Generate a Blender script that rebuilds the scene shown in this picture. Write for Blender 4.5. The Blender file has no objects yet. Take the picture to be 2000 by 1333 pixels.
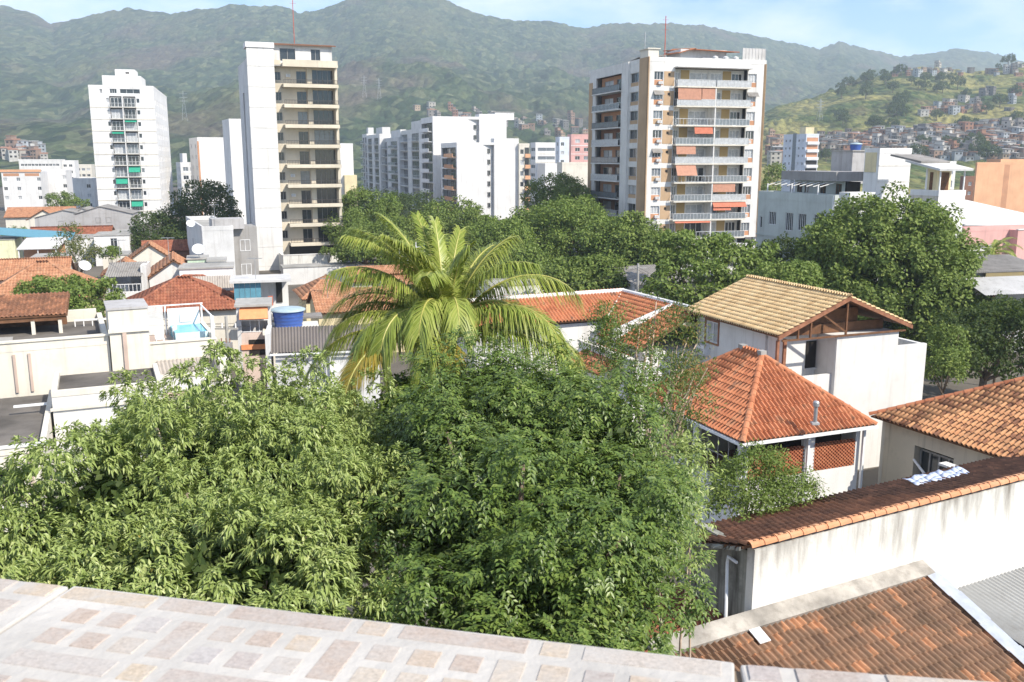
import bpy, math, random
import numpy as np
from mathutils import Vector, Matrix
R = math.radians
rng = np.random.default_rng(7)
random.seed(7)
sc = bpy.context.scene
COL = sc.collection

# ------------------------------------------------------------------ camera
FPX, HC = 1800.0, 17.0                       # focal length in photo pixels, eye height above the ground
PIT = math.atan(359.0 / 1800.0)
CP, SP = math.cos(PIT), math.sin(PIT)
cam = bpy.data.cameras.new('camera')
cam.sensor_width = 36.0
cam.lens = 36.0 * FPX / 2000.0
cam.clip_start, cam.clip_end = 0.1, 20000
cam_o = bpy.data.objects.new('camera', cam)
COL.objects.link(cam_o)
cam_o.location = (0, 0, HC)
cam_o.rotation_euler = (math.pi / 2 - PIT, 0, 0)
sc.camera = cam_o
cam.dof.use_dof = True
cam.dof.focus_distance = 45.0
cam.dof.aperture_fstop = 9.0

# ------------------------------------------------------------------ sun, sky, exposure
SUN_AZ = math.atan2(0.80, -0.60)             # clockwise from +Y
SUN_EL = R(43)
SUNV = Vector((math.sin(SUN_AZ) * math.cos(SUN_EL), math.cos(SUN_AZ) * math.cos(SUN_EL), math.sin(SUN_EL)))
sun = bpy.data.lights.new('sun', 'SUN')
sun.energy = 3.9
sun.angle = R(0.6)
sun.color = (1.0, 0.925, 0.80)
sun_o = bpy.data.objects.new('sun', sun)
COL.objects.link(sun_o)
sun_o.rotation_euler = SUNV.to_track_quat('Z', 'Y').to_euler()
sun_o.location = (60, -40, 90)
world = bpy.data.worlds.new('World')
sc.world = world
world.use_nodes = True
wn, wl = world.node_tree.nodes, world.node_tree.links
wn.clear()
w_out = wn.new('ShaderNodeOutputWorld')
w_bg = wn.new('ShaderNodeBackground')
w_sky = wn.new('ShaderNodeTexSky')
w_sky.sky_type = 'NISHITA'
w_sky.sun_disc = False
w_sky.sun_elevation = SUN_EL
w_sky.sun_rotation = SUN_AZ
w_sky.air_density = 0.75
w_sky.dust_density = 0.15
w_sky.ozone_density = 2.5
w_tc = wn.new('ShaderNodeTexCoord')
w_map = wn.new('ShaderNodeMapping')
w_map.inputs['Scale'].default_value = (1.0, 1.0, 2.6)
w_map.inputs['Location'].default_value = (0.35, 0.1, 0.2)
w_n = wn.new('ShaderNodeTexNoise')
w_n.inputs['Scale'].default_value = 3.4
w_n.inputs['Detail'].default_value = 7
w_n.inputs['Roughness'].default_value = 0.56
w_r = wn.new('ShaderNodeValToRGB')
w_r.color_ramp.elements[0].position = 0.44
w_r.color_ramp.elements[0].color = (0.06, 0.06, 0.06, 1)
w_r.color_ramp.elements[1].position = 0.64
w_r.color_ramp.elements[1].color = (0.92, 0.92, 0.92, 1)
w_mix = wn.new('ShaderNodeMixRGB')
w_mix.inputs['Color2'].default_value = (5.2, 5.35, 5.6, 1)
wl.new(w_tc.outputs['Generated'], w_map.inputs['Vector'])
wl.new(w_map.outputs['Vector'], w_n.inputs['Vector'])
wl.new(w_n.outputs['Fac'], w_r.inputs['Fac'])
wl.new(w_r.outputs['Color'], w_mix.inputs['Fac'])
w_hs = wn.new('ShaderNodeHueSaturation')
w_hs.inputs['Saturation'].default_value = 1.28
w_hs.inputs['Value'].default_value = 0.82
wl.new(w_sky.outputs['Color'], w_hs.inputs['Color'])
wl.new(w_hs.outputs['Color'], w_mix.inputs['Color1'])
wl.new(w_mix.outputs['Color'], w_bg.inputs['Color'])
w_bg.inputs['Strength'].default_value = 0.15
wl.new(w_bg.outputs['Background'], w_out.inputs['Surface'])
sc.view_settings.view_transform = 'Standard'
sc.view_settings.look = 'None'
sc.view_settings.exposure = 0.84
sc.view_settings.gamma = 1.0
sc.cycles.use_denoising = True
sc.cycles.max_bounces = 8
sc.cycles.volume_bounces = 1
sc.cycles.transparent_max_bounces = 8
sc.cycles.use_adaptive_sampling = True

# ------------------------------------------------------------------ survey: photo pixel -> place
def ray(px, py):
    u = (px - 1000.0) / FPX; v = (py - 666.5) / FPX
    return (u, CP - v * SP, -SP - v * CP)
def PX(px, py, Y):
    d = ray(px, py); t = Y / d[1]
    return Vector((d[0] * t, Y, HC + d[2] * t))
def PZ(px, py, Z):
    d = ray(px, py); t = (Z - HC) / d[2]
    return Vector((d[0] * t, d[1] * t, Z))
def zat(py, Y):
    d = ray(1000, py)
    return HC + d[2] * Y / d[1]
def run_to(P, a, px, z):
    """distance from P along heading a (radians from +X) until it is seen at column px (at height z)"""
    dx, dy = math.cos(a), math.sin(a); k = px - 1000.0
    return (k * (P[1] * CP - (z - HC) * SP) - FPX * P[0]) / (FPX * dx - k * dy * CP)

# ------------------------------------------------------------------ materials
MATS = {}
def nmat(name):
    m = bpy.data.materials.new(name); m.use_nodes = True
    n, l = m.node_tree.nodes, m.node_tree.links
    b = n['Principled BSDF']
    return m, n, l, b
def ramp(n, stops):
    r = n.new('ShaderNodeValToRGB'); e = r.color_ramp.elements
    while len(e) < len(stops): e.new(0.5)
    for i, (p, c) in enumerate(stops):
        e[i].position = p; e[i].color = (*c, 1)
    return r
def noise(n, l, vec, scale, detail=4, rough=0.55):
    t = n.new('ShaderNodeTexNoise'); t.inputs['Scale'].default_value = scale
    t.inputs['Detail'].default_value = detail; t.inputs['Roughness'].default_value = rough
    if vec is not None: l.new(vec, t.inputs['Vector'])
    return t
def mixc(n, l, fac, a, b, mode='MIX'):
    m = n.new('ShaderNodeMixRGB'); m.blend_type = mode
    for k, v in (('Fac', fac), ('Color1', a), ('Color2', b)):
        if hasattr(v, 'links') or hasattr(v, 'is_linked'): l.new(v, m.inputs[k])
        elif isinstance(v, tuple): m.inputs[k].default_value = (*v, 1)
        else: m.inputs[k].default_value = v
    return m
def mapped(n, l, src, scale):
    mp = n.new('ShaderNodeMapping'); mp.inputs['Scale'].default_value = scale
    l.new(src, mp.inputs['Vector']); return mp.outputs['Vector']

def plaster(name, col, rough=0.8, var=0.10, grime=(0.16, 0.14, 0.12), amt=0.35, streak=0.5, sc_=1.0, bump=0.25, thr=0.52):
    """painted render with uneven tone, rain streaks and blotches"""
    if name in MATS: return MATS[name]
    m, n, l, b = nmat(name)
    g = n.new('ShaderNodeNewGeometry'); pos = g.outputs['Position']
    t1 = noise(n, l, pos, 0.35 * sc_, 6)
    dark = tuple(c * (1 - var * 1.6) for c in col); light = tuple(min(0.86, c * (1 + var * 0.5)) for c in col)
    r1 = ramp(n, [(0.3, dark), (0.65, light)]); l.new(t1.outputs['Fac'], r1.inputs['Fac'])
    t2 = noise(n, l, mapped(n, l, pos, (2.2 * sc_, 2.2 * sc_, 0.14 * sc_)), 1.0, 7, 0.62)
    r2 = ramp(n, [(thr, (0, 0, 0)), (thr + 0.2, (streak,) * 3)]); l.new(t2.outputs['Fac'], r2.inputs['Fac'])
    t3 = noise(n, l, pos, 0.9 * sc_, 8, 0.7)
    r3 = ramp(n, [(thr, (0, 0, 0)), (thr + 0.22, (amt,) * 3)]); l.new(t3.outputs['Fac'], r3.inputs['Fac'])
    m1 = mixc(n, l, r2.outputs['Color'], r1.outputs['Color'], grime)
    m2 = mixc(n, l, r3.outputs['Color'], m1.outputs['Color'], grime)
    l.new(m2.outputs['Color'], b.inputs['Base Color'])
    b.inputs['Roughness'].default_value = rough
    b.inputs['Specular IOR Level'].default_value = 0.2
    if bump:
        t4 = noise(n, l, pos, 22, 3); bp = n.new('ShaderNodeBump')
        bp.inputs['Strength'].default_value = bump; bp.inputs['Distance'].default_value = 0.01
        l.new(t4.outputs['Fac'], bp.inputs['Height']); l.new(bp.outputs['Normal'], b.inputs['Normal'])
    MATS[name] = m; return m
def plain(name, col, rough=0.5, metal=0.0, spec=0.4, var=0.12, scale=3.0):
    if name in MATS: return MATS[name]
    m, n, l, b = nmat(name)
    g = n.new('ShaderNodeNewGeometry')
    t = noise(n, l, g.outputs['Position'], scale, 4)
    r = ramp(n, [(0.3, tuple(c * (1 - var) for c in col)), (0.7, tuple(min(0.9, c * (1 + var)) for c in col))])
    l.new(t.outputs['Fac'], r.inputs['Fac']); l.new(r.outputs['Color'], b.inputs['Base Color'])
    b.inputs['Roughness'].default_value = rough; b.inputs['Metallic'].default_value = metal
    b.inputs['Specular IOR Level'].default_value = spec
    MATS[name] = m; return m
def rand01(n, l):
    """a random value per object and per loose piece"""
    oi = n.new('ShaderNodeObjectInfo'); g = n.new('ShaderNodeNewGeometry')
    a = n.new('ShaderNodeMath'); a.operation = 'ADD'
    l.new(oi.outputs['Random'], a.inputs[0]); l.new(g.outputs['Random Per Island'], a.inputs[1])
    f = n.new('ShaderNodeMath'); f.operation = 'FRACT'; l.new(a.outputs[0], f.inputs[0])
    return f.outputs[0], g.outputs['Position']
def tilemat(name, stops, dirt=(0.06, 0.045, 0.035), amt=0.55, dscale=1.1, rough=0.75):
    if name in MATS: return MATS[name]
    m, n, l, b = nmat(name)
    rnd, pos = rand01(n, l)
    tn = noise(n, l, pos, 1.7, 2, 0.5)
    mr = n.new('ShaderNodeMapRange'); mr.inputs['From Min'].default_value = 0.34; mr.inputs['From Max'].default_value = 0.66; l.new(tn.outputs['Fac'], mr.inputs['Value'])
    ma = n.new('ShaderNodeMath'); ma.operation = 'MULTIPLY'; ma.inputs[1].default_value = 0.5; l.new(mr.outputs[0], ma.inputs[0])
    mm_ = n.new('ShaderNodeMath'); mm_.operation = 'MULTIPLY_ADD'; mm_.inputs[1].default_value = 0.5; l.new(rnd, mm_.inputs[0]); l.new(ma.outputs[0], mm_.inputs[2])
    r = ramp(n, stops); l.new(mm_.outputs[0], r.inputs['Fac'])
    t = noise(n, l, pos, dscale, 8, 0.65)
    rd = ramp(n, [(0.48, (0, 0, 0)), (0.72, (amt,) * 3)]); l.new(t.outputs['Fac'], rd.inputs['Fac'])
    t2 = noise(n, l, pos, 9, 5, 0.7)
    r2 = ramp(n, [(0.5, (0, 0, 0)), (0.75, (amt * 0.6,) * 3)]); l.new(t2.outputs['Fac'], r2.inputs['Fac'])
    m1 = mixc(n, l, rd.outputs['Color'], r.outputs['Color'], dirt)
    m2 = mixc(n, l, r2.outputs['Color'], m1.outputs['Color'], dirt)
    l.new(m2.outputs['Color'], b.inputs['Base Color'])
    b.inputs['Roughness'].default_value = rough; b.inputs['Specular IOR Level'].default_value = 0.2
    MATS[name] = m; return m
def leafmat(name, stops, trans=0.3, rough=0.42, spec=0.35, tcol=(0.25, 0.38, 0.04)):
    if name in MATS: return MATS[name]
    m, n, l, b = nmat(name)
    rnd, pos = rand01(n, l)
    t = noise(n, l, pos, 0.45, 3)
    a = n.new('ShaderNodeMath'); a.operation = 'MULTIPLY_ADD'; a.inputs[1].default_value = 0.75
    s = n.new('ShaderNodeMath'); s.operation = 'MULTIPLY_ADD'; s.inputs[1].default_value = 0.7; s.inputs[2].default_value = -0.22
    l.new(t.outputs['Fac'], s.inputs[0]); l.new(rnd, a.inputs[0]); l.new(s.outputs[0], a.inputs[2])
    r = ramp(n, stops); l.new(a.outputs[0], r.inputs['Fac'])
    l.new(r.outputs['Color'], b.inputs['Base Color'])
    b.inputs['Roughness'].default_value = rough; b.inputs['Specular IOR Level'].default_value = spec
    tr = n.new('ShaderNodeBsdfTranslucent')
    mc = mixc(n, l, 0.5, r.outputs['Color'], tcol); l.new(mc.outputs['Color'], tr.inputs['Color'])
    mx = n.new('ShaderNodeMixShader'); mx.inputs['Fac'].default_value = trans
    l.new(b.outputs['BSDF'], mx.inputs[1]); l.new(tr.outputs['BSDF'], mx.inputs[2])
    l.new(mx.outputs['Shader'], n['Material Output'].inputs['Surface'])
    MATS[name] = m; return m
def randmat(name, stops, rough=0.8, spec=0.25, amt=0.25):
    """one material, a colour per object"""
    if name in MATS: return MATS[name]
    m, n, l, b = nmat(name)
    oi = n.new('ShaderNodeObjectInfo'); g = n.new('ShaderNodeNewGeometry')
    r = ramp(n, stops); r.color_ramp.interpolation = 'CONSTANT'; l.new(oi.outputs['Random'], r.inputs['Fac'])
    t = noise(n, l, g.outputs['Position'], 0.6, 6, 0.7)
    rd = ramp(n, [(0.5, (0, 0, 0)), (0.75, (amt,) * 3)]); l.new(t.outputs['Fac'], rd.inputs['Fac'])
    mm = mixc(n, l, rd.outputs['Color'], r.outputs['Color'], (0.10, 0.085, 0.07))
    l.new(mm.outputs['Color'], b.inputs['Base Color'])
    b.inputs['Roughness'].default_value = rough; b.inputs['Specular IOR Level'].default_value = spec
    MATS[name] = m; return m

WHITE = plaster('white_paint', (0.66, 0.65, 0.63), amt=0.18, streak=0.28, var=0.07)
WHITE2 = plaster('white_paint_bright', (0.71, 0.70, 0.69), amt=0.13, streak=0.20, var=0.06)
CREAM = plaster('cream_paint', (0.66, 0.62, 0.54), amt=0.18, streak=0.28, var=0.06)
BEIGE = plaster('beige_paint', (0.60, 0.54, 0.435), amt=0.12, streak=0.18)
GREY = plaster('grey_render', (0.42, 0.41, 0.41), amt=0.3, streak=0.4)
PALEGREY = plaster('pale_grey_render', (0.60, 0.60, 0.60), amt=0.2, streak=0.3)
GREYGREEN = plaster('grey_green_paint', (0.50, 0.54, 0.52), amt=0.15, streak=0.25)
TAN = plaster('tan_cladding', (0.46, 0.32, 0.20), amt=0.15, streak=0.15)
TERRAC = plaster('terracotta_panel', (0.50, 0.26, 0.15), amt=0.2, streak=0.15)
OCHRE = plaster('ochre_panel', (0.44, 0.31, 0.14), amt=0.05, streak=0.05)
PINK = plaster('pink_paint', (0.62, 0.36, 0.33), amt=0.15, streak=0.2)
ORANGEP = plaster('orange_paint', (0.68, 0.38, 0.22), amt=0.1, streak=0.15)
YELLOWP = plaster('pale_yellow_paint', (0.70, 0.60, 0.38), amt=0.15, streak=0.2)
BLUEWHITE = plaster('blue_white_paint', (0.62, 0.66, 0.72), amt=0.12, streak=0.15)
STAINED = plaster('stained_white_wall', (0.72, 0.71, 0.67), var=0.10, grime=(0.17, 0.145, 0.12), amt=0.35, streak=0.6, sc_=1.2, thr=0.53)
MOULDY = plaster('mouldy_wall', (0.34, 0.34, 0.30), var=0.2, grime=(0.06, 0.055, 0.045), amt=0.6, streak=0.9, sc_=1.4, thr=0.45)
CONC = plaster('concrete', (0.36, 0.35, 0.33), amt=0.4, streak=0.4, var=0.2)
SCREED = plaster('dark_roof_screed', (0.155, 0.14, 0.125), amt=0.45, streak=0.0, var=0.35, grime=(0.05, 0.045, 0.04))
BROWNWALL = plaster('brown_wall', (0.22, 0.11, 0.07), amt=0.3, streak=0.3)
FIBRO = plaster('fibre_cement', (0.27, 0.255, 0.24), amt=0.5, streak=0.5, var=0.2, grime=(0.10, 0.09, 0.08))
FIBROL = plaster('light_fibre_cement', (0.55, 0.54, 0.53), amt=0.25, streak=0.3, var=0.1)
ZINC = plain('zinc_sheet', (0.62, 0.64, 0.67), 0.35, 0.6, 0.5, 0.15)
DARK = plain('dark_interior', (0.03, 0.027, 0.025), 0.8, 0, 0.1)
GLASS = plain('window_glass', (0.035, 0.04, 0.045), 0.12, 0, 0.6)
CURTAIN = plain('curtained_glass', (0.42, 0.43, 0.44), 0.3, 0, 0.5, 0.2)
GREYGLASS = plain('grey_glass', (0.16, 0.18, 0.20), 0.15, 0, 0.6, 0.2)
FRAMEW = plain('white_frame', (0.74, 0.74, 0.74), 0.5)
FRAMEG = plain('grey_frame', (0.30, 0.29, 0.28), 0.5)
WOOD = plain('brown_timber', (0.15, 0.075, 0.04), 0.7, 0, 0.2, 0.3)
WOODL = plain('red_timber', (0.26, 0.12, 0.07), 0.7, 0, 0.2, 0.3)
RAIL = plain('pale_railing', (0.55, 0.57, 0.58), 0.5)
RAILD = plain('dark_railing', (0.07, 0.06, 0.055), 0.5)
GREENAWN = plain('green_awning_cloth', (0.02, 0.30, 0.19), 0.8)
TERRAAWN = plain('terracotta_awning_cloth', (0.43, 0.22, 0.15), 0.85)
REDAWN = plain('red_awning_cloth', (0.46, 0.15, 0.09), 0.85)
ORANGEAWN = plain('orange_awning_cloth', (0.66, 0.27, 0.12), 0.85)
TANKBLUE = plain('blue_tank_plastic', (0.035, 0.09, 0.33), 0.45, 0, 0.5)
TANKLID = plain('grey_blue_tank_lid', (0.33, 0.42, 0.47), 0.5)
METALG = plain('grey_metal', (0.38, 0.39, 0.40), 0.45, 0.5)
PVC = plain('white_pvc', (0.72, 0.73, 0.74), 0.4)
REDMAST = plain('red_mast_paint', (0.45, 0.10, 0.07), 0.6)
BARK = plain('bark', (0.17, 0.13, 0.10), 0.9, 0, 0.1, 0.35, 6)
BARKP = plain('pale_bark', (0.40, 0.31, 0.24), 0.9, 0, 0.1, 0.3, 6)
POOLBLUE = plain('pool_blue', (0.08, 0.42, 0.58), 0.2, 0, 0.5)
TEAL = plain('teal_sheet', (0.10, 0.26, 0.34), 0.5)

# ------------------------------------------------------------------ mesh builder
class MB:
    def __init__(s): s.v = []; s.f = []; s.mi = []; s.mats = []
    def mat(s, m):
        if m not in s.mats: s.mats.append(m)
        return s.mats.index(m)
    def quad(s, a, b, c, d, m=None):
        i = len(s.v); s.v += [tuple(a), tuple(b), tuple(c), tuple(d)]; s.f.append((i, i + 1, i + 2, i + 3)); s.mi.append(s.mat(m) if m else 0); return s
    def tri(s, a, b, c, m=None):
        i = len(s.v); s.v += [tuple(a), tuple(b), tuple(c)]; s.f.append((i, i + 1, i + 2)); s.mi.append(s.mat(m) if m else 0); return s
    def hexa(s, p, m=None):
        """eight corners: bottom ring 0-3, top ring 4-7"""
        i = len(s.v); s.v += [tuple(q) for q in p]
        k = s.mat(m) if m else 0
        for f in ((3, 2, 1, 0), (4, 5, 6, 7), (0, 1, 5, 4), (1, 2, 6, 5), (2, 3, 7, 6), (3, 0, 4, 7)):
            s.f.append(tuple(i + j for j in f)); s.mi.append(k)
        return s
    def box(s, x0, x1, y0, y1, z0, z1, m=None):
        return s.hexa([(x0, y0, z0), (x1, y0, z0), (x1, y1, z0), (x0, y1, z0), (x0, y0, z1), (x1, y0, z1), (x1, y1, z1), (x0, y1, z1)], m)
    def slab(s, top, th, m=None, n=None):
        """polygon sheet with thickness, pushed along -n"""
        P = [Vector(p) for p in top]
        n = Vector(n) if n else (P[1] - P[0]).cross(P[2] - P[0]).normalized()
        if n.z < 0: n = -n
        i = len(s.v); k = len(P)
        s.v += [tuple(p) for p in P] + [tuple(p - n * th) for p in P]
        mm = s.mat(m) if m else 0
        s.f.append(tuple(range(i, i + k))); s.mi.append(mm)
        s.f.append(tuple(range(i + 2 * k - 1, i + k - 1, -1))); s.mi.append(mm)
        for j in range(k):
            s.f.append((i + j, i + (j + 1) % k, i + k + (j + 1) % k, i + k + j)); s.mi.append(mm)
        return s
    def tube(s, pts, rad, n=6, m=None, cap=True):
        pts = [Vector(p) for p in pts]; rad = rad if isinstance(rad, (list, tuple)) else [rad] * len(pts)
        i0 = len(s.v); mm = s.mat(m) if m else 0
        for k, p in enumerate(pts):
            t = (pts[min(k + 1, len(pts) - 1)] - pts[max(k - 1, 0)]).normalized()
            a = t.orthogonal().normalized() if k == 0 else (a - t * a.dot(t)).normalized()
            b = t.cross(a)
            for j in range(n):
                w = 2 * math.pi * j / n
                s.v.append(tuple(p + (a * math.cos(w) + b * math.sin(w)) * rad[k]))
        for k in range(len(pts) - 1):
            for j in range(n):
                s.f.append((i0 + k * n + j, i0 + k * n + (j + 1) % n, i0 + (k + 1) * n + (j + 1) % n, i0 + (k + 1) * n + j)); s.mi.append(mm)
        if cap:
            s.f.append(tuple(i0 + j for j in reversed(range(n)))); s.mi.append(mm)
            s.f.append(tuple(i0 + (len(pts) - 1) * n + j for j in range(n))); s.mi.append(mm)
        return s
    def lathe(s, prof, n=20, m=None, c=(0, 0, 0)):
        i0 = len(s.v); mm = s.mat(m) if m else 0
        for r, z in prof:
            for j in range(n):
                w = 2 * math.pi * j / n
                s.v.append((c[0] + r * math.cos(w), c[1] + r * math.sin(w), c[2] + z))
        for k in range(len(prof) - 1):
            for j in range(n):
                s.f.append((i0 + k * n + j, i0 + k * n + (j + 1) % n, i0 + (k + 1) * n + (j + 1) % n, i0 + (k + 1) * n + j)); s.mi.append(mm)
        return s
    def corr(s, A, B, C, D, pitch=0.18, amp=0.03, m=None, n=None):
        """corrugated sheet: A-B lower edge, D-C upper edge, ridges running A->D"""
        A, B, C, D = map(Vector, (A, B, C, D)); L = (B - A).length
        k = max(6, min(260, int(L / pitch * 4)))
        nn = (B - A).cross(D - A).normalized(); nn = nn if nn.z > 0 else -nn
        i0 = len(s.v); mm = s.mat(m) if m else 0
        for j in range(k + 1):
            t = j / k; w = nn * amp * math.sin(t * L / pitch * 2 * math.pi)
            lo, hi = A.lerp(B, t) + w, D.lerp(C, t) + w
            s.v += [tuple(lo), tuple(hi), tuple(lo - nn * 0.02), tuple(hi - nn * 0.02)]
        for j in range(k):
            a = i0 + 4 * j; b = a + 4
            for f in ((a, b, b + 1, a + 1), (a + 2, a + 3, b + 3, b + 2), (a, a + 2, b + 2, b), (a + 1, b + 1, b + 3, a + 3)):
                s.f.append(f); s.mi.append(mm)
        return s
    def mesh(s, name, mat=None):
        me = bpy.data.meshes.new(name); me.from_pydata(s.v, [], s.f)
        if s.mats:
            for m in s.mats: me.materials.append(m)
            me.polygons.foreach_set('material_index', s.mi)
        elif mat: me.materials.append(mat)
        me.update(); return me
    def build(s, name, mat=None, parent=None, smooth=False):
        me = s.mesh(name, mat)
        if smooth: me.polygons.foreach_set('use_smooth', [True] * len(me.polygons))
        return link(name, me, parent)
def link(name, me, parent=None, loc=None, rot=None):
    o = bpy.data.objects.new(name, me); COL.objects.link(o)
    if parent: o.parent = parent
    if loc is not None: o.location = loc
    if rot is not None: o.rotation_euler = rot
    return o
def tag(o, label=None, cat=None, group=None, kind=None):
    if label: o['label'] = label
    if cat: o['category'] = cat
    if group: o['group'] = group
    if kind: o['kind'] = kind
    return o
def thing(name, label, cat, loc=(0, 0, 0), rz=0.0, group=None):
    o = bpy.data.objects.new(name, None); COL.objects.link(o)
    o.empty_display_size = 0.5
    o.location = loc; o.rotation_euler = (0, 0, rz)
    return tag(o, label, cat, group)
def part(name, parent, mat, *boxes):
    mb = MB()
    for b in boxes: mb.box(*b)
    return mb.build(name, mat, parent)
def np_mesh(name, verts, faces, mat, parent=None, smooth=False):
    """verts (n,3), faces (m,k) numpy arrays"""
    me = bpy.data.meshes.new(name)
    nv, (nf, k) = len(verts), faces.shape
    me.vertices.add(nv); me.vertices.foreach_set('co', np.ascontiguousarray(verts, dtype=np.float32).ravel())
    me.loops.add(nf * k); me.loops.foreach_set('vertex_index', np.ascontiguousarray(faces, dtype=np.int32).ravel())
    me.polygons.add(nf); me.polygons.foreach_set('loop_start', np.arange(0, nf * k, k, dtype=np.int32))
    if smooth: me.polygons.foreach_set('use_smooth', np.ones(nf, dtype=bool))
    me.update(calc_edges=True)
    me.materials.append(mat)
    return link(name, me, parent)

def rain_wall(name, col, grime, ztop, reach):
    """white wall with soot running down from its coping and scattered blotches (own frame, metres)"""
    m, n, l, b = nmat(name); tc = n.new('ShaderNodeTexCoord'); ob = tc.outputs['Object']
    sep = n.new('ShaderNodeSeparateXYZ'); l.new(ob, sep.inputs[0])
    gr = n.new('ShaderNodeMapRange'); gr.inputs['From Min'].default_value = ztop - reach; gr.inputs['From Max'].default_value = ztop; gr.inputs['To Min'].default_value = -0.16; gr.inputs['To Max'].default_value = 0.17
    l.new(sep.outputs['Z'], gr.inputs['Value'])
    t1 = noise(n, l, mapped(n, l, ob, (2.6, 2.6, 0.35)), 1.0, 8, 0.65); big = noise(n, l, mapped(n, l, ob, (0.55, 0.5, 0.3)), 1.0, 3, 0.5)
    a = n.new('ShaderNodeMath'); a.operation = 'ADD'; l.new(t1.outputs['Fac'], a.inputs[0]); l.new(gr.outputs[0], a.inputs[1])
    a2 = n.new('ShaderNodeMath'); a2.operation = 'MULTIPLY_ADD'; a2.inputs[1].default_value = 0.8; l.new(big.outputs['Fac'], a2.inputs[0]); l.new(a.outputs[0], a2.inputs[2])
    r1 = ramp(n, [(0.93, (0, 0, 0)), (1.0, (0.45,) * 3)]); r1.color_ramp.elements.new(0.97).color = (0.12, 0.12, 0.12, 1)
    mr = n.new('ShaderNodeMapRange'); mr.inputs['From Min'].default_value = 0.90; mr.inputs['From Max'].default_value = 1.30; mr.inputs['To Max'].default_value = 0.9; l.new(a2.outputs[0], mr.inputs['Value'])
    t2 = noise(n, l, ob, 1.3, 8, 0.72); m2 = n.new('ShaderNodeMapRange'); m2.inputs['From Min'].default_value = 0.60; m2.inputs['From Max'].default_value = 0.80; m2.inputs['To Max'].default_value = 0.6; l.new(t2.outputs['Fac'], m2.inputs['Value'])
    t3 = noise(n, l, ob, 0.6, 5); rc = ramp(n, [(0.3, tuple(c * 0.9 for c in col)), (0.7, col)]); l.new(t3.outputs['Fac'], rc.inputs['Fac'])
    c1 = mixc(n, l, mr.outputs[0], rc.outputs['Color'], grime); c2 = mixc(n, l, m2.outputs[0], c1.outputs['Color'], grime)
    l.new(c2.outputs['Color'], b.inputs['Base Color']); b.inputs['Roughness'].default_value = 0.85; b.inputs['Specular IOR Level'].default_value = 0.15
    t4 = noise(n, l, ob, 14, 4); bp = n.new('ShaderNodeBump'); bp.inputs['Strength'].default_value = 0.4; bp.inputs['Distance'].default_value = 0.02; l.new(t4.outputs['Fac'], bp.inputs['Height']); l.new(bp.outputs['Normal'], b.inputs['Normal'])
    return m

# ------------------------------------------------------------------ land: ground sheet, mountain range, near hill
_perm = np.random.default_rng(3).random((512, 512)).astype(np.float32)
def vnoise(x, y):
    xi = np.floor(x).astype(np.int64); yi = np.floor(y).astype(np.int64)
    fx = x - xi; fy = y - yi
    fx = fx * fx * (3 - 2 * fx); fy = fy * fy * (3 - 2 * fy)
    g = lambda a, b: _perm[a & 511, b & 511]
    return (g(xi, yi) * (1 - fx) + g(xi + 1, yi) * fx) * (1 - fy) + (g(xi, yi + 1) * (1 - fx) + g(xi + 1, yi + 1) * fx) * fy
def fbm(x, y, oct=4, ridged=False):
    s = 0; a = 0.5
    for o in range(oct):
        v = vnoise(x * 2 ** o + 17.3 * o, y * 2 ** o + 9.1 * o)
        if ridged: v = 1 - np.abs(2 * v - 1)
        s = s + a * v; a *= 0.5
    return s
def w_of(px, py): d = ray(px, py); return d[0] / d[1]
def t_of(py): d = ray(1000, py); return d[2] / d[1]          # climb per metre of depth
RIDGE = [(-900, 60), (-500, 30), (-200, -10), (0, 8), (60, 26), (100, 50), (170, 32), (250, 16), (330, 24), (400, 18), (450, 10), (540, 11), (580, 24),
         (640, 15), (690, -6), (750, -16), (830, -14), (880, 4), (930, 24), (990, 40), (1080, 42), (1140, 56), (1200, 46),
         (1290, 44), (1380, 50), (1450, 64), (1520, 80), (1600, 97), (1640, 82), (1700, 96), (1760, 110), (1800, 106), (1880, 94),
         (1940, 104), (2000, 121), (2200, 140), (2600, 120), (3000, 140)]
RW = np.array([w_of(p, q) for p, q in RIDGE]); RT = np.array([t_of(q) for p, q in RIDGE])
YR_W = np.array([-1.2, -0.25, 0.0, 0.25, 0.6, 1.2]); YR_Y = np.array([2500, 2350, 2500, 2900, 3600, 3800])
def mountain_h(w, Y, fine=True):
    yr = np.interp(w, YR_W, YR_Y); rt = np.interp(w, RW, RT)
    top = HC + rt * yr
    y0 = 560.0
    t = (Y - y0) / (yr - y0)
    tc = np.clip(t, 0, 1)
    h = top * (0.30 * tc + 0.70 * tc ** 2.0)
    x = w * Y
    m = np.sin(np.pi * np.clip(t, 0, 1)) ** 0.8
    h = h + m * (130 * (fbm(x / 620 + 3.1, Y / 900 + 1.7, 5, True) - 0.62) + 45 * (fbm(x / 210, Y / 210, 4, True) - 0.6))
    h = np.where(t > 1, top - (Y - yr) * 0.35, h)
    h = np.maximum(h, -2 + 0 * h)
    if fine:
        k = np.clip(t * 5, 0, 1)
        h = h + k * (12.0 * (fbm(x / 13, Y / 34, 2) - 0.4) + 6 * (vnoise(x / 55, Y / 55) - 0.5))
    return h
HILL = [(1300, 335), (1380, 300), (1440, 262), (1480, 225), (1520, 205), (1580, 192), (1620, 178), (1680, 155), (1740, 140), (1800, 130), (1850, 136), (1900, 141), (1950, 131), (2000, 121),
        (2150, 112), (2400, 130), (2800, 160)]
HW = np.array([w_of(p, q) for p, q in HILL]); HT = np.array([t_of(q) for p, q in HILL])
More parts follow.
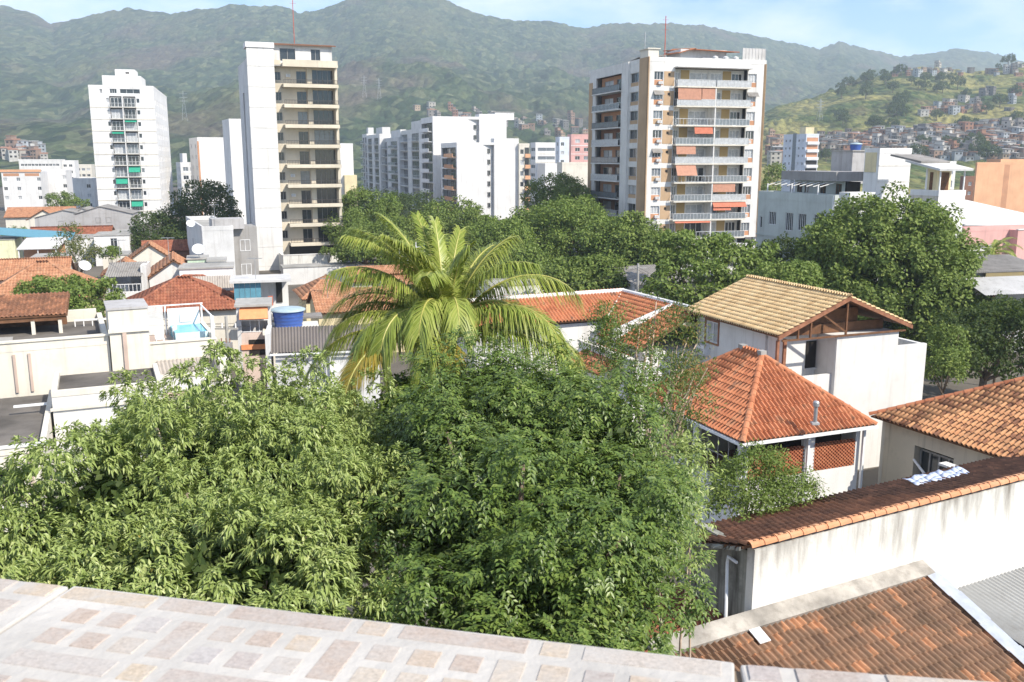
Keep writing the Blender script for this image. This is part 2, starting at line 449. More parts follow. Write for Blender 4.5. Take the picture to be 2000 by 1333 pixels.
def hill_h(w, Y, fine=True):
    yr = 1050.0; y0 = 430.0
    top = HC + np.interp(w, HW, HT) * yr
    t = (Y - y0) / (yr - y0); tc = np.clip(t, 0, 1)
    x = w * Y
    h = np.maximum(top, 0) * (0.62 * tc + 0.38 * tc ** 2)
    m = np.sin(np.pi * tc) ** 0.8
    h = h + m * np.clip(top / 60, 0, 1) * (26 * (fbm(x / 190 + 5, Y / 240, 4, True) - 0.6))
    h = np.where(t > 1, top - (Y - yr) * 0.3, h)
    if fine: h = h + np.clip(t * 4, 0, 1) * np.clip(top / 30, 0, 1) * (4.2 * np.maximum(fbm(x / 7, Y / 8, 2) - 0.33, 0) * np.clip((fbm(x / 60, Y / 60, 3) - 0.40) * 9, 0.12, 1.3) * 2)
    return h - 1.0
def land_mat(name, forest, dry, rockc, fscale, mott):
    m, n, l, b = nmat(name)
    g = n.new('ShaderNodeNewGeometry'); pos = g.outputs['Position']
    v = n.new('ShaderNodeTexVoronoi'); v.inputs['Scale'].default_value = mott; pos2 = mapped(n, l, pos, (1.0, 0.38, 0.9)); l.new(pos2, v.inputs['Vector'])
    r0 = ramp(n, forest)
    sep = n.new('ShaderNodeSeparateColor'); l.new(v.outputs['Color'], sep.inputs['Color'])
    l.new(sep.outputs['Red'], r0.inputs['Fac'])
    t1 = noise(n, l, mapped(n, l, pos, (1, 0.6, 1.5)), fscale, 6, 0.6)
    r1 = ramp(n, [(dry[1], (0, 0, 0)), (dry[1] + 0.10, (dry[2],) * 3)]); l.new(t1.outputs['Fac'], r1.inputs['Fac'])
    m1 = mixc(n, l, r1.outputs['Color'], r0.outputs['Color'], dry[0])
    t2 = noise(n, l, mapped(n, l, pos, (1.3, 0.7, 1.1)), fscale * 0.8, 7, 0.6)
    r2 = ramp(n, [(rockc[1], (0, 0, 0)), (rockc[1] + 0.08, (rockc[2],) * 3)]); l.new(t2.outputs['Color'], r2.inputs['Fac'])
    m2 = mixc(n, l, r2.outputs['Color'], m1.outputs['Color'], rockc[0])
    t3 = noise(n, l, pos2, mott * 2.2, 5, 0.75)
    r3 = ramp(n, [(0.32, (0.4, 0.4, 0.42)), (0.68, (1.55, 1.55, 1.45))]); l.new(t3.outputs['Fac'], r3.inputs['Fac'])
    m3 = mixc(n, l, 1.0, m2.outputs['Color'], r3.outputs['Color'], 'MULTIPLY')
    l.new(m3.outputs['Color'], b.inputs['Base Color'])
    b.inputs['Roughness'].default_value = 0.95; b.inputs['Specular IOR Level'].default_value = 0.05
    bp = n.new('ShaderNodeBump'); bp.inputs['Strength'].default_value = 0.7; bp.inputs['Distance'].default_value = 4.0
    l.new(v.outputs['Distance'], bp.inputs['Height']); bp.invert = True
    l.new(bp.outputs['Normal'], b.inputs['Normal'])
    return m
def sheet(name, w0, w1, nw, Ys, hf, mat):
    W = np.linspace(w0, w1, nw); WW, YY = np.meshgrid(W, Ys)
    Z = hf(WW, YY)
    V = np.stack([WW * YY, YY, Z], -1).reshape(-1, 3)
    i = np.arange(nw * len(Ys)).reshape(len(Ys), nw)
    Fq = np.stack([i[:-1, :-1], i[:-1, 1:], i[1:, 1:], i[1:, :-1]], -1).reshape(-1, 4)
    return tag(np_mesh(name, V, Fq, mat, None, True), kind='structure')
FOREST = land_mat('forest_slope', [(0.0, (0.016, 0.030, 0.016)), (0.45, (0.036, 0.056, 0.027)), (0.8, (0.066, 0.086, 0.040)), (1.0, (0.11, 0.12, 0.065))],
                  ((0.105, 0.105, 0.055), 0.52, 0.45), ((0.105, 0.074, 0.070), 0.53, 0.6), 0.0042, 0.10)
SCRUB = land_mat('scrub_hillside', [(0.0, (0.03, 0.055, 0.018)), (0.4, (0.06, 0.085, 0.026)), (0.75, (0.10, 0.12, 0.040)), (1.0, (0.15, 0.15, 0.06))],
                 ((0.25, 0.225, 0.085), 0.46, 0.9), ((0.16, 0.11, 0.075), 0.57, 0.7), 0.0105, 0.16)
sheet('mountain_range', -0.72, 0.72, 1300, np.concatenate([np.linspace(540, 1500, 110), np.linspace(1509, 3750, 180)]), mountain_h, FOREST)
sheet('hillside', 0.14, 0.76, 560, np.linspace(425, 1180, 190), hill_h, SCRUB)
GROUND = plaster('ground_earth', (0.13, 0.115, 0.095), amt=0.5, streak=0.0, var=0.35, sc_=0.3, bump=0)
g_ = MB(); g_.quad((-2800, -30, 0), (2800, -30, 0), (2800, 3780, 0), (-2800, 3780, 0))
tag(g_.build('ground', GROUND), kind='structure')

# ------------------------------------------------------------------ foliage
def unit(a): return a / (np.linalg.norm(a, axis=-1, keepdims=True) + 1e-9)
def leaf_mesh(P, D, U, L, W, fold=0.25, bend=0.0):
    """one folded blade per row: P base, D axis, U upper side, L length, W half width"""
    D = unit(D); S = unit(np.cross(D, U)); U = np.cross(S, D)
    L = L[:, None]; W = W[:, None]
    mid = P + D * L * 0.45 - U * 0.0
    a = mid + S * W + U * W * fold; b = mid - S * W + U * W * fold
    tip = P + D * L + np.array([0, 0, -1.0]) * L * bend
    n = len(P); V = np.stack([P, a, tip, b], 1).reshape(-1, 3)
    i = np.arange(n) * 4
    return V, np.concatenate([np.stack([i, i + 1, i + 2], 1), np.stack([i, i + 2, i + 3], 1)])
def rand_dirs(n, r=None):
    r = r or rng
    v = r.normal(size=(n, 3)); return unit(v)
def puffs_on(blobs, n, rad, jitter=0.25, low=-0.55, inner=0.25, r=None):
    """puff centres spread over the upper surface of a union of ellipsoids"""
    r = r or rng
    out = []
    area = np.array([b[3] * b[4] + b[4] * b[5] + b[3] * b[5] for b in blobs]); area = area / area.sum()
    tries = 0
    while len(out) < n and tries < n * 30:
        tries += 1
        k = r.choice(len(blobs), p=area); b = np.array(blobs[k], float)
        d = rand_dirs(1, r)[0]
        if d[2] < low: continue
        q = 1.0 + r.normal() * jitter * 0.35 - (r.random() * 0.75 if r.random() < inner else 0.0)
        p = b[:3] + d * b[3:6] * q
        inside = False
        for j, c in enumerate(blobs):
            if j != k and (((p - np.array(c[:3])) / np.array(c[3:6])) ** 2).sum() < 0.55: inside = True
        if inside and r.random() > inner: continue
        out.append((p, b[:3], rad * (0.7 + 0.6 * r.random())))
    return out
def crown(puffs, per, L, Wd, droop=0.3, spread=0.9, mode='leaf', squash=0.8, r=None, clus=9):
    r = r or rng
    C = np.array([p[0] for p in puffs]); O = np.array([p[1] for p in puffs]); Rr = np.array([p[2] for p in puffs])
    n = len(C) * per
    idx = np.repeat(np.arange(len(C)), per)
    out = unit(C[idx] - O[idx] + np.array([0, 0, 0.3]))
    d = unit(rand_dirs(n, r) + out * 0.55)
    rr = Rr[idx] * r.random(n) ** 0.28
    P = C[idx] + d * rr[:, None] * np.array([1, 1, squash])
    if mode == 'leaf':
        D = d * 0.55 + rand_dirs(n, r) * spread + np.array([0, 0, -droop])
        U = d + np.array([0, 0, 0.9]) + rand_dirs(n, r) * 0.5
        return leaf_mesh(P, D, U, L * (0.65 + 0.7 * r.random(n)), Wd * (0.7 + 0.6 * r.random(n)), bend=0.12)
    if mode == 'whorl':                                   # tufts of long leaves spraying from twig ends
        m = clus; Pn = np.repeat(P, m, 0); dn = np.repeat(d, m, 0)
        D = dn * 0.75 + rand_dirs(n * m, r) * spread + np.array([0, 0, -droop])
        U = dn * 0.5 + np.array([0, 0, 1.0]) + rand_dirs(n * m, r) * 0.35
        return leaf_mesh(Pn + rand_dirs(n * m, r) * 0.05, D, U, L * (0.6 + 0.7 * r.random(n * m)), Wd * (0.75 + 0.5 * r.random(n * m)), bend=0.22)
    # pinnate: leaflets in pairs along a drooping stalk
    k = clus
    A = unit(d * 0.8 + rand_dirs(n, r) * 0.7 + np.array([0, 0, -droop]))
    U = unit(np.array([0, 0, 1.0]) + d * 0.6 + rand_dirs(n, r) * 0.3)
    S = unit(np.cross(A, U)); RL = L * 2.6 * (0.7 + 0.6 * r.random(n))
    Ps, Ds, Us = [], [], []
    for j in range(k):
        t = 0.25 + 0.75 * j / (k - 1)
        q = P + A * (RL * t)[:, None] + np.array([0, 0, -1.0]) * (RL * t * t * 0.28)[:, None]
        for sgn in (-1, 1):
            Ps.append(q); Ds.append(A * 0.55 + S * sgn * (0.95 - 0.45 * t) + np.array([0, 0, -0.22]) + rand_dirs(n, r) * 0.12); Us.append(U)
    Ps, Ds, Us = np.concatenate(Ps), np.concatenate(Ds), np.concatenate(Us)
    return leaf_mesh(Ps, Ds, Us, L * (0.75 + 0.5 * r.random(len(Ps))), Wd * (0.8 + 0.4 * r.random(len(Ps))), bend=0.1)
def tree(name, label, base, blobs, npuff, rad, per, L, Wd, mat, trunk_r=0.25, bark=None, droop=0.3, spread=0.9, mode='leaf', squash=0.8, low=-0.55,
         inner=0.25, clus=9, cat='tree', limbs=7, group=None, fork=0.45, seed=1, jitter=0.25, limb_r=0.35, core=0, core_l=0.3):
    r = np.random.default_rng(seed)
    t = thing(name, label, cat, base, 0, group)
    bl = [(b[0] - base[0], b[1] - base[1], b[2] - base[2], b[3], b[4], b[5]) for b in blobs]
    pf = puffs_on(bl, npuff, rad, jitter, low, inner, r)
    V, Fc = crown(pf, per, L, Wd, droop, spread, mode, squash, r, clus)
    tag(np_mesh('crown', V, Fc, mat, t), kind='stuff')
    if core:                                              # large dark blades added inside the crown to block light
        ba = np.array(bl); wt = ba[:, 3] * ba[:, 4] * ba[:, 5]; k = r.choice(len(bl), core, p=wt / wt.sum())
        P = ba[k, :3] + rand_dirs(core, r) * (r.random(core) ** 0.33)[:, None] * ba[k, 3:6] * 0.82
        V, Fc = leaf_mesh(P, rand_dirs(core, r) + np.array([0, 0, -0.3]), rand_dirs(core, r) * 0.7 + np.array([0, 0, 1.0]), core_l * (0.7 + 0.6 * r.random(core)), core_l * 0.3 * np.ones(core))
        tag(np_mesh('shade_blades', V, Fc, LF_DEEP, t), kind='stuff')
    top = np.mean([b[:3] for b in bl], 0)
    mb = MB(); h = top[2]
    f = Vector((top[0] * fork * 0.6, top[1] * fork * 0.6, h * fork))
    mb.tube([(0, 0, -0.1), (f.x * 0.4, f.y * 0.4, f.z * 0.5), f], [trunk_r * 1.15, trunk_r * 0.9, trunk_r * 0.75], 9)
    pick = r.choice(len(pf), min(limbs, len(pf)), replace=False)
    for i in pick:
        e = Vector(pf[i][0]); m1 = f.lerp(e, 0.5) + Vector((0, 0, -0.06 * (e - f).length)) + Vector(rand_dirs(1, r)[0]) * 0.1 * (e - f).length
        mb.tube([f - Vector((0, 0, 0.2)), m1, e], [trunk_r * limb_r * 1.5, trunk_r * limb_r, trunk_r * 0.1], 6)
    mb.build('trunk', bark or BARK, t, True)
    return t
LF_MANGO = leafmat('mango_leaf', [(0.0, (0.150, 0.205, 0.055)), (0.35, (0.250, 0.318, 0.085)), (0.7, (0.32, 0.395, 0.13)), (0.96, (0.43, 0.47, 0.19)), (1.0, (0.50, 0.36, 0.07))], 0.25, 0.4, 0.45)
LF_DARK = leafmat('dark_glossy_leaf', [(0.0, (0.050, 0.090, 0.018)), (0.45, (0.098, 0.155, 0.031)), (0.85, (0.175, 0.24, 0.052)), (1.0, (0.28, 0.32, 0.11))], 0.22, 0.4, 0.4)
LF_FAR = leafmat('broad_crown_leaf', [(0.0, (0.080, 0.122, 0.026)), (0.45, (0.13, 0.182, 0.042)), (0.85, (0.19, 0.24, 0.060)), (1.0, (0.26, 0.29, 0.08))], 0.20, 0.6, 0.2)
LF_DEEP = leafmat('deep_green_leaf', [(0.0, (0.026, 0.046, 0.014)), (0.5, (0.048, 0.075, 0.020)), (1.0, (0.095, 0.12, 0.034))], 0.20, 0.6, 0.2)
LF_LIGHT = leafmat('light_green_leaf', [(0.0, (0.085, 0.13, 0.026)), (0.5, (0.14, 0.20, 0.042)), (1.0, (0.21, 0.26, 0.065))], 0.22, 0.55, 0.25)
LF_OLIVE = leafmat('olive_sparse_leaf', [(0.0, (0.07, 0.085, 0.03)), (0.5, (0.12, 0.135, 0.045)), (1.0, (0.20, 0.19, 0.07))], 0.25, 0.6, 0.2)
LF_RED = leafmat('green_and_russet_leaf', [(0.0, (0.040, 0.085, 0.020)), (0.5, (0.085, 0.130, 0.030)), (0.75, (0.15, 0.17, 0.045)), (0.93, (0.27, 0.17, 0.06)), (1.0, (0.30, 0.12, 0.06))], 0.28, 0.45, 0.35)
LF_PALM = leafmat('palm_leaflet', [(0.0, (0.14, 0.20, 0.034)), (0.5, (0.25, 0.31, 0.060)), (1.0, (0.41, 0.43, 0.12))], 0.25, 0.4, 0.35, (0.40, 0.45, 0.05))
LF_PALMY = leafmat('yellowing_palm_leaflet', [(0.0, (0.22, 0.22, 0.045)), (0.5, (0.34, 0.29, 0.055)), (1.0, (0.48, 0.32, 0.06))], 0.32, 0.4, 0.4, (0.45, 0.35, 0.05))

def frond(parent, az, el, length, droop, mat, nl=62, ll=0.62, twist=0.0, stalk=None, seed=0, hang=0.5, lw=0.022, name='frond'):
    """feather leaf: arched stalk with two rows of hanging leaflets"""
    r = np.random.default_rng(seed); n = 16
    pts = []; p = np.zeros(3); e = el
    for i in range(n + 1):
        pts.append(p.copy()); st = length / n
        p = p + st * np.array([math.cos(az) * math.cos(e), math.sin(az) * math.cos(e), math.sin(e)])
        e -= droop / n * (0.35 + 1.3 * i / n)
    pts = np.array(pts)
    T = np.gradient(pts, axis=0); T = unit(T)
    side = np.array([-math.sin(az), math.cos(az), 0.0])
    ts = np.linspace(0.14, 0.995, nl); x = ts * n
    i0 = np.minimum(x.astype(int), n - 1); fr = (x - i0)[:, None]
    B = pts[i0] * (1 - fr) + pts[i0 + 1] * fr; TT = unit(T[i0] * (1 - fr) + T[i0 + 1] * fr)
    Vs, Fs, off = [], [], 0
    for sg in (-1, 1):
        up = np.cross(TT, np.tile(side, (nl, 1))); up = np.where(up[:, 2:3] < 0, -up, up)
        S = side * sg * math.cos(twist) + up * sg * math.sin(twist)
        Ln = ll * (0.45 + 0.55 * np.sin(np.pi * (0.12 + 0.80 * ts))) * (0.85 + 0.3 * r.random(nl))
        D = unit(S * (0.95 - 0.35 * ts)[:, None] + TT * (0.35 + 0.75 * ts)[:, None] + up * 0.25 + rand_dirs(nl, r) * 0.10)
        G = np.array([0, 0, -1.0]) * (hang * (0.7 + 0.6 * r.random(nl)))[:, None]
        q0 = B; q1 = B + D * (Ln * 0.45)[:, None] + G * (Ln * 0.12)[:, None]
        q2 = B + D * (Ln * 0.85)[:, None] + G * (Ln * 0.62)[:, None]
        Wv = unit(np.cross(D, up + 1e-3)) * lw
        V = np.stack([q0 + Wv * 0.6, q0 - Wv * 0.6, q1 + Wv, q1 - Wv, q2 + Wv * 0.12, q2 - Wv * 0.12], 1).reshape(-1, 3)
        i = np.arange(nl) * 6 + off
        Fs += [np.stack([i, i + 1, i + 3, i + 2], 1), np.stack([i + 2, i + 3, i + 5, i + 4], 1)]
        Vs.append(V); off += nl * 6
    fo = np_mesh(name, np.concatenate(Vs), np.concatenate(Fs), mat, parent)
    mb = MB(); mb.tube([tuple(q) for q in pts], [0.045 * (1 - i / n) + 0.008 for i in range(n + 1)], 5)
    mb.build('stalk', stalk, fo)
    return fo

# ------------------------------------------------------------------ building helpers
class Face:
    """a wall plane in a building's own frame: o start, d along, n outward"""
    def __init__(s, o, d, n): s.o = Vector((*o, 0)); s.d = Vector((*d, 0)); s.n = Vector((*n, 0)); s.rot = math.atan2(n[1], n[0]) + math.pi / 2
    def pt(s, a, out, z): return s.o + s.d * a + s.n * out + Vector((0, 0, z))
    def box(s, mb, a0, a1, o0, o1, z0, z1, m=None):
        return mb.hexa([s.pt(a0, o1, z0), s.pt(a1, o1, z0), s.pt(a1, o0, z0), s.pt(a0, o0, z0), s.pt(a0, o1, z1), s.pt(a1, o1, z1), s.pt(a1, o0, z1), s.pt(a0, o0, z1)], m)
def wall(mb, f, a0, a1, z0, z1, holes=(), depth=0.22, out=0.0, m=None):
    hs = [(max(a0, h[0]), min(a1, h[1]), max(z0, h[2]), min(z1, h[3])) for h in holes]
    hs = [h for h in hs if h[1] - h[0] > 0.02 and h[3] - h[2] > 0.02]
    A = sorted({a0, a1, *[h[0] for h in hs], *[h[1] for h in hs]}); Z = sorted({z0, z1, *[h[2] for h in hs], *[h[3] for h in hs]})
    for i in range(len(A) - 1):
        for j in range(len(Z) - 1):
            ca, cz = (A[i] + A[i + 1]) / 2, (Z[j] + Z[j + 1]) / 2
            if any(h[0] < ca < h[1] and h[2] < cz < h[3] for h in hs): continue
            mb.quad(f.pt(A[i], out, Z[j]), f.pt(A[i + 1], out, Z[j]), f.pt(A[i + 1], out, Z[j + 1]), f.pt(A[i], out, Z[j + 1]), m)
    for h in hs:
        c = [(h[0], h[2]), (h[1], h[2]), (h[1], h[3]), (h[0], h[3])]
        for k in range(4):
            p, q = c[k], c[(k + 1) % 4]
            mb.quad(f.pt(p[0], out, p[1]), f.pt(q[0], out, q[1]), f.pt(q[0], out - depth, q[1]), f.pt(p[0], out - depth, p[1]), m)
_wc = {}
def window(parent, f, a, z, w, h, rec=0.14, out=0.0, pane=None, frame=None, cols=2, bar=0.06, name='window'):
    """a = centre along the wall, z = sill; frame with mullions and a pane behind it"""
    pane = pane or random.choice([GLASS, GLASS, GLASS, GREYGLASS, CURTAIN]); frame = frame or FRAMEW
    k = (round(w, 2), round(h, 2), cols, bar, frame.name)
    if k not in _wc:
        mb = MB()
        for x0, x1, z0, z1 in [(-w / 2, w / 2, 0, bar), (-w / 2, w / 2, h - bar, h)] + [(-w / 2 + i * (w - bar) / cols, -w / 2 + i * (w - bar) / cols + bar, bar, h - bar) for i in range(cols + 1)]:
            mb.box(x0, x1, -0.02, 0.04, z0, z1)
        _wc[k] = mb.mesh('window', frame)
    kp = ('pane', round(w, 2), round(h, 2), pane.name)
    if kp not in _wc: _wc[kp] = MB().box(-w / 2 + 0.01, w / 2 - 0.01, 0.05, 0.07, 0.01, h - 0.01).mesh('pane', pane)
    o = link(name, _wc[k], parent, f.pt(a, out - rec, z), (0, 0, f.rot))
    link('pane', _wc[kp], o)
    return o
def aircon(parent, f, a, z, out=0.0, w=0.62, h=0.42):
    k = ('ac', w, h)
    if k not in _wc:
        mb = MB(); mb.box(-w / 2, w / 2, -0.38, 0.1, 0, h, PVC)
        for i in range(4): mb.box(-w / 2 + 0.06, w / 2 - 0.06, -0.392, -0.381, 0.06 + i * 0.09, 0.10 + i * 0.09, FRAMEG)
        _wc[k] = mb.mesh('air_conditioner')
    return link('air_conditioner', _wc[k], parent, f.pt(a, out, z), (0, 0, f.rot))
def railing(parent, f, a0, a1, o0, o1, z, h=0.95, mat=None, step=0.28, name='railing', glass=None):
    """posts and rails round three sides of a balcony, o0 at the wall, o1 at the edge"""
    mb = MB(); m = mat or RAIL; e = 0.02
    def run(p, q, horiz):
        L = abs(q - p); n = max(1, int(L / step))
        for i in range(n + 1):
            c = p + (q - p) * i / n
            if horiz: f.box(mb, c - e, c + e, o1 - 2 * e, o1, z, z + h)
            else: pass
    run(a0 + e, a1 - e, True)
    f.box(mb, a0, a1, o1 - 0.05, o1 + 0.01, z + h, z + h + 0.06); f.box(mb, a0, a1, o1 - 0.045, o1 + 0.005, z + 0.02, z + 0.07)
    for s in (a0, a1):
        s0, s1 = (s, s + 0.04) if s == a0 else (s - 0.04, s)
        f.box(mb, s0, s1, o0, o1 - 0.05, z + h, z + h + 0.05)
        n = max(1, int((o1 - o0) / step))
        for i in range(n): c = o0 + (o1 - o0) * (i + 0.5) / n; f.box(mb, s0, s1, c - e, c + e, z, z + h)
    o = mb.build(name, m, parent)
    if glass:
        g = MB(); f.box(g, a0 + 0.05, a1 - 0.05, o1 - 0.035, o1 - 0.025, z + 0.08, z + h - 0.02); g.build('glass_panel', glass, o)
    return o
class Block:
    """a rectangular building surveyed from its near corner: R runs to the right of it, L to the left"""
    def __init__(s, name, label, xc, ytop, Y, a, xl=None, xr=None, Ll=None, Lr=None, cat='building', group=None, base=0.0, top=None):
        s.a = R(a); P = PX(xc, ytop, Y); s.P = P; s.z1 = top if top is not None else P.z
        s.Lr = Lr if Lr else run_to(P, s.a, xr, s.z1)
        s.Ll = Ll if Ll else run_to(P, s.a + math.pi / 2, xl, s.z1)
        if not 0.4 < s.Ll < 45: s.Ll = 13.0
        s.t = thing(name, label, cat, (P.x, P.y, base), s.a, group); s.z1 -= base; s.base = base
        s.R = Face((0, 0), (1, 0), (0, -1)); s.L = Face((0, 0), (0, 1), (-1, 0))
        s.B = Face((0, s.Ll), (1, 0), (0, 1)); s.S = Face((s.Lr, 0), (0, 1), (1, 0))
    def onR(s, px, z=None): return run_to(s.P, s.a, px, s.z1 if z is None else z + s.base)
    def onL(s, px, z=None): return run_to(s.P, s.a + math.pi / 2, px, s.z1 if z is None else z + s.base)
    def zR(s, py, a=0.0): return zat(py, s.P.y + a * math.sin(s.a)) - s.base
    def zL(s, py, a=0.0): return zat(py, s.P.y + a * math.cos(s.a)) - s.base
    def shell(s, mat, hR=(), hL=(), hS=(), hB=(), core=DARK, roof=CONC, par=0.5, z0=0.0, mR=None, mL=None, depth=0.22, name='wall', ci=0.30):
        z1 = s.z1
        for nm, f, ln, hs, mm in (('R', s.R, s.Lr, hR, mR), ('L', s.L, s.Ll, hL, mL), ('S', s.S, s.Ll, hS, None), ('B', s.B, s.Lr, hB, None)):
            mb = MB(); wall(mb, f, 0, ln, z0, z1, hs, depth); mb.build(name, mm or mat, s.t)
        i = ci
        part('interior', s.t, core, (i, s.Lr - i, i, s.Ll - i, z0, z1 - par - 0.05))
        part('roof', s.t, roof, (0.05, s.Lr - 0.05, 0.05, s.Ll - 0.05, z1 - par - 0.03, z1 - par))
        e = 0.03
        part('parapet', s.t, mat, (-e, s.Lr + e, -e, 0.25, z1 - par, z1 + 0.08), (-e, s.Lr + e, s.Ll - 0.25, s.Ll + e, z1 - par, z1 + 0.08),
             (-e, 0.25, 0.25, s.Ll - 0.25, z1 - par, z1 + 0.075), (s.Lr - 0.25, s.Lr + e, 0.25, s.Ll - 0.25, z1 - par, z1 + 0.075))
    def grid(s, f, As, Zs, w, h, pane=None, frame=None, rec=0.12, cols=2, skip=0.0):
        for z in Zs:
            for a in As:
                if random.random() >= skip: window(s.t, f, a, z, w, h, rec, 0, pane, frame, cols)
def holes(As, Zs, w, h): return [(a - w / 2, a + w / 2, z, z + h) for a in As for z in Zs]
def frac(L, *fs): return [L * f for f in fs]

# ---- barrel tiles
_tc = {}
def tile_mesh(tw, tl, mat, low):
    k = (round(tw, 3), round(tl, 3), mat.name, low)
    if k in _tc: return _tc[k]
    prof = [(-0.5, 0.012), (-0.2, 0.0), (-0.08, 0.04), (0.08, 0.095), (0.26, 0.105), (0.42, 0.06), (0.5, 0.012)] if not low else [(-0.5, 0.01), (-0.1, 0.005), (0.15, 0.07), (0.38, 0.06), (0.5, 0.01)]
    n = len(prof); v = []
    for y, dz in ((-0.06 * tl, 0.062), (1.0 * tl, 0.008)):
        for x, z in prof: v.append((x * tw * 1.02, y, z * tw / 0.22 + dz))
    for x, z in prof: v.append((x * tw * 1.02, -0.06 * tl, z * tw / 0.22 + 0.062 - 0.05))
    f = [(i, i + 1, n + i + 1, n + i) for i in range(n - 1)] + [(2 * n + i, 2 * n + i + 1, i + 1, i) for i in range(n - 1)]
    _tc[k] = (v, f); me = bpy.data.meshes.new('tile'); me.from_pydata(v, [], f); me.materials.append(mat); me.update()
    _tc[k] = (np.array(v), np.array(f), me); return _tc[k]
def inpoly(p, poly):
    c = False; n = len(poly)
    for i in range(n):
        (x1, y1), (x2, y2) = poly[i], poly[(i + 1) % n]
        if (y1 > p[1]) != (y2 > p[1]) and p[0] < (x2 - x1) * (p[1] - y1) / (y2 - y1) + x1: c = not c
    return c
def tiles(parent, corners, tw, tl, mat, indiv=0, low=False, deck=WOOD, jit=0.012, name='tile', deck_th=0.08):
    """corners: eave start, eave end, then the rest of the roof plane (parent's frame)"""
    Pc = [Vector(c) for c in corners]; O = Pc[0]; U = (Pc[1] - O).normalized()
    N = U.cross(Pc[-1] - O).normalized()
    if N.z < 0: N = -N
    W = N.cross(U)
    poly = [((p - O).dot(U), (p - O).dot(W)) for p in Pc]
    MB().slab([p - N * 0.015 for p in Pc], deck_th, None, N).build('roof_deck', deck, parent)
    x0, x1 = min(p[0] for p in poly), max(p[0] for p in poly); y1 = max(p[1] for p in poly)
    v, f, me = tile_mesh(tw, tl, mat, low)
    spots = []
    nj = int(math.ceil(y1 / tl)); 
    for j in range(nj):
        for i in range(int((x1 - x0) / tw) + 1):
            c = (x0 + (i + 0.5) * tw, (j + 0.5) * tl)
            if c[0] > x1: continue
            if inpoly((c[0], min(c[1], y1 - 0.02)), poly): spots.append(c)
    spots = [(O + U * c[0] + W * (c[1] - tl / 2)) for c in spots]
    pm = parent.matrix_world if False else Matrix.Translation(parent.location) @ parent.rotation_euler.to_matrix().to_4x4()
    camv = Vector((0, 0, HC)); spots.sort(key=lambda q: ((pm @ q) - camv).length)
    B3 = Matrix((U, W, N)).transposed()
    rest = []
    for k, q in enumerate(spots):
        rot = B3 @ Matrix.Rotation(random.gauss(0, jit), 3, 'Z') @ Matrix.Rotation(random.gauss(0, jit * 0.6), 3, 'X')
        if k < indiv:
            o = bpy.data.objects.new(name, me); COL.objects.link(o); o.parent = parent
            M4 = rot.to_4x4(); M4.translation = q + N * random.uniform(0, 0.008); o.matrix_basis = M4
        else: rest.append((np.array(rot), np.array(q)))
    if rest:
        Rm = np.array([r[0] for r in rest]); Q = np.array([r[1] for r in rest])
        V = (np.einsum('nij,vj->nvi', Rm, v) + Q[:, None, :]).reshape(-1, 3)
        Fc = (f[None] + (np.arange(len(rest)) * len(v))[:, None, None]).reshape(-1, 4)
        tag(np_mesh('roof_tiles', V, Fc, mat, parent), kind='stuff')
def ridge(parent, A, B, mat, r=0.13, step=0.40, name='ridge_tile', indiv=True):
    A, B = Vector(A), Vector(B); L = (B - A).length; n = max(1, int(L / step)); T = (B - A).normalized()
    S = T.cross(Vector((0, 0, 1))).normalized(); Nn = S.cross(T)
    k = ('ridge', r, round(L / n, 3), mat.name)
    if k not in _tc:
        ln = L / n; v = []; m = 6
        for y, s in ((-0.04, 1.12), (ln, 0.95)):
            for i in range(m + 1):
                w = math.pi * i / m; v.append((-math.cos(w) * r * s, y, math.sin(w) * r * s * 0.85))
        for i in range(m + 1): w = math.pi * i / m; v.append((-math.cos(w) * r * 0.95, -0.04, math.sin(w) * r * 0.8))
        f = [(i, i + 1, m + 2 + i, m + 1 + i) for i in range(m)] + [(2 * m + 2 + i, 2 * m + 3 + i, i + 1, i) for i in range(m)]
        me = bpy.data.meshes.new('ridge_tile'); me.from_pydata(v, [], f); me.materials.append(mat); me.update(); _tc[k] = me
    for i in range(n):
        o = bpy.data.objects.new(name, _tc[k]); COL.objects.link(o); o.parent = parent
        M4 = Matrix((S, T, Nn)).transposed().to_4x4(); M4.translation = A + T * (L * i / n) + Nn * 0.03; o.matrix_basis = M4
def dish(label, loc, r=0.5, az=0.6, group=None):
    t = thing('satellite_dish', label, 'satellite dish', loc, az, group)
    mb = MB(); mb.lathe([(0.02, 0.0), (r * 0.5, 0.05 * r / 0.5), (r * 0.85, 0.17 * r / 0.5), (r, 0.25 * r / 0.5)], 16)
    mb.lathe([(r, 0.25 * r / 0.5), (r * 0.84, 0.155 * r / 0.5), (0.02, -0.02)], 16)
    o = mb.build('reflector', PVC, t, True); o.location = (0, 0, 0.75); o.rotation_euler = (R(50), 0, 0)
    MB().tube([(0, 0, 0), (0, 0.05, 0.78)], 0.03).build('mast', METALG, t)
    MB().tube([(0, 0, 0.75), (0, -0.42 * r / 0.5, 1.15)], 0.015).build('feed_arm', METALG, t)
    return t
def tank(label, loc, r=0.75, h=1.0, group=None, lid=None):
    t = thing('water_tank', label, 'water tank', loc, 0, group)
    pr = [(0.02, 0), (r * 0.82, 0)]
    for i in range(5): z = h * i / 5; rr = r * (0.82 + 0.16 * i / 5); pr += [(rr, z + 0.02), (rr + 0.025, z + h * 0.07), (rr + 0.025, z + h * 0.13), (rr + 0.01, z + h * 0.19)]
    pr += [(r, h), (r * 1.05, h + 0.02)]
    MB().lathe(pr, 28).build('body', TANKBLUE, t, True)
    MB().lathe([(r * 1.07, h - 0.03), (r * 1.07, h + 0.05), (r * 0.9, h + 0.12), (r * 0.3, h + 0.2), (0.01, h + 0.21)], 28).build('lid', lid or TANKLID, t, True)
    return t
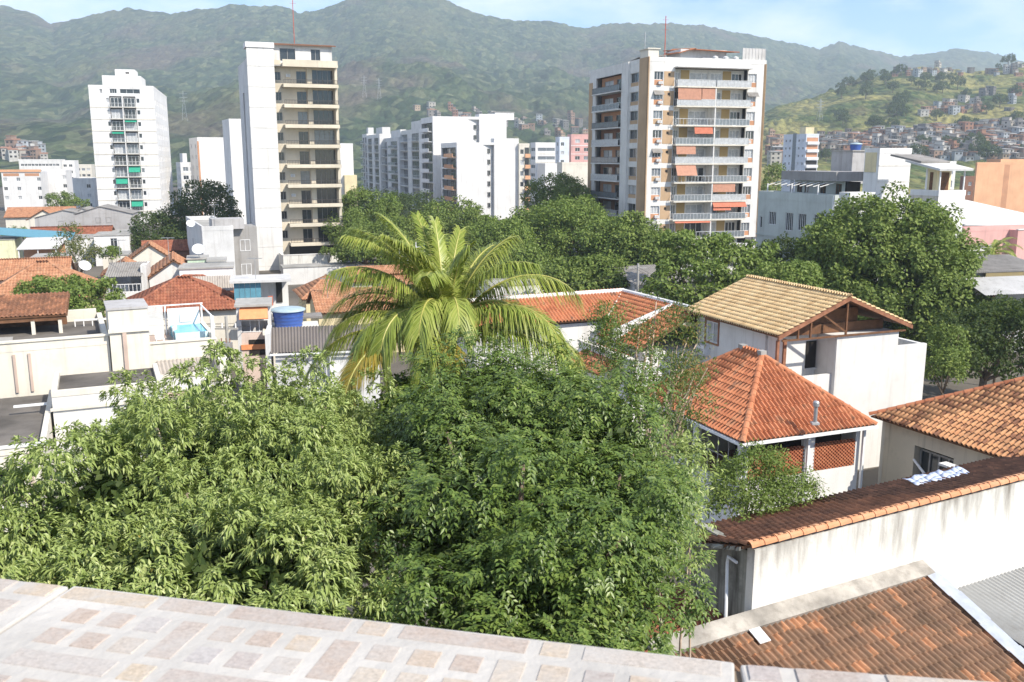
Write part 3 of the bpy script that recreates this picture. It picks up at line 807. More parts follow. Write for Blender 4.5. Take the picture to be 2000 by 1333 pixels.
T_RED = tilemat('red_clay_tile', [(0.0, (0.33, 0.115, 0.055)), (0.4, (0.44, 0.165, 0.080)), (0.75, (0.50, 0.205, 0.105)), (0.84, (0.42, 0.19, 0.10)), (0.95, (0.24, 0.12, 0.075))], amt=0.30)
T_MIX = tilemat('weathered_tan_tile', [(0.0, (0.16, 0.075, 0.045)), (0.3, (0.24, 0.11, 0.06)), (0.36, (0.44, 0.22, 0.11)), (0.7, (0.52, 0.28, 0.14)), (1.0, (0.46, 0.21, 0.10))], amt=0.5)
T_DARK = tilemat('dark_mossy_tile', [(0.0, (0.14, 0.085, 0.058)), (0.5, (0.21, 0.125, 0.080)), (0.76, (0.27, 0.15, 0.092)), (0.79, (0.38, 0.18, 0.095)), (1.0, (0.44, 0.22, 0.12))], amt=0.5, dirt=(0.05, 0.045, 0.03))
T_DARK2 = tilemat('dark_brown_tile', [(0.0, (0.13, 0.065, 0.042)), (0.6, (0.23, 0.11, 0.065)), (1.0, (0.38, 0.18, 0.10))], amt=0.45, dirt=(0.04, 0.035, 0.028))
T_TAN = tilemat('pale_tan_tile', [(0.0, (0.44, 0.29, 0.15)), (0.45, (0.58, 0.42, 0.23)), (0.9, (0.64, 0.49, 0.29)), (1.0, (0.46, 0.24, 0.12))], amt=0.22)
T_BROWN = tilemat('brown_clay_tile', [(0.0, (0.20, 0.075, 0.045)), (0.5, (0.30, 0.11, 0.065)), (1.0, (0.38, 0.16, 0.09))], amt=0.45)
T_ORANGE = tilemat('orange_clay_tile', [(0.0, (0.33, 0.155, 0.088)), (0.5, (0.42, 0.21, 0.12)), (1.0, (0.49, 0.28, 0.17))], amt=0.42)

def house(name, label, P, a, Lx, Ly, zw, zr, mat, tmat, roof='hip', over=0.45, tw=0.24, tl=0.38, wins=(), cat='house', axis='x', deck=WOOD, base=0.0):
    """walls and a tiled roof; P is the near corner of the walls; wins: (face, along, sill, w, h)"""
    t = thing(name, label, cat, (P[0], P[1], base), R(a))
    f = {'R': Face((0, 0), (1, 0), (0, -1)), 'L': Face((0, 0), (0, 1), (-1, 0)), 'S': Face((Lx, 0), (0, 1), (1, 0)), 'B': Face((0, Ly), (1, 0), (0, 1))}
    for k, F_ in f.items():
        mb = MB(); hs = [(w[1] - w[3] / 2, w[1] + w[3] / 2, w[2], w[2] + w[4]) for w in wins if w[0] == k]
        ln = Lx if k in 'RB' else Ly
        wall(mb, F_, 0, ln, 0, zw, hs)
        if roof == 'gable' and ((axis == 'x' and k in 'LS') or (axis == 'y' and k in 'RB')):
            mb.tri(F_.pt(0, 0, zw), F_.pt(ln, 0, zw), F_.pt(ln / 2, 0, zr - 0.1))
        mb.build('wall', mat, t)
    part('interior', t, DARK, (0.3, Lx - 0.3, 0.3, Ly - 0.3, 0, zw - 0.1))
    for w in wins: window(t, f[w[0]], w[1], w[2], w[3], w[4], 0.12)
    sl = (zr - zw) / ((Ly if axis == 'x' else Lx) / 2); ze = zw - over * sl; o = over
    if roof == 'gable':
        if axis == 'x':
            m = Ly / 2; g = o * 0.6
            tiles(t, [(-g, -o, ze), (Lx + g, -o, ze), (Lx + g, m, zr), (-g, m, zr)], tw, tl, tmat, 0, True, deck)
            tiles(t, [(Lx + g, Ly + o, ze), (-g, Ly + o, ze), (-g, m, zr), (Lx + g, m, zr)], tw, tl, tmat, 0, True, deck)
            ridge(t, (-g, m, zr), (Lx + g, m, zr), tmat)
        else:
            m = Lx / 2; g = o * 0.6
            tiles(t, [(-o, Ly + g, ze), (-o, -g, ze), (m, -g, zr), (m, Ly + g, zr)], tw, tl, tmat, 0, True, deck)
            tiles(t, [(Lx + o, -g, ze), (Lx + o, Ly + g, ze), (m, Ly + g, zr), (m, -g, zr)], tw, tl, tmat, 0, True, deck)
            ridge(t, (m, -g, zr), (m, Ly + g, zr), tmat)
    elif roof == 'hip':
        if axis == 'x': r0, r1 = (min(Ly / 2, Lx / 2 - 0.1), Ly / 2, zr), (max(Lx - Ly / 2, Lx / 2 + 0.1), Ly / 2, zr)
        else: r0, r1 = (Lx / 2, min(Lx / 2, Ly / 2 - 0.1), zr), (Lx / 2, max(Ly - Lx / 2, Ly / 2 + 0.1), zr)
        c = [(-o, -o, ze), (Lx + o, -o, ze), (Lx + o, Ly + o, ze), (-o, Ly + o, ze)]
        if axis == 'x':
            tiles(t, [c[0], c[1], r1, r0], tw, tl, tmat, 0, True, deck); tiles(t, [c[2], c[3], r0, r1], tw, tl, tmat, 0, True, deck)
            tiles(t, [c[3], c[0], r0], tw, tl, tmat, 0, True, deck); tiles(t, [c[1], c[2], r1], tw, tl, tmat, 0, True, deck)
            hp = [(c[0], r0), (c[3], r0), (c[1], r1), (c[2], r1), (r0, r1)]
        else:
            tiles(t, [c[3], c[0], r0, r1], tw, tl, tmat, 0, True, deck); tiles(t, [c[1], c[2], r1, r0], tw, tl, tmat, 0, True, deck)
            tiles(t, [c[0], c[1], r0], tw, tl, tmat, 0, True, deck); tiles(t, [c[2], c[3], r1], tw, tl, tmat, 0, True, deck)
            hp = [(c[0], r0), (c[1], r0), (c[2], r1), (c[3], r1), (r0, r1)]
        for A, B in hp: ridge(t, A, B, tmat)
    return t

# ================================================================== tall apartment buildings
def antenna(label, p, h, mat=METALG, r=0.05, cat='antenna', guy=False):
    t = thing('roof_antenna', label, cat, p)
    MB().tube([(0, 0, 0), (0, 0, h)], r, 5).build('mast', mat, t)
    for z in (0.72, 0.82, 0.92): part('crossbar', t, mat, (-0.5, 0.5, -0.02, 0.02, h * z, h * z + 0.03))
    return t
# ---- beige balcony tower with blank white flank
b = Block('apartment_tower', 'tall slim tower with blank white wall beside a column of beige balconies', 481, 92, 140, 21, 463.5, 657)
t = b.t; s1 = b.onR(534); s2 = b.onR(549); Lr = b.Lr
Ym = b.P.y + 0.6 * Lr * math.sin(b.a)
zt, zb = zat(131, Ym), zat(479, Ym); hf = (zt - zb) / 9
mb = MB(); zz = [0] + [zb - 3.1 + hf * k for k in range(0, 11)] + [b.z1]
for k in range(len(zz) - 1): b.R.box(mb, -0.02, s1, -0.4, 0.0, zz[k] + (0.05 if k else 0), zz[k + 1] - 0.05) ; b.R.box(mb, 0.0, s1 - 0.02, -0.4, -0.05, zz[k + 1] - 0.06, zz[k + 1] + 0.06)
mb.build('blank_wall', PALEGREY if False else WHITE, t)['label'] = 'tall blank white wall with shallow joints at each storey'
mb = MB(); wall(mb, b.L, 0, b.Ll, 0, b.z1 - 1.5, [(b.Ll * 0.45, b.Ll * 0.60, 2, b.z1 - 6)], 0.8); mb.build('wall', PALEGREY, t)
mb = MB(); wall(mb, b.S, 0, b.Ll, 0, b.z1 - 3); mb.build('wall', BEIGE, t)
mb = MB(); wall(mb, b.B, 0, Lr, 0, b.z1 - 3); mb.build('wall', WHITE, t)
part('interior', t, DARK, (0.4, Lr - 0.3, 2.4, b.Ll - 0.3, 0, zt - 0.1))
part('coping', t, WHITE2, (-0.15, s1 + 0.1, -0.15, 3.2, b.z1, b.z1 + 0.75))
part('roof', t, CONC, (0.2, Lr - 0.1, 0.4, b.Ll - 0.2, zt + 0.05, zt + 0.25))
# penthouse behind the top parapet
zp = zat(86, Ym); mb = MB(); F2 = Face((s1, 1.6), (1, 0), (0, -1)); Lp = Lr - s1 - 0.4
hp = [(Lp * 0.12, Lp * 0.38, zt + 0.9, zp - 0.55), (Lp * 0.64, Lp * 0.80, zt + 0.9, zp - 0.55)]
wall(mb, F2, 0, Lp, zt + 0.2, zp, hp); mb.box(s1, s1 + Lp, 1.62, 6, zp - 0.1, zp); F2.box(mb, Lp - 0.02, Lp, -4, 0, zt + 0.2, zp); mb.build('penthouse_wall', WHITE, t)
for h in hp: window(t, F2, (h[0] + h[1]) / 2, h[2], h[1] - h[0], h[3] - h[2], 0.12, pane=GLASS, frame=FRAMEG)
MB().slab([(s1 - 0.6, 0.9, zp + 0.02), (Lr + 0.1, 0.9, zp + 0.02), (Lr + 0.1, 6.5, zp + 0.7), (s1 - 0.6, 6.5, zp + 0.7)], 0.18).build('penthouse_roof', BROWNWALL, t)
# recessed window column
mb = MB(); FW = Face((0, 0), (1, 0), (0, -1))
wh = [(s1 + 0.15, s2 - 0.1, zb + hf * k + 1.05, zb + hf * k + 2.25) for k in range(0, 9)]
wall(mb, b.R, s1, s2, 2.2, zt + 1.0, wh, 0.2, -1.3); mb.build('recess_wall', BEIGE, t)
for h in wh: window(t, b.R, (h[0] + h[1]) / 2, h[2], h[1] - h[0], h[3] - h[2], 0.14, -1.3, GLASS, FRAMEG)
# loggias
bw = Lr - s2
for k in range(0, 10):
    z = zb + hf * k
    bal = MB(); b.R.box(bal, s2, Lr - 0.05, -1.9, 0.75, z, z + 0.16); b.R.box(bal, s2, Lr, 0.62, 0.78, z - 0.06, z + 0.34); b.R.box(bal, s2 + 0.02, Lr - 0.02, 0.60, 0.72, z + 0.34, z + (0.95 if k == 9 else 0.46))
    b.R.box(bal, s2, s2 + 0.12, -1.3, 0.6, z + 0.16, z + 0.45); b.R.box(bal, Lr - 0.12, Lr, -0.2, 0.6, z + 0.16, z + 0.45)
    bo = bal.build('balcony', BEIGE, t)
    if k == 9: continue
    if k >= 0:
        railing(bo, b.R, s2 + 0.1, Lr - 0.1, 0.3, 0.68, z + 0.46, 0.55, RAILD, 0.22, 'railing')
    fl = z + 0.16; tp = z + hf - 0.02
    d0, d1 = s2 + bw * 0.27, s2 + bw * 0.45; o0, o1 = s2 + bw * 0.56, Lr - 0.45
    bk = MB(); wall(bk, b.R, s2, Lr - 0.12, fl, tp, [(d0, d1, fl, fl + 2.25), (o0, o1, fl, tp - 0.25)], 0.25, -1.3); bk.build('loggia_wall', BEIGE, t)
    window(t, b.R, (d0 + d1) / 2, fl, d1 - d0, 2.25, 0.14, -1.3, random.choice([GLASS, GLASS, GREYGLASS]), FRAMEG, 2, 0.05, 'door')
    window(t, b.R, (o0 + o1) / 2, fl, o1 - o0, tp - 0.25 - fl, 0.2, -1.3, GREYGLASS if k in (5,) else GLASS, FRAMEG, 4, 0.05)
    if k in (8, 3, 2): aircon(t, b.R, s2 + bw * 0.12, z + 1.5, -1.25)
    pl = MB(); b.R.box(pl, s2 + bw * 0.46, s2 + bw * 0.55, -1.28, -1.02, fl, tp); pl.build('pillar', BEIGE, t)
mb = MB(); b.R.box(mb, Lr - 0.42, Lr - 0.02, -1.9, 0.02, 2.2, zt); mb.build('corner_pier', BEIGE, t)
for u, v in ((0.1, 0.24), (0.50, 0.58)): mb = MB(); b.R.box(mb, s2 + bw * u, s2 + bw * v, -1.2, -0.7, 3.6, zb); mb.build('ground_pillar', CREAM, t)
part('ground_storey_wall', t, DARK, (s1, Lr - 0.5, 1.9, 2.2, 0, zb))
# podium wall in front of it
p0 = PX(553, 500, 136.0); L_ = run_to(p0, b.a, 686, p0.z)
pd = thing('podium_wall', 'low stained white podium wall at the foot of the beige balcony tower', 'wall', (p0.x, p0.y, 0), b.a)
part('wall', pd, STAINED, (0, L_, 0, 0.35, 0, p0.z), (0, 0.35, 0.35, 5.2, 0, p0.z - 0.02), (L_ - 0.35, L_, 0.35, 9, 0, p0.z - 0.03))
part('coping', pd, WHITE, (-0.06, L_ + 0.06, -0.06, 0.41, p0.z, p0.z + 0.12))
part('deck', pd, CONC, (0.35, L_ - 0.35, 0.35, 9, p0.z - 1.2, p0.z - 1.1))
c = PX(575, 84, Ym + 3); antenna('thin mast on the roof of the slim tower with beige balconies', (c.x, c.y, zp + 0.4), 8.0, REDMAST, 0.06)

# ---- white tower on the left with a middle strip of balconies and green awnings
b = Block('apartment_tower', 'white tower with green awnings on a central strip of balconies', 299, 169, 243, 106, 172, None, Lr=44)
t = b.t; L = b.Ll; n = 14; hf = 2.9; ztop = b.z1 - 2.4
Zs = [ztop - hf * (k + 1) for k in range(n) if ztop - hf * (k + 1) > 1]
q = lambda zx: (1200 - zx) / 515.0 * L
c0, c1 = q(1050), q(842); cm = (c0 + c1) / 2
sw = [q(1068), q(828)]
hL = holes(sw, [z + 1.1 for z in Zs], 0.75, 1.1) + [(c0, c1, z + 0.02, z + 2.7) for z in Zs]
Sa = [4, 9, 15, 21, 27, 33, 39]
hR = holes(Sa, [z + 0.9 for z in Zs], 1.5, 1.3)
ph = [(q(1090), q(930), b.z1 - 1.9, b.z1 - 0.8), (q(905), q(850), b.z1 - 1.9, b.z1 - 0.8), (q(790), q(770), b.z1 - 1.9, b.z1 - 0.9)]
b.shell(WHITE2, hR, hL + ph, depth=0.5, ci=0.6)
b.grid(b.R, Sa, [z + 0.9 for z in Zs], 1.5, 1.3)
for z in Zs:
    for a in sw: window(t, b.L, a, z + 1.1, 0.75, 1.1, 0.12, cols=1)
    bd = MB(); b.L.box(bd, -0.03, c0 - 0.05, -0.1, 0.07, z - 0.18, z + 0.06); bd.build('floor_band', CREAM, t); bd = MB(); b.L.box(bd, c1 + 0.05, L + 0.03, -0.1, 0.07, z - 0.18, z + 0.06); bd.build('floor_band', CREAM, t)
    bb = MB(); b.L.box(bb, c0, c1, -0.4, 0.7, z - 0.08, z + 0.06); bo = bb.build('balcony', CREAM, t)
    railing(bo, b.L, c0 + 0.05, c1 - 0.05, 0, 0.68, z + 0.06, 0.9, RAIL, 0.35)
    for s_, (u, v) in enumerate(((c0, cm), (cm, c1))): window(t, b.L, (u + v) / 2, z + 0.08, (v - u) * 0.86, 2.3, 0.3, 0, random.choice([GLASS, GREYGLASS, CURTAIN]), FRAMEW, 3, 0.08)
mb = MB(); b.L.box(mb, cm - 0.12, cm + 0.12, -0.1, 0.62, Zs[-1], ztop); mb.build('balcony_divider', WHITE2, t)
for h in ph: window(t, b.L, (h[0] + h[1]) / 2, h[2], h[1] - h[0], h[3] - h[2], 0.2, cols=3, pane=GLASS)
for k, (side, big) in {6: (0, 1), 7: (1, 1), 9: (0, 1), 10: (1, 1), 2: (0, 0), 3: (1, 0)}.items():
    if k < len(Zs):
        u, v = (c0, cm - 0.15) if side == 0 else (cm + 0.15, c1); z = Zs[k]; f = b.L; dz = 1.45 if big else 0.5
        aw = MB(); aw.slab([f.pt(u + 0.1, 0.15, z + 2.65), f.pt(v - 0.1, 0.15, z + 2.65), f.pt(v - 0.1, 0.95, z + 2.65 - dz), f.pt(u + 0.1, 0.95, z + 2.65 - dz)], 0.04); aw.build('awning', GREENAWN, t)
u0, u1, v0, v1 = b.z1, q(1100), q(790), 0
part('roof_block', t, WHITE2, (2, 14, q(1100), q(790), b.z1 - 0.5, b.z1 + 2.6), (3.5, 11, q(1050), q(890), b.z1 + 2.6, b.z1 + 4.3))
mb = MB(); Face((2, 0), (0, 1), (-1, 0)).box(mb, q(1010), q(980), -0.05, 0.03, b.z1 + 3.1, b.z1 + 3.5); mb.build('roof_block_opening', DARK, t)

# ---- ten-storey block with tan corner piers and long balconies (right of centre)
b = Block('apartment_building', 'ten storey block with tan brick piers, long balconies and orange blinds', 1268, 112, 143, 16, 1152, 1497)
t = b.t; Lr, Ll = b.Lr, b.Ll
q = lambda zx: (zx - 440) / 675.0 * Lr
Ym = b.P.y + 0.5 * Lr * math.sin(b.a)
zlo, zhi = zat(464, Ym), zat(171, Ym); hf = (zhi - zlo) / 8
Zs = [zlo + hf * k for k in range(9)]; zroof = Zs[-1] + hf
zbase = zlo - 0.15
w0, w1 = q(472), q(522); p0_, p1_ = q(526), q(584); e0, e1 = q(1012), q(1062); B0, BM, B1 = q(588), q(808), q(1010)
hR = [(w0, w1, z + 0.15, z + 2.15) for z in Zs] + [(e0, e1, z + 0.15, z + 2.15) for z in Zs] + [(B0, B1, z + 0.0, z + hf - 0.12) for z in Zs]
Lq = lambda zx: b.onL(1120 + zx / 2.9625)
l0, l1, l2, l3 = Lq(385), Lq(330), Lq(292), Lq(132)
hL = [(l0 + 0.3, l1 - 0.2, z + 0.3, z + 2.3) for z in Zs] + [(l2, l3, z + 0.02, z + hf - 0.15) for z in Zs]
b.shell(WHITE, hR, hL, depth=0.3, z0=zbase, par=0.6, ci=1.5)
mb = MB(); b.R.box(mb, -0.06, 0.12, -0.5, 0.05, zbase, b.z1 + 0.1); b.L.box(mb, 0.02, l0, -0.2, 0.06, zbase, b.z1 + 0.1); mb.build('corner_pier', TAN, t)
mb = MB(); b.L.box(mb, Ll - 1.6, Ll + 0.05, -0.2, 0.08, zbase, b.z1 - 2.0); mb.build('corner_pier', TAN, t)
mb = MB(); b.S.box(mb, -0.04, 3.0, -0.3, 0.09, zbase, b.z1 - 0.5); b.R.box(mb, Lr - 0.32, Lr + 0.05, -0.1, 0.04, zbase, b.z1 - 0.5); mb.build('corner_pier', TAN, t)
mb = MB(); b.L.box(mb, l1, l2, -0.2, 0.35, zbase, b.z1); mb.build('white_pier', WHITE, t)
for k, z in enumerate(Zs):
    top = k == 8
    # window bays with terracotta infill and air conditioners
    mb = MB(); b.R.box(mb, w0 - 0.02, w1 + 0.02, -0.25, -0.08, z + 0.15, z + 0.95); mb.build('spandrel', TERRAC if k % 3 else TAN, t); mb = MB(); b.R.box(mb, e0, e1, -0.25, -0.08, z + 0.15, z + 0.85); mb.build('spandrel', TERRAC, t)
    window(t, b.R, (w0 + w1) / 2, z + 0.95, w1 - w0, 1.18, 0.16, 0, random.choice([GLASS, GREYGLASS, CURTAIN]), FRAMEW, 3)
    window(t, b.R, (e0 + e1) / 2, z + 0.85, e1 - e0, 1.28, 0.16, 0, random.choice([GLASS, GREYGLASS, CURTAIN]), FRAMEW, 3)
    aircon(t, b.R, w0 + 0.95, z + 0.3, 0.0)
    if k % 2: aircon(t, b.R, e0 + 0.5, z + 0.25, 0.0)
    mb = MB(); b.R.box(mb, p0_, p1_, -0.1, 0.03, z + 0.1, z + 2.2); mb.build('tan_panel', TAN, t)
    mb = MB(); b.R.box(mb, (p0_ + p1_) / 2 - 0.18, (p0_ + p1_) / 2 + 0.18, -0.1, 0.05, z + 1.55, z + 1.95); mb.build('vent', DARK, t)
    # balcony
    sb = MB(); b.R.box(sb, B0 - 0.1, B1 + 0.1, -1.4, 1.15, z - 0.16, z + 0.02)
    bo = sb.build('balcony', CREAM, t)
    railing(bo, b.R, B0 - 0.05, BM - 0.1, 0.05, 1.1, z + 0.03, 0.92, RAIL, 0.55, glass=None if k in (0, 3, 6) else CURTAIN if k in (8, 7, 4) else GREYGLASS)
    railing(bo, b.R, BM + 0.1, B1 + 0.05, 0.05, 1.1, z + 0.03, 0.92, RAIL, 0.55, glass=CURTAIN if k in (8, 5, 4, 2, 7) else GREYGLASS)
    # back wall with ochre doors
    fl, tp = z + 0.02, z + hf - 0.16
    doors = []
    for (u, v) in ((B0, BM), (BM, B1)):
        W_ = v - u
        dq = (u + W_ * 0.24, u + W_ * 0.46) if u == B0 else (u + W_ * 0.38, u + W_ * 0.62)
        ws = [(u + W_ * 0.03, dq[0] - 0.15), (dq[1] + 0.15, v - W_ * 0.05)]
        bk = MB(); wall(bk, b.R, u, v, fl, tp, [(x0, x1, fl + 0.05, fl + 2.2) for x0, x1 in ws], 0.15, -1.25); bk.build('balcony_back_wall', WHITE, t)
        dm = MB(); b.R.box(dm, dq[0], dq[1], -1.3, -1.2, fl, tp - 0.15); dm.build('ochre_panel', OCHRE, t)
        for x0, x1 in ws: window(t, b.R, (x0 + x1) / 2, fl + 0.05, x1 - x0, 2.15, 0.1, -1.25, random.choice([GLASS, GREYGLASS, CURTAIN, CURTAIN]), FRAMEW, 3, 0.07)
    # left side: window bay and dark loggia
    window(t, b.L, (l0 + l1) / 2 + 0.05, z + 0.9, l1 - l0 - 0.5, 1.4, 0.2, 0, None, FRAMEG, 2)
    mb = MB(); b.L.box(mb, l0 + 0.3, l1 - 0.2, -0.25, -0.1, z + 0.3, z + 0.88); mb.build('spandrel', TAN, t)
    sb = MB(); b.L.box(sb, l2, l3, -1.2, 0.75, z - 0.16, z + 0.02); bl = sb.build('balcony', WHITE, t)
    railing(bl, b.L, l2 + 0.1, l3 - 0.1, 0.02, 0.72, z + 0.03, 0.92, RAIL if k % 2 else RAILD, 0.6, glass=(CURTAIN if k in (1, 5, 3) else GREYGLASS))
    bk = MB(); ml = (l2 + l3) / 2; wall(bk, b.L, l2, l3, fl, tp, [(l2 + 1, ml - 0.6, fl, fl + 2.1), (ml + 0.8, l3 - 1.2, fl, fl + 2.1)], 0.15, -1.1); bk.build('balcony_back_wall', BROWNWALL if k % 2 else TERRAC, t)
    window(t, b.L, (l2 + 1 + ml - 0.6) / 2, fl, ml - l2 - 1.6, 2.1, 0.1, -1.1, GLASS, FRAMEG, 2); window(t, b.L, (ml + 0.8 + l3 - 1.2) / 2, fl, l3 - ml - 2.0, 2.1, 0.1, -1.1, CURTAIN if k % 3 else GLASS, FRAMEG, 2)
mb = MB(); b.R.box(mb, BM - 0.09, BM + 0.09, -1.2, 1.05, Zs[0], Zs[-1]); mb.build('balcony_divider', WHITE, t)
mb = MB(); b.R.box(mb, B0 - 0.2, B1 + 0.2, -0.3, 1.25, zroof - 0.10, zroof + 0.04); mb.build('top_canopy', PALEGREY, t)
def blind(u, v, z, drop, out, mat, o0=1.0):
    aw = MB(); f = b.R
    aw.slab([f.pt(u, o0, z + hf - 0.2), f.pt(v, o0, z + hf - 0.2), f.pt(v, o0 + out, z + hf - 0.2 - drop), f.pt(u, o0 + out, z + hf - 0.2 - drop)], 0.03); aw.build('blind', mat, t)
bwid = BM - B0
blind(B0 + 0.1, B0 + bwid * 0.62, Zs[7], 1.75, 0.12, TERRAAWN); blind(B0 + bwid * 0.64, BM - 0.1, Zs[7], 1.7, 0.05, TERRAAWN)
blind(B0 + bwid * 0.47, B0 + bwid * 0.95, Zs[5], 1.05, 0.25, REDAWN)
blind(B0 + 0.1, B0 + bwid * 0.52, Zs[4], 1.25, 0.2, TERRAAWN); blind(B0 + 0.1, B0 + bwid * 0.54, Zs[3], 1.6, 0.75, TERRAAWN)
blind(BM + 0.15, BM + bwid * 0.62, Zs[2], 1.3, 0.1, TERRAAWN); blind(BM + 0.15, BM + bwid * 0.92, Zs[1], 0.75, 0.55, REDAWN); blind(BM + 0.15, BM + bwid * 0.5, Zs[1], 1.25, 0.5, REDAWN)
blind(B0 + 0.2, BM - 0.2, Zs[0], 0.25, 0.4, REDAWN)
for k in (7, 4): 
    aw = MB(); f = b.R; z = Zs[k]; aw.slab([f.pt(w0 - 0.1, 0.02, z + 2.25), f.pt(w1 + 0.1, 0.02, z + 2.25), f.pt(w1 + 0.1, 0.55, z + 1.6), f.pt(w0 - 0.1, 0.55, z + 1.6)], 0.03); aw.build('window_hood', FIBRO, t)
aw = MB(); z = Zs[7]; aw.slab([f.pt(e0 - 0.1, 0.02, z + 2.25), f.pt(e1 + 0.3, 0.02, z + 2.25), f.pt(e1 + 0.3, 0.55, z + 1.6), f.pt(e0 - 0.1, 0.55, z + 1.6)], 0.03); aw.build('window_hood', FIBRO, t)
part('ground_storey', t, DARK, (1.5, Lr - 1, 2.0, Ll - 2, 0, zbase))
for x in (0.4, Lr * 0.3, Lr * 0.55, Lr * 0.8, Lr - 0.6): part('ground_pillar', t, WHITE, (x, x + 0.5, 0.3, 0.8, 0, zbase))
# roof house with a red pitched roof, screen and tank room
zr0 = b.z1 - 0.6
hx0, hx1 = q(655), q(975)
part('roof_house_wall', t, PALEGREY, (hx0 + 0.3, hx1 - 1.2, 3, 8, zr0, zr0 + 2.3), (q(780), hx1 - 0.3, 2.2, 3.0, zr0, zr0 + 1.0))
MB().slab([(hx0 - 0.2, 8.4, zr0 + 2.6), (hx1 + 0.3, 8.4, zr0 + 2.6), (hx1 + 0.3, 1.6, zr0 + 2.0), (hx0 + 2.2, 1.6, zr0 + 2.2)], 0.12).build('roof_house_roof', T_RED, t)
MB().slab([(hx0 + 2.2, 1.5, zr0 + 2.35), (hx0 - 0.3, 2.4, zr0 + 1.7), (hx0 - 0.3, 8.4, zr0 + 1.9), (hx0 + 1.4, 8.4, zr0 + 2.9)], 0.12).build('roof_house_roof', T_RED, t)
mb = MB(); b.R.box(mb, q(978), Lr - 0.1, -0.3, -0.25, zr0 + 0.6, zr0 + 2.4)
for i in range(8): x = q(978) + (Lr - 0.1 - q(978)) * i / 7; mb.box(x - 0.04, x + 0.04, 0.2, 0.26, zr0 + 0.6, zr0 + 2.45)
mb.build('glass_screen', FIBROL, t)
part('tank_room', t, CREAM, (0.3, 2.0, 1.0, 4, b.z1 - 0.6, b.z1 + 1.3), (0.1, 2.2, 0.8, 4.2, b.z1 + 1.3, b.z1 + 1.45))
MB().slab([(0.4, 5, b.z1 + 0.5), (0.4, Ll - 1, b.z1 - 1.0), (5, Ll - 1, b.z1 + 0.2), (5, 5, b.z1 + 1.0)], 0.12).build('terrace_roof', FIBRO, t)
for i in range(3): MB().lathe([(0.02, 0), (0.42, 0), (0.45, 0.7), (0.1, 0.85), (0.01, 0.86)], 12, None, (q(830 + i * 60), 0.9, zr0 + 0.35)).build('roof_fan', PALEGREY, t)
for i, (zx, h, m_) in enumerate(((622, 7.5, REDMAST), (505, 5.0, METALG))):
    p = b.t.location; u = Vector((math.cos(b.a), math.sin(b.a), 0)); w_ = Vector((-math.sin(b.a), math.cos(b.a), 0)); cpos = Vector(p) + u * q(zx) + w_ * 6
    antenna(['red mast on the roof of the ten storey block with balconies', 'thin grey mast near the tank room of the ten storey block'][i], (cpos.x, cpos.y, zr0), h, m_, 0.07)
p0 = PX(1299, 481, 132); L_ = run_to(p0, R(16), 1474, p0.z)
pd = thing('podium_wall', 'low white garden wall with openings below the ten storey block', 'wall', (p0.x, p0.y, 0), R(16))
F_ = Face((0, 0), (1, 0), (0, -1)); mb = MB(); wall(mb, F_, 0, L_, 0, p0.z, [(L_ * 0.5, L_ * 0.62, 1.2, 2.4), (L_ * 0.68, L_ * 0.78, 1.2, 2.4), (L_ * 0.84, L_ * 0.94, 1.2, 2.4)]); mb.build('wall', WHITE2, pd)
part('deck', pd, CONC, (0, L_, 0.25, 6, p0.z - 0.4, p0.z - 0.3))
part('coping', pd, WHITE2, (-0.05, L_ + 0.05, -0.05, 0.25, p0.z, p0.z + 0.12))
for fr in (0.56, 0.73, 0.89): window(pd, F_, L_ * fr, 1.2, L_ * 0.1, 1.2, 0.12, frame=FRAMEG)

# ---- white complex in the centre
def rows(z1, n, hf, off): return [z1 - off - hf * (k + 1) for k in range(n) if z1 - off - hf * (k + 1) > 0.5]
b = Block('apartment_building', 'nearest block of the white complex with window slot and orange balconies', 892, 279, 255, 17, 861, 1013)
t = b.t; Lr = b.Lr; hf = 2.95; Zs = rows(b.z1, 8, hf, 0.8)
r0, r1 = b.onR(943), b.onR(965)
hL = [(1.2, b.Ll - 1, z + 0.02, z + 2.5) for z in Zs]
hR = [(r0, r1, 0.5, b.z1 - 0.6)]
b.shell(WHITE2, hR, hL, depth=0.3, ci=1.3)
mb = MB(); mb.quad((r0, 0.02, 0), (r1 - 0.02, 1.25, 0), (r1 - 0.02, 1.25, b.z1 - 0.6), (r0, 0.02, b.z1 - 0.6)); mb.build('slot_wall', PALEGREY, t)
fs = Face((r0, 0.02), ((r1 - r0 - 0.1) / math.hypot(r1 - r0 - 0.1, 2.18), 2.18 / math.hypot(r1 - r0 - 0.1, 2.18)), (0.64, -0.77))
for z in Zs: window(t, Face((r0, 0), (1, 0), (0, -1)), (r1 - r0) * 0.5, z + 0.9, 1.3, 1.3, 0.5, 0.0, GLASS, FRAMEG, 2)
part('raised_front', t, WHITE2, (r1 + 0.02, Lr + 0.02, -0.05, 3.5, 0, b.z1 + 1.2))
for k, z in enumerate(Zs):
    sb = MB(); b.L.box(sb, 1.0, b.Ll * 0.6, -1.0, 1.0, z - 0.16, z + 0.02); b.L.box(sb, 1.0, b.Ll * 0.6, 0.9, 1.0, z + 0.02, z + 0.85); sb.build('balcony', ORANGEP if k % 3 != 1 else TERRAC, t)
    window(t, b.L, b.Ll * 0.5, z + 0.05, b.Ll * 0.7, 2.3, 0.9, 0, GLASS, FRAMEG, 5)
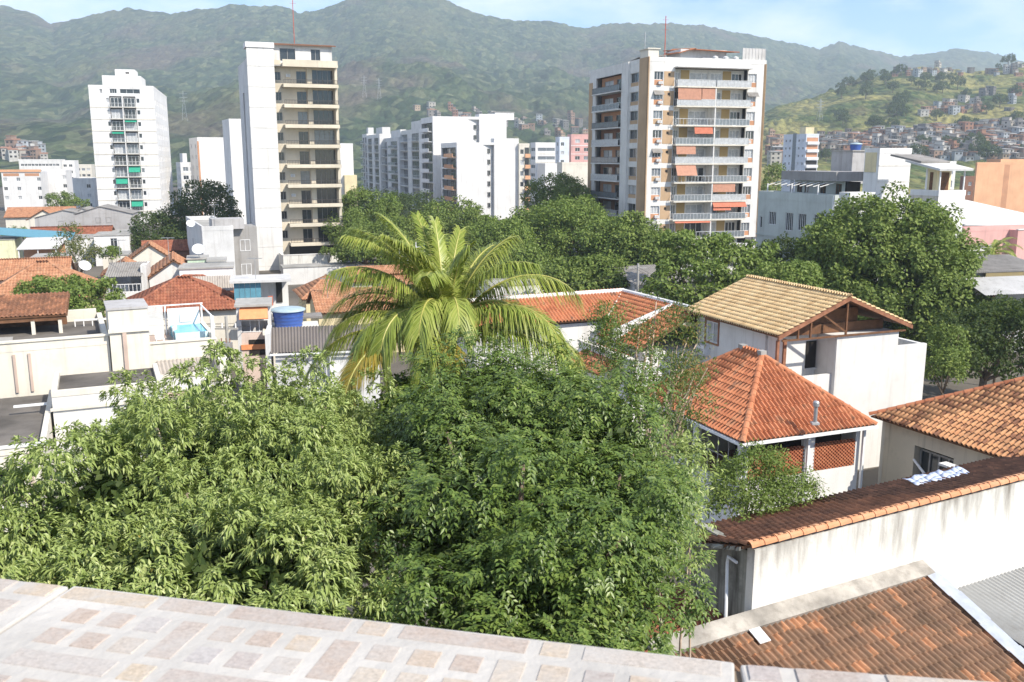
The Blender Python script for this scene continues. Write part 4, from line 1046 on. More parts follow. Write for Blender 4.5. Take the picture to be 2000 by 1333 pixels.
# its right wing
b2 = Block('apartment_building', 'low white wing with orange balconies at the right end of the white complex', 1014, 281, 259, 17, None, 1034, Ll=12)
Zs = rows(b2.z1, 7, hf, 0.7); b2.shell(CREAM, [(b2.Lr * 0.1, b2.Lr * 0.45, z + 0.8, z + 2.1) for z in Zs] + [(b2.Lr * 0.52, b2.Lr * 0.98, z + 0.05, z + 2.6) for z in Zs], depth=0.25)
for z in Zs:
    window(b2.t, b2.R, b2.Lr * 0.275, z + 0.8, b2.Lr * 0.35, 1.3, 0.1, 0, None, FRAMEW, 1)
    sb = MB(); b2.R.box(sb, b2.Lr * 0.52, b2.Lr + 0.1, -0.3, 0.8, z - 0.12, z + 0.02); b2.R.box(sb, b2.Lr * 0.52, b2.Lr + 0.1, 0.7, 0.8, z + 0.02, z + 0.9); sb.build('balcony', ORANGEP, b2.t)
    window(b2.t, b2.R, b2.Lr * 0.75, z + 0.05, b2.Lr * 0.46, 2.4, 0.2, 0, GLASS, FRAMEG, 1)
# taller block behind
b = Block('apartment_building', 'tallest block of the white complex with blank walls and side balconies', 845, 228, 276, 17, 822, 989)
t = b.t; Zs = rows(b.z1, 10, hf, 1.2)
n0, n1 = b.onR(914), b.onR(936)
b.shell(WHITE2, [(n0, n1, b.z1 - 9.5, b.z1 - 0.7)], [(1.0, b.Ll - 0.5, z + 0.05, z + 2.5) for z in Zs], depth=0.3, ci=1.3)
mb = MB(); mb.quad((n0, 0.0, b.z1 - 9.5), (n1, 1.25, b.z1 - 9.5), (n1, 1.25, b.z1 - 0.7), (n0, 0.0, b.z1 - 0.7)); mb.build('slot_wall', PALEGREY, t)
for z in Zs[:3]: window(t, b.R, (n0 + n1) / 2 + 0.6, z + 0.7, 1.0, 1.2, 0.5, 0, GLASS, FRAMEG, 1)
part('raised_front', t, WHITE2, (n1 + 0.02, b.Lr + 0.02, -0.06, 5, 2, b.z1 + 0.9))
for z in Zs:
    sb = MB(); b.L.box(sb, 0.6, b.Ll * 0.8, -1.0, 1.3, z - 0.14, z + 0.02); b.L.box(sb, 0.6, b.Ll * 0.8, 1.2, 1.3, z + 0.02, z + 0.95); sb.build('balcony', WHITE2, t)
    window(t, b.L, b.Ll * 0.5, z + 0.05, b.Ll * 0.78, 2.35, 0.8, 0, GLASS, FRAMEG, 4)
p = b.t.location; tk = thing('roof_tank_house', 'small white tank house on top of the tallest white complex block', 'tank house', (p.x + 18, p.y + 11, b.z1 - 0.5), b.a)
part('wall', tk, WHITE2, (0, 6, 0, 4, 0, 2.2)); part('roof', tk, CONC, (-0.2, 6.2, -0.2, 4.2, 2.2, 2.4))
# row of shaded balcony fronts going away to the left
for i, (xc, yt, Y, xl, xr, lab) in enumerate(((822, 251, 296, 779, 840, 'pale block with a grid of balconies beside the tallest white complex block'),
                                             (779, 268, 326, 741, 800, 'grey balcony block in the middle of the receding white row'),
                                             (741, 262, 356, 716, 770, 'white block with balconies second from the far end of the row'),
                                             (716, 262, 388, 686, 735, 'farthest balcony block of the white row by the beige tower'))):
    b = Block('apartment_building', lab, xc, yt, Y, 17, xl, xr); t = b.t; Zs = rows(b.z1, 9, 2.95, 0.8)
    nb = 2 if i < 3 else 2; As = [b.Ll * (k + 0.5) / nb for k in range(nb)]; wd = b.Ll / nb * 0.62
    b.shell(WHITE if i != 1 else PALEGREY, [], [(a - wd / 2, a + wd / 2, z + 0.05, z + 2.45) for a in As for z in Zs], depth=0.3)
    for z in Zs:
        for a in As:
            sb = MB(); b.L.box(sb, a - wd / 2 - 0.3, a + wd / 2 + 0.3, -0.3, 1.1, z - 0.14, z + 0.02); bo = sb.build('balcony', WHITE, t)
            railing(bo, b.L, a - wd / 2 - 0.25, a + wd / 2 + 0.25, 0.05, 1.05, z + 0.03, 0.9, RAIL, 1.0, glass=GREYGLASS if i % 2 else None)
            window(t, b.L, a, z + 0.05, wd, 2.4, 0.22, 0, random.choice([GLASS, GREYGLASS]), FRAMEG, 4)
    part('roof_block', t, WHITE, (b.Lr * 0.25, b.Lr * 0.8, 2, b.Ll * 0.5, b.z1 - 0.5, b.z1 + 2.6))

# ---- plainer buildings of the skyline
def simple(label, xc, yt, Y, a, xl, xr, mat, rowsn, cR=(), cL=(), ww=1.4, wh=1.2, hf=2.95, off=0.9, Ll=None, Lr=None, name='apartment_building', frame=None, pane=None, extra=None, band=None, base=0.0, par=0.5):
    b = Block(name, label, xc, yt, Y, a, xl, xr, Ll, Lr, base=base); Zs = rows(b.z1, rowsn, hf, off)
    A, B_ = [b.Lr * f for f in cR], [b.Ll * f for f in cL]
    wR = min(ww, b.Lr / max(1, len(cR)) * 0.8); wL = min(ww, b.Ll / max(1, len(cL)) * 0.8)
    b.shell(mat, holes(A, [z + 0.9 for z in Zs], wR, wh), holes(B_, [z + 0.9 for z in Zs], wL, wh), par=par)
    for z in Zs:
        for a_ in A: window(b.t, b.R, a_, z + 0.9, wR, wh, 0.12, 0, pane, frame)
        for a_ in B_: window(b.t, b.L, a_, z + 0.9, wL, wh, 0.12, 0, pane, frame)
        if band:
            mb = MB(); b.R.box(mb, -0.02, b.Lr + 0.02, -0.1, 0.05, z - 0.1, z + 0.1); mb.build('floor_band', band, b.t)
    b.Zs = Zs; return b
b = simple('tall narrow white slab left of the beige balcony tower', 447, 233, 196, 25, 434, 500, WHITE2, 0)
b = simple('white slab block with a blue window strip behind the dark trees', 385, 269, 262, 26, 369, 470, WHITE2, 11, (), (0.25, 0.75), 1.6)
mb = MB(); b.R.box(mb, -0.1, 0.35, -0.2, 0.08, 0, b.z1 - 1); mb.build('corner_pier', TERRAC, b.t)
b = simple('stepped white balcony block right of the white tower with green awnings', 352, 318, 330, 26, 325, 400, WHITE, 8, (0.2, 0.5, 0.8), (0.3, 0.7), 1.8, 1.4, band=CREAM)
part('roof_block', b.t, WHITE, (1, b.Lr * 0.3, 1, b.Ll * 0.7, b.z1 - 0.5, b.z1 + 3.2))
b = simple('cream white block just right of the beige balcony tower', 662, 281, 235, 17, 640, 689, WHITE2, 0)
part('side_annex', b.t, YELLOWP, (b.Lr * 0.25, b.Lr + 0.5, -2, 2, 0, b.z1 * 0.62))
b = simple('white apartment block with orange roof strip at the far left', 2, 336, 300, 17, -60, 78, WHITE2, 6, (0.08, 0.42, 0.95), (), 1.1, 1.1)
part('roof_strip', b.t, ORANGEP, (-0.3, b.Lr + 0.3, -0.3, 0.3, b.z1 - 0.1, b.z1 + 0.7)); mb = MB(); b.R.box(mb, 0.5, b.Lr * 0.45, -0.3, 0.02, b.z1 - 1.4, b.z1 - 0.3); b.R.box(mb, b.Lr * 0.6, b.Lr * 0.97, -0.3, 0.02, b.z1 - 1.4, b.z1 - 0.3); mb.build('top_opening', TERRAC, b.t)
b = simple('blank white block behind the small round tree at the left', 82, 333, 318, 17, 60, 128, WHITE2, 5, (0.92,), (), 1.2)
simple('wide white block with rows of windows on the far left skyline', 36, 312, 430, 17, -30, 118, WHITE, 4, tuple(0.08 + 0.084 * k for k in range(11)), (), 1.6, 1.0)
simple('white block with roof sheds far left, beside the wide skyline block', 118, 314, 440, 17, 100, 145, WHITE2, 5, (0.3, 0.7), (), 1.5)
simple('low white house block left of the tower with green awnings', 141, 349, 290, 17, 120, 182, WHITE, 3, (0.75,), (), 1.2)
simple('pale block peeping out between white houses, left skyline', 146, 322, 470, 17, 130, 178, CREAM, 3, (0.2, 0.5, 0.8), (), 1.5)
b = simple('white apartment block with window bands right of the white complex', 1046, 279, 330, 17, 1036, 1088, WHITE2, 7, (0.5,), (0.5,), 7.0, 1.2, pane=GREYGLASS, band=CREAM)
b = simple('pale blue block with pinkish side just left of the tan pier building', 1093, 268, 320, 17, 1085, 1112, BLUEWHITE, 7, (0.3,), (0.5,), 1.2)
b = simple('pink and white block partly hidden behind the tan pier building', 1116, 263, 335, 17, 1108, 1165, PINK, 7, (0.25, 0.6, 0.9), (), 1.8, 1.3, band=WHITE2)
simple('low blank white block in front of the pale blue block', 1065, 320, 300, 17, 1050, 1088, WHITE2, 0)
simple('low cream wall block left of the tan pier building', 1098, 318, 230, 17, 1088, 1190, CREAM, 0)
b = simple('blue white tower with a yellow roof house in front of the green hill', 1575, 262, 365, 17, 1531, 1600, BLUEWHITE, 10, (), (0.12, 0.3, 0.7, 0.88), 1.0, 1.0)
for z in b.Zs:
    sb = MB(); b.R.box(sb, 0.3, b.Lr - 0.2, -0.1, 0.9, z - 0.12, z + 0.9); sb.build('balcony', WHITE2, b.t)
    mb = MB(); b.R.box(mb, 0.4, b.Lr - 0.3, -0.1, 0.03, z + 1.0, z + 2.5); mb.build('balcony_opening', TERRAC if z > 14 else DARK, b.t)
mb = MB(); b.L.box(mb, b.Ll * 0.42, b.Ll * 0.58, -0.2, 0.04, 0, b.z1 + 0.4); mb.build('slot', GREYGLASS, b.t)
part('roof_house', b.t, YELLOWP, (1, b.Lr - 1, 2, b.Ll * 0.4, b.z1 - 0.5, b.z1 + 2.6))
b = simple('orange apartment block with a darker strip of windows at the right edge', 1909, 318, 255, 17, 1906, 2060, ORANGEP, 9, (0.385,), (), 1.0, 1.2)
mb = MB(); b.R.box(mb, b.Lr * 0.35, b.Lr * 0.42, -0.1, 0.02, 0, b.z1 - 0.6); mb.build('darker_strip', TERRAC, b.t)
part('roof_block', b.t, ORANGEP, (b.Lr * 0.33, b.Lr * 0.7, 1, 6, b.z1 - 0.5, b.z1 + 0.9))
b = simple('brown block between the grey terrace building and the orange block', 1886, 345, 300, 17, 1876, 1935, BROWNWALL, 6, (0.2, 0.5, 0.8), (), 1.3, 1.2)
b = simple('small white building with a pink strip behind the terrace building', 1830, 316, 215, 17, 1822, 1868, WHITE2, 2, (0.7,), (), 2.0, 1.6)

# ================================================================== terrace building right of centre
b = Block('terrace_building', 'grey green three storey building with roof terrace and barred windows', 1631, 383, 108, 20, 1482, 1664)
t = b.t
wl = [(1487, 423, 445), (1509, 414, 439), (1542, 416, 451), (1567, 418, 451), (1598, 420, 442)]
ws = []
for px, y0, y1 in wl:
    a = b.onL(px, 10); ws.append((a, b.zL(y1, a), 1.5 if px > 1500 else 0.5, abs(b.zL(y0, a) - b.zL(y1, a))))
ws += [(b.onL(1507, 4), b.zL(495, b.onL(1507, 4)), 0.9, 1.8), (b.onL(1490, 4), b.zL(495, b.onL(1490, 4)), 0.5, 1.8), (b.onL(1540, 4), b.zL(493, b.onL(1540, 4)), 1.5, 1.6)]
b.shell(GREYGREEN, [], [(a - w / 2, a + w / 2, z, z + h) for a, z, w, h in ws], par=0.9)
for a, z, w, h in ws: window(t, b.L, a, z, w, h, 0.1, 0, GLASS, FRAMEW, 4 if w > 1 else 1, 0.05)
mb = MB(); b.L.box(mb, -0.05, b.Ll + 0.05, -0.1, 0.1, b.z1 - 5.6, b.z1 - 5.4); mb.build('floor_band', GREYGREEN, t)
mb = MB(); b.L.box(mb, 0.1, 0.22, 0.0, 0.12, 0, b.z1); mb.build('drain_pipe', PVC, t)
# terrace rooms set back under a long grey roof edge
zt = b.z1 - 0.9; F2 = Face((3.0, 2.0), (0, 1), (-1, 0)); LL = b.Ll - 5.5
hs = [(LL * f - 0.55, LL * f + 0.55, zt, zt + 2.15) for f in (0.12, 0.42, 0.74, 0.9)]
mb = MB(); wall(mb, F2, 0, LL, zt, zt + 2.5, hs); mb.build('terrace_wall', GREYGREEN, t)
for i, h in enumerate(hs): window(t, F2, (h[0] + h[1]) / 2, zt, 1.1, 2.15, 0.1, 0, GLASS if i % 2 else None, WOOD, 2, 0.06, 'door')
part('terrace_rooms', t, DARK, (3.4, b.Lr + 3, 2.2, b.Ll - 4, zt, zt + 2.4))
part('terrace_roof_edge', t, plaster('mid_grey_fascia', (0.30, 0.29, 0.29)), (1.2, b.Lr + 4, 1.5, b.Ll - 3.0, zt + 2.5, zt + 3.6))
for i in range(9):
    y = 2 + (b.Ll - 5) * i / 8
    MB().slab([(1.6, y, zt + 2.42), (1.6, y + 0.12, zt + 2.42), (-0.6, y + 0.12, zt + 1.9), (-0.6, y, zt + 1.9)], 0.08).build('pergola_rafter', WHITE, t)
for y in (3.0, 8.0, 13.0): part('pergola_post', t, FRAMEW, (-0.1, 0.02, y, y + 0.12, zt + 0.9, zt + 2.0))
# grey tank block and blue tank behind the terrace roof
c0 = PX(1666, 296, 118); L_ = run_to(c0, R(20), 1708, c0.z)
tb = thing('tank_block', 'weathered grey tank room on top of the grey green terrace building', 'roof structure', (c0.x, c0.y, zt + 2), R(20))
part('wall', tb, GREY, (0, L_, 0, 4, 0, c0.z - zt - 2)); part('roof', tb, CONC, (-0.15, L_ + 0.15, -0.15, 4.15, c0.z - zt - 2, c0.z - zt - 1.85))
tank('blue water tank on the weathered grey tank room', (c0.x + L_ * 0.33, c0.y + 2.2, c0.z + 0.15), 0.75, 0.75)
# tall white stair block and white low wall
b = Block('stair_block', 'tall blank white stair block beside the terrace building', 1719, 291, 106, 20, 1690, 1781)
b.shell(WHITE2); part('side_panel', b.t, YELLOWP, (-0.08, 0.0, 0.4, 2.2, b.z1 - 2.6, b.z1 - 0.4))
mb = MB(); b.R.box(mb, 0, b.Lr, -0.1, 0.05, b.z1 - 1.9, b.z1 - 1.8); b.R.box(mb, 0, b.Lr, -0.1, 0.05, b.z1 - 3.7, b.z1 - 3.6); mb.build('joint_line', WHITE, b.t)
b = Block('terrace_wall_block', 'low white wall in front of the stair block, behind the big round tree', 1661, 378, 101, 20, 1640, 1722); b.shell(WHITE2)
# block with covered roof terrace
b = Block('terrace_building', 'white and beige corner building with a covered dark roof terrace', 1834, 374, 97, 20, 1779, 1886)
b.shell(WHITE2, mL=plaster('side_beige_paint', (0.60, 0.55, 0.48))); t = b.t  # left face has its own beige paint
zc = b.z1 + 2.3
MB().slab([(-0.6, -0.5, zc), (b.Lr + 0.3, -0.5, zc), (b.Lr + 0.3, b.Ll + 0.5, zc + 0.9), (-0.6, b.Ll + 0.5, zc + 0.9)], 0.22).build('canopy', PALEGREY, t)
part('terrace_rooms', t, YELLOWP, (1.5, b.Lr - 0.1, 2.0, b.Ll - 0.4, b.z1 - 0.4, zc - 0.02))
for x, y in ((0.1, 0.1), (b.Lr - 0.25, 0.1), (0.1, b.Ll * 0.5)): part('canopy_post', t, FRAMEW, (x, x + 0.12, y, y + 0.12, b.z1, zc))
mb = MB(); Face((1.5, 0), (0, 1), (-1, 0)).box(mb, 2.5, b.Ll - 1, -0.05, 0.02, b.z1 - 0.2, zc - 0.4); mb.build('terrace_opening', WOOD, t)
mb = MB(); Face((0, 2.0), (1, 0), (0, -1)).box(mb, 2.0, b.Lr - 0.4, -0.05, 0.02, b.z1 - 0.2, zc - 0.4); mb.build('terrace_opening', WOOD, t)
MB().slab([(-0.4, b.Ll * 0.6, zc + 0.75), (3.5, b.Ll * 0.6, zc + 0.75), (3.5, b.Ll + 3, zc + 1.5), (-0.4, b.Ll + 3, zc + 1.5)], 0.2).build('rear_roof', FIBRO, t)
# hall, pink building, sheds at the right edge
b = Block('warehouse', 'white barrel roofed hall at the right edge behind the pink building', 1884, 437, 150, 20, 1860, 2080, base=0); t = b.t
part('wall', t, GREY, (0, b.Lr, 0, 22, 0, b.z1 - 1.2)); zz = b.z1
MB().slab([(-1, -1, zz), (b.Lr + 1, -1, zz - 0.6), (b.Lr + 1, 24, zz + 2.7), (-1, 24, zz + 3.2)], 0.25).build('roof', ZINC if False else WHITE2, t)
b = Block('pink_building', 'pink rendered building with stepped wall at the right edge', 1882, 446, 128, 20, 1865, 2090)
b.shell(PINK); part('raised_wall', b.t, PINK, (b.Lr * 0.42, b.Lr + 1, -1.5, 3, 0, b.z1 - 0.4)); part('coping', b.t, WHITE, (b.Lr * 0.42 - 0.1, b.Lr + 1.1, -1.6, -1.2, b.z1 - 0.4, b.z1 - 0.25))
p = PX(1872, 484, 112); L_ = run_to(p, R(20), 1915, p.z)
w_ = thing('white_wall', 'white wall with curved top below the pink building', 'wall', (p.x, p.y, 0), R(20)); part('wall', w_, WHITE, (0, L_ + 2, 0, 0.3, 0, p.z)); part('coping', w_, CONC, (-0.1, L_ + 2.1, -0.1, 0.4, p.z, p.z + 0.15))
p = PX(1878, 523, 84); 
sh = thing('shed', 'grey shed with rusty fibre cement roof at the right edge', 'shed', (p.x, p.y, 0), R(14))
part('wall', sh, GREY, (0.3, 9, 0.3, 5, 0, p.z - 0.4)); MB().corr((-0.4, -0.3, p.z - 0.5), (10, -0.3, p.z - 0.5), (10, 5.5, p.z + 0.4), (-0.4, 5.5, p.z + 0.4), 0.25, 0.03).build('roof', FIBRO, sh)
part('rusty_edge', sh, plaster('rusty_edge', (0.30, 0.24, 0.12), amt=0.5, streak=0.6), (2.5, 10, -0.25, -0.15, p.z - 1.25, p.z - 0.55))
p = PX(1925, 552, 76)
sh = thing('shed', 'open grey lean-to with sheet roof below the rusty shed at the right edge', 'shed', (p.x, p.y, 0), R(14))
MB().corr((-0.8, -1.0, p.z - 0.9), (8, -1.0, p.z - 0.9), (8, 3, p.z), (0, 3, p.z), 0.25, 0.03).build('roof', FIBROL, sh)
part('wall', sh, GREY, (1.0, 8, 2.4, 2.7, 0, p.z - 0.3)); part('door', sh, DARK, (2.0, 3.2, 2.3, 2.38, 0.6, p.z - 1.0)); part('post', sh, WOOD, (0.3, 0.42, -0.7, -0.58, 0, p.z - 0.9))

# ================================================================== near houses on the right
A2 = R(22); u2 = Vector((math.cos(A2), math.sin(A2), 0)); v2 = Vector((-math.sin(A2), math.cos(A2), 0))
# ---- house with the pale tiled gable roof
O = PZ(1520, 658, 8.0); W1 = 8.93; D1 = 8.85; zr = 9.78
h = thing('gable_house', 'white two storey house with pale tan tiled gable roof and exposed timber truss', 'house', (O.x, O.y, 0), A2)
e = lambda x: 8.0 + (zr - 8.0) * (1 - abs(x - W1 / 2) / (W1 / 2))
tiles(h, [(0, D1, 8.0), (0, 0, 8.0), (W1 / 2, 0, zr), (W1 / 2, D1, zr)], 0.21, 0.36, T_TAN, 0, False, WOOD)
tiles(h, [(W1, 0, 8.0), (W1, D1, 8.0), (W1 / 2, D1, zr), (W1 / 2, 0, zr)], 0.21, 0.36, T_TAN, 0, False, WOOD)
ridge(h, (W1 / 2, -0.02, zr + 0.04), (W1 / 2, D1, zr + 0.04), T_TAN)
FL = Face((0.75, 0), (0, 1), (-1, 0)); y_w = run_to(O + u2 * 0.75, A2 + math.pi / 2, 1391, 7.0)
mb = MB(); wall(mb, FL, 0.55, D1 - 0.4, 0, 7.95, [(y_w - 0.62, y_w + 0.62, 6.35, 7.6)]); mb.build('wall', WHITE, h)
window(h, FL, y_w, 6.35, 1.24, 1.25, 0.08, 0, CURTAIN, FRAMEW, 2, 0.07)
mb = MB(); 
for x0, x1, z0, z1 in ((y_w - 0.72, y_w - 0.62, 6.25, 7.7), (y_w + 0.62, y_w + 0.72, 6.25, 7.7), (y_w - 0.62, y_w + 0.62, 7.6, 7.7), (y_w - 0.62, y_w + 0.62, 6.25, 6.35)): FL.box(mb, x0, x1, 0, 0.05, z0, z1)
mb.build('window_surround', WOODL, h)
ac = aircon(h, FL, y_w + 0.55, 5.55, 0.05, 0.85, 0.6)
xb = run_to(O, A2, 1637, 6.0); xe = run_to(O, A2, 1757, 6.0); xf = run_to(O, A2, 1822, 6.0)
part('front_block', h, WHITE, (xb, xe, 0.22, 5.0, 0, 7.66)); 
part('block_edge', h, PALEGREY, (xb - 0.03, xb, 0.26, 1.9, 0, 7.6))
part('recess_wall', h, WHITE, (0.75, xb, 1.75, 2.0, 0, 7.9))
part('rear_wall', h, WHITE, (0.75, W1 - 0.5, D1 - 0.6, D1 - 0.35, 0, 7.9), (W1 - 0.75, W1 - 0.5, 5.0, D1 - 0.6, 0, 7.9))
part('attic_screen', h, WOOD, (1.0, W1 - 0.9, 1.2, 1.35, 7.68, 8.2), (2.6, W1 - 2.6, 1.36, 1.5, 8.2, 8.95))
part('interior', h, DARK, (1.2, W1 - 0.8, 5.1, D1 - 0.7, 0, 7.7))
part('porch_slab', h, WHITE, (0.75, xb - 0.05, 0.5, 1.74, 4.6, 4.85)); part('porch_parapet', h, WHITE, (0.75, xb - 0.04, 0.45, 0.62, 3.6, 5.6))
yw0, yw1 = 1.76, 0.1
part('opening', h, DARK, (xb - 0.75, xb - 0.08, 1.70, 1.74, 5.7, 7.2)); part('opening_sill', h, WHITE, (xb - 0.82, xb - 0.04, 1.62, 1.69, 5.6, 5.68))
# truss
def beam(P, Q, w=0.11, mat=WOOD, nm='truss_beam'):
    MB().tube([P, Q], w * 0.6, 4, None).build(nm, mat, h)
beam((0.35, 0.12, 7.72), (W1 - 0.35, 0.12, 7.72)); beam((W1 * 0.5, 0.12, 7.75), (W1 * 0.5, 0.12, zr - 0.15)); beam((W1 * 0.5, 0.12, 7.9), (W1 * 0.33, 0.12, 8.9));
beam((W1 * 0.24, 0.12, 7.75), (W1 * 0.24, 0.12, 8.75)); beam((W1 * 0.15, 0.12, 7.75), (W1 * 0.15, 0.12, 8.4))
for s in (0, 1):
    x0 = 0 if s == 0 else W1; MB().slab([(x0, -0.06, 8.0), (W1 / 2, -0.06, zr + 0.02), (W1 / 2, 0.06, zr + 0.02), (x0, 0.06, 8.0)], 0.2, None, (0, 0, 1)).build('barge_board', WOODL, h)
part('porch_post', h, WOODL, (0.8, 0.98, 0.5, 0.68, 0, 7.7)); part('porch_post', h, WOODL, (0.06 + 1.7 * 0.0, 0.2, 0.1, 0.24, 4.0, 7.75))
fr = part('terrace_wall', h, BLUEWHITE if False else WHITE, (xe + 0.02, xf, 0.5, 0.75, 0, 6.75), (xf - 0.25, xf, 0.76, 5, 0, 6.72))
mb = MB()
for i in range(5): x = xe + 0.1 + (xf - xe - 0.2) * i / 4; mb.box(x - 0.02, x + 0.02, 4.2, 4.24, 6.3, 7.2)
mb.box(xe + 0.1, xf - 0.1, 4.2, 4.25, 7.2, 7.26); mb.build('railing', RAIL, h)
# ---- house with red hip roof and brick lattice
O = PZ(1450, 865, 5.0); Lh = 7.27; Dh = 9.0
h = thing('hip_house', 'single storey house with bright red hip roof, gutter and brick lattice panels', 'house', (O.x, O.y, 0), A2)
ra, rb = (Lh / 2, 3.75, 7.78), (Lh / 2, 5.25, 7.80); cs = [(0, 0, 5.0), (Lh, 0, 5.0), (Lh, Dh, 5.0), (0, Dh, 5.0)]
tiles(h, [cs[0], cs[1], ra], 0.235, 0.40, T_RED, 150, False, WOOD); tiles(h, [cs[3], cs[0], ra, rb], 0.235, 0.40, T_RED, 150, False, WOOD)
tiles(h, [cs[1], cs[2], rb, ra], 0.235, 0.40, T_RED, 0, False, WOOD); tiles(h, [cs[2], cs[3], rb], 0.235, 0.40, T_RED, 0, False, WOOD)
for A, B in ((cs[0], ra), (cs[1], ra), (cs[2], rb), (cs[3], rb), (ra, rb)): ridge(h, A, B, T_RED, 0.14)
part('ridge_cap', h, CONC, (ra[0] - 0.16, ra[0] + 0.16, ra[1] - 0.16, ra[1] + 0.16, 7.72, 8.02)); part('ridge_cap', h, CONC, (rb[0] - 0.16, rb[0] + 0.16, rb[1] - 0.16, rb[1] + 0.16, 7.74, 8.04))
part('gutter', h, PVC, (-0.12, Lh + 0.05, -0.16, -0.02, 4.86, 4.98)); part('gutter', h, PVC, (-0.16, -0.02, 0, Dh, 4.86, 4.98))
x1, x2 = run_to(O, A2, 1590, 4.0), run_to(O, A2, 1607, 4.0)
FR = Face((0, 0.55), (1, 0), (0, -1))
l0, l1 = 0.75, x1 - 0.12; m0, m1 = x2, Lh - 0.55; zl0, zl1 = 2.95, 4.75
mb = MB(); wall(mb, FR, 0.5, Lh - 0.3, 0, 4.9, [(l0, l1, zl0, zl1), (m0, m1, zl0, zl1)], 0.2); mb.build('wall', WHITE2, h)
part('drain_pipe', h, PVC, (Lh - 0.32, Lh - 0.2, 0.3, 0.42, 1.2, 4.86)); part('drain_pipe', h, PVC, (x1 - 0.06, x1 + 0.05, 0.35, 0.46, 0.6, 4.86)); part('drain_pipe', h, PVC, (0.52, 0.62, 0.36, 0.46, 0.6, 4.86))
MB().tube([(Lh - 0.26, 0.36, 1.3), (Lh - 0.9, 0.2, 0.6)], 0.06).build('drain_elbow', PVC, h)
part('pillar', h, WHITE2, (0.35, 0.62, 0.5, 0.8, 0, 4.9)); part('pillar', h, WHITE2, (0.35, 0.62, 4.0, 4.3, 0, 4.9)); part('pillar', h, WHITE2, (0.35, 0.62, 7.4, 7.7, 0, 4.9))
part('side_wall', h, WHITE2, (0.38, 0.58, 0.85, Dh - 0.5, 0, 2.6)); part('rear_wall', h, WHITE, (0.4, Lh - 0.4, Dh - 0.7, Dh - 0.5, 0, 4.9), (Lh - 0.5, Lh - 0.3, 0.6, Dh - 0.7, 0, 4.9))
part('inner_wall', h, CREAM, (1.2, Lh - 0.6, 6.0, 6.2, 2.4, 4.8)); part('floor', h, BROWNWALL, (0.6, Lh - 0.5, 0.6, Dh - 0.7, 2.2, 2.4))
part('table', h, WOOD, (1.6, 2.6, 2.0, 3.6, 3.1, 3.18)); 
bars = [(y, y + 0.04) for y in (1.6, 2.4, 3.2, 4.9, 5.8, 6.7)]
for y0, y1 in bars: part('window_bar', h, FRAMEG, (0.46, 0.5, y0, y1, 2.6, 4.9))
part('window_bar', h, FRAMEG, (0.46, 0.5, 0.8, 7.4, 3.7, 3.74))
# lattice: every hollow brick a piece with a gap between
bm = MB(); bw_, bh_ = 0.20, 0.085
bm.box(-bw_ * 0.30, bw_ * 0.30, -0.07, 0.07, 0.006, bh_ - 0.004); brick_me = bm.mesh('brick', tilemat('lattice_brick', [(0, (0.32, 0.10, 0.05)), (0.5, (0.42, 0.15, 0.075)), (1, (0.48, 0.19, 0.10))], amt=0.2))
cnt = 0
for (p0, p1) in ((l0, l1), (m0, m1)):
    for j in range(int((zl1 - 0.45 - zl0) / bh_)):
        for i in range(int((p1 - p0) / bw_) + 1):
            x = p0 + (i + (0.5 if j % 2 else 0.0)) * bw_
            if p0 - 0.02 < x < p1 + 0.02 and cnt < 600:
                cnt += 1
                o = link('brick', brick_me, h, (x, 0.62, zl0 + j * bh_))
part('lattice_shade_board', h, DARK, (l0, m1, 1.5, 1.6, 2.4, 4.85))  # near-black board added so the lattice gaps read as shade
# flue on the roof
pf = PZ(1592, 822, 5.75); ft = thing('flue_pipe', 'short grey flue pipe with cap on the red hip roof', 'flue', (pf.x, pf.y, pf.z - 0.1))
MB().tube([(0, 0, -0.1), (0, 0, 0.75)], 0.085, 12).build('pipe', METALG, ft); MB().lathe([(0.09, 0.72), (0.14, 0.76), (0.14, 0.92), (0.1, 0.98), (0.01, 1.0)], 12).build('cap', METALG, ft)
MB().box(-0.16, 0.16, -0.16, 0.16, -0.06, 0.03).build('flashing', GREY, ft)
# ---- cream house with mixed tan and brown tiles, right edge
A3 = R(25); u3 = Vector((math.cos(A3), math.sin(A3), 0)); C3 = PZ(1700, 812, 5.0); L3 = 9.5
O3 = C3 - Vector((-math.sin(A3), math.cos(A3), 0)) * L3
h = thing('tiled_house', 'cream house at the right edge with tan and brown patched tile roof', 'house', (O3.x, O3.y, 0), A3)
tp = math.tan(R(27)); W3 = 7.0; yh = L3
tiles(h, [(0, yh, 5.0), (0, 0, 5.0), (W3, 0, 5.0 + W3 * tp), (W3, yh - W3, 5.0 + W3 * tp)], 0.235, 0.40, T_MIX, 300, False, WOOD)
tiles(h, [(2 * W3, yh, 5.0), (0, yh, 5.0), (W3, yh - W3, 5.0 + W3 * tp)], 0.235, 0.40, T_MIX, 0, True, WOOD)
ridge(h, (0, yh, 5.02), (W3, yh - W3, 5.02 + W3 * tp), T_RED, 0.14, 0.42)
FL = Face((0.55, 0), (0, 1), (-1, 0))
yd0, yd1 = L3 - 4.3, L3 - 2.2
mb = MB(); wall(mb, FL, 0, L3 - 0.4, 0, 4.95, [(yd0, yd1, 1.2, 4.1)], 0.45); mb.build('wall', plaster('beige_house_paint', (0.62, 0.55, 0.43)), h)
part('rear_wall', h, CREAM, (0.55, 12, L3 - 0.45, L3 - 0.25, 0, 4.9)); part('recess', h, DARK, (1.3, 1.4, yd0 - 0.2, yd1 + 0.2, 1, 4.3))
window(h, FL, (yd0 + yd1) / 2, 2.0, yd1 - yd0, 1.9, 0.4, 0, GLASS, FRAMEG, 4, 0.08)
MB().tube([(0.45, L3 - 2.3, 3.45), (-0.9, L3 - 4.8, 3.0)], 0.06).build('loose_pole', PVC, h)
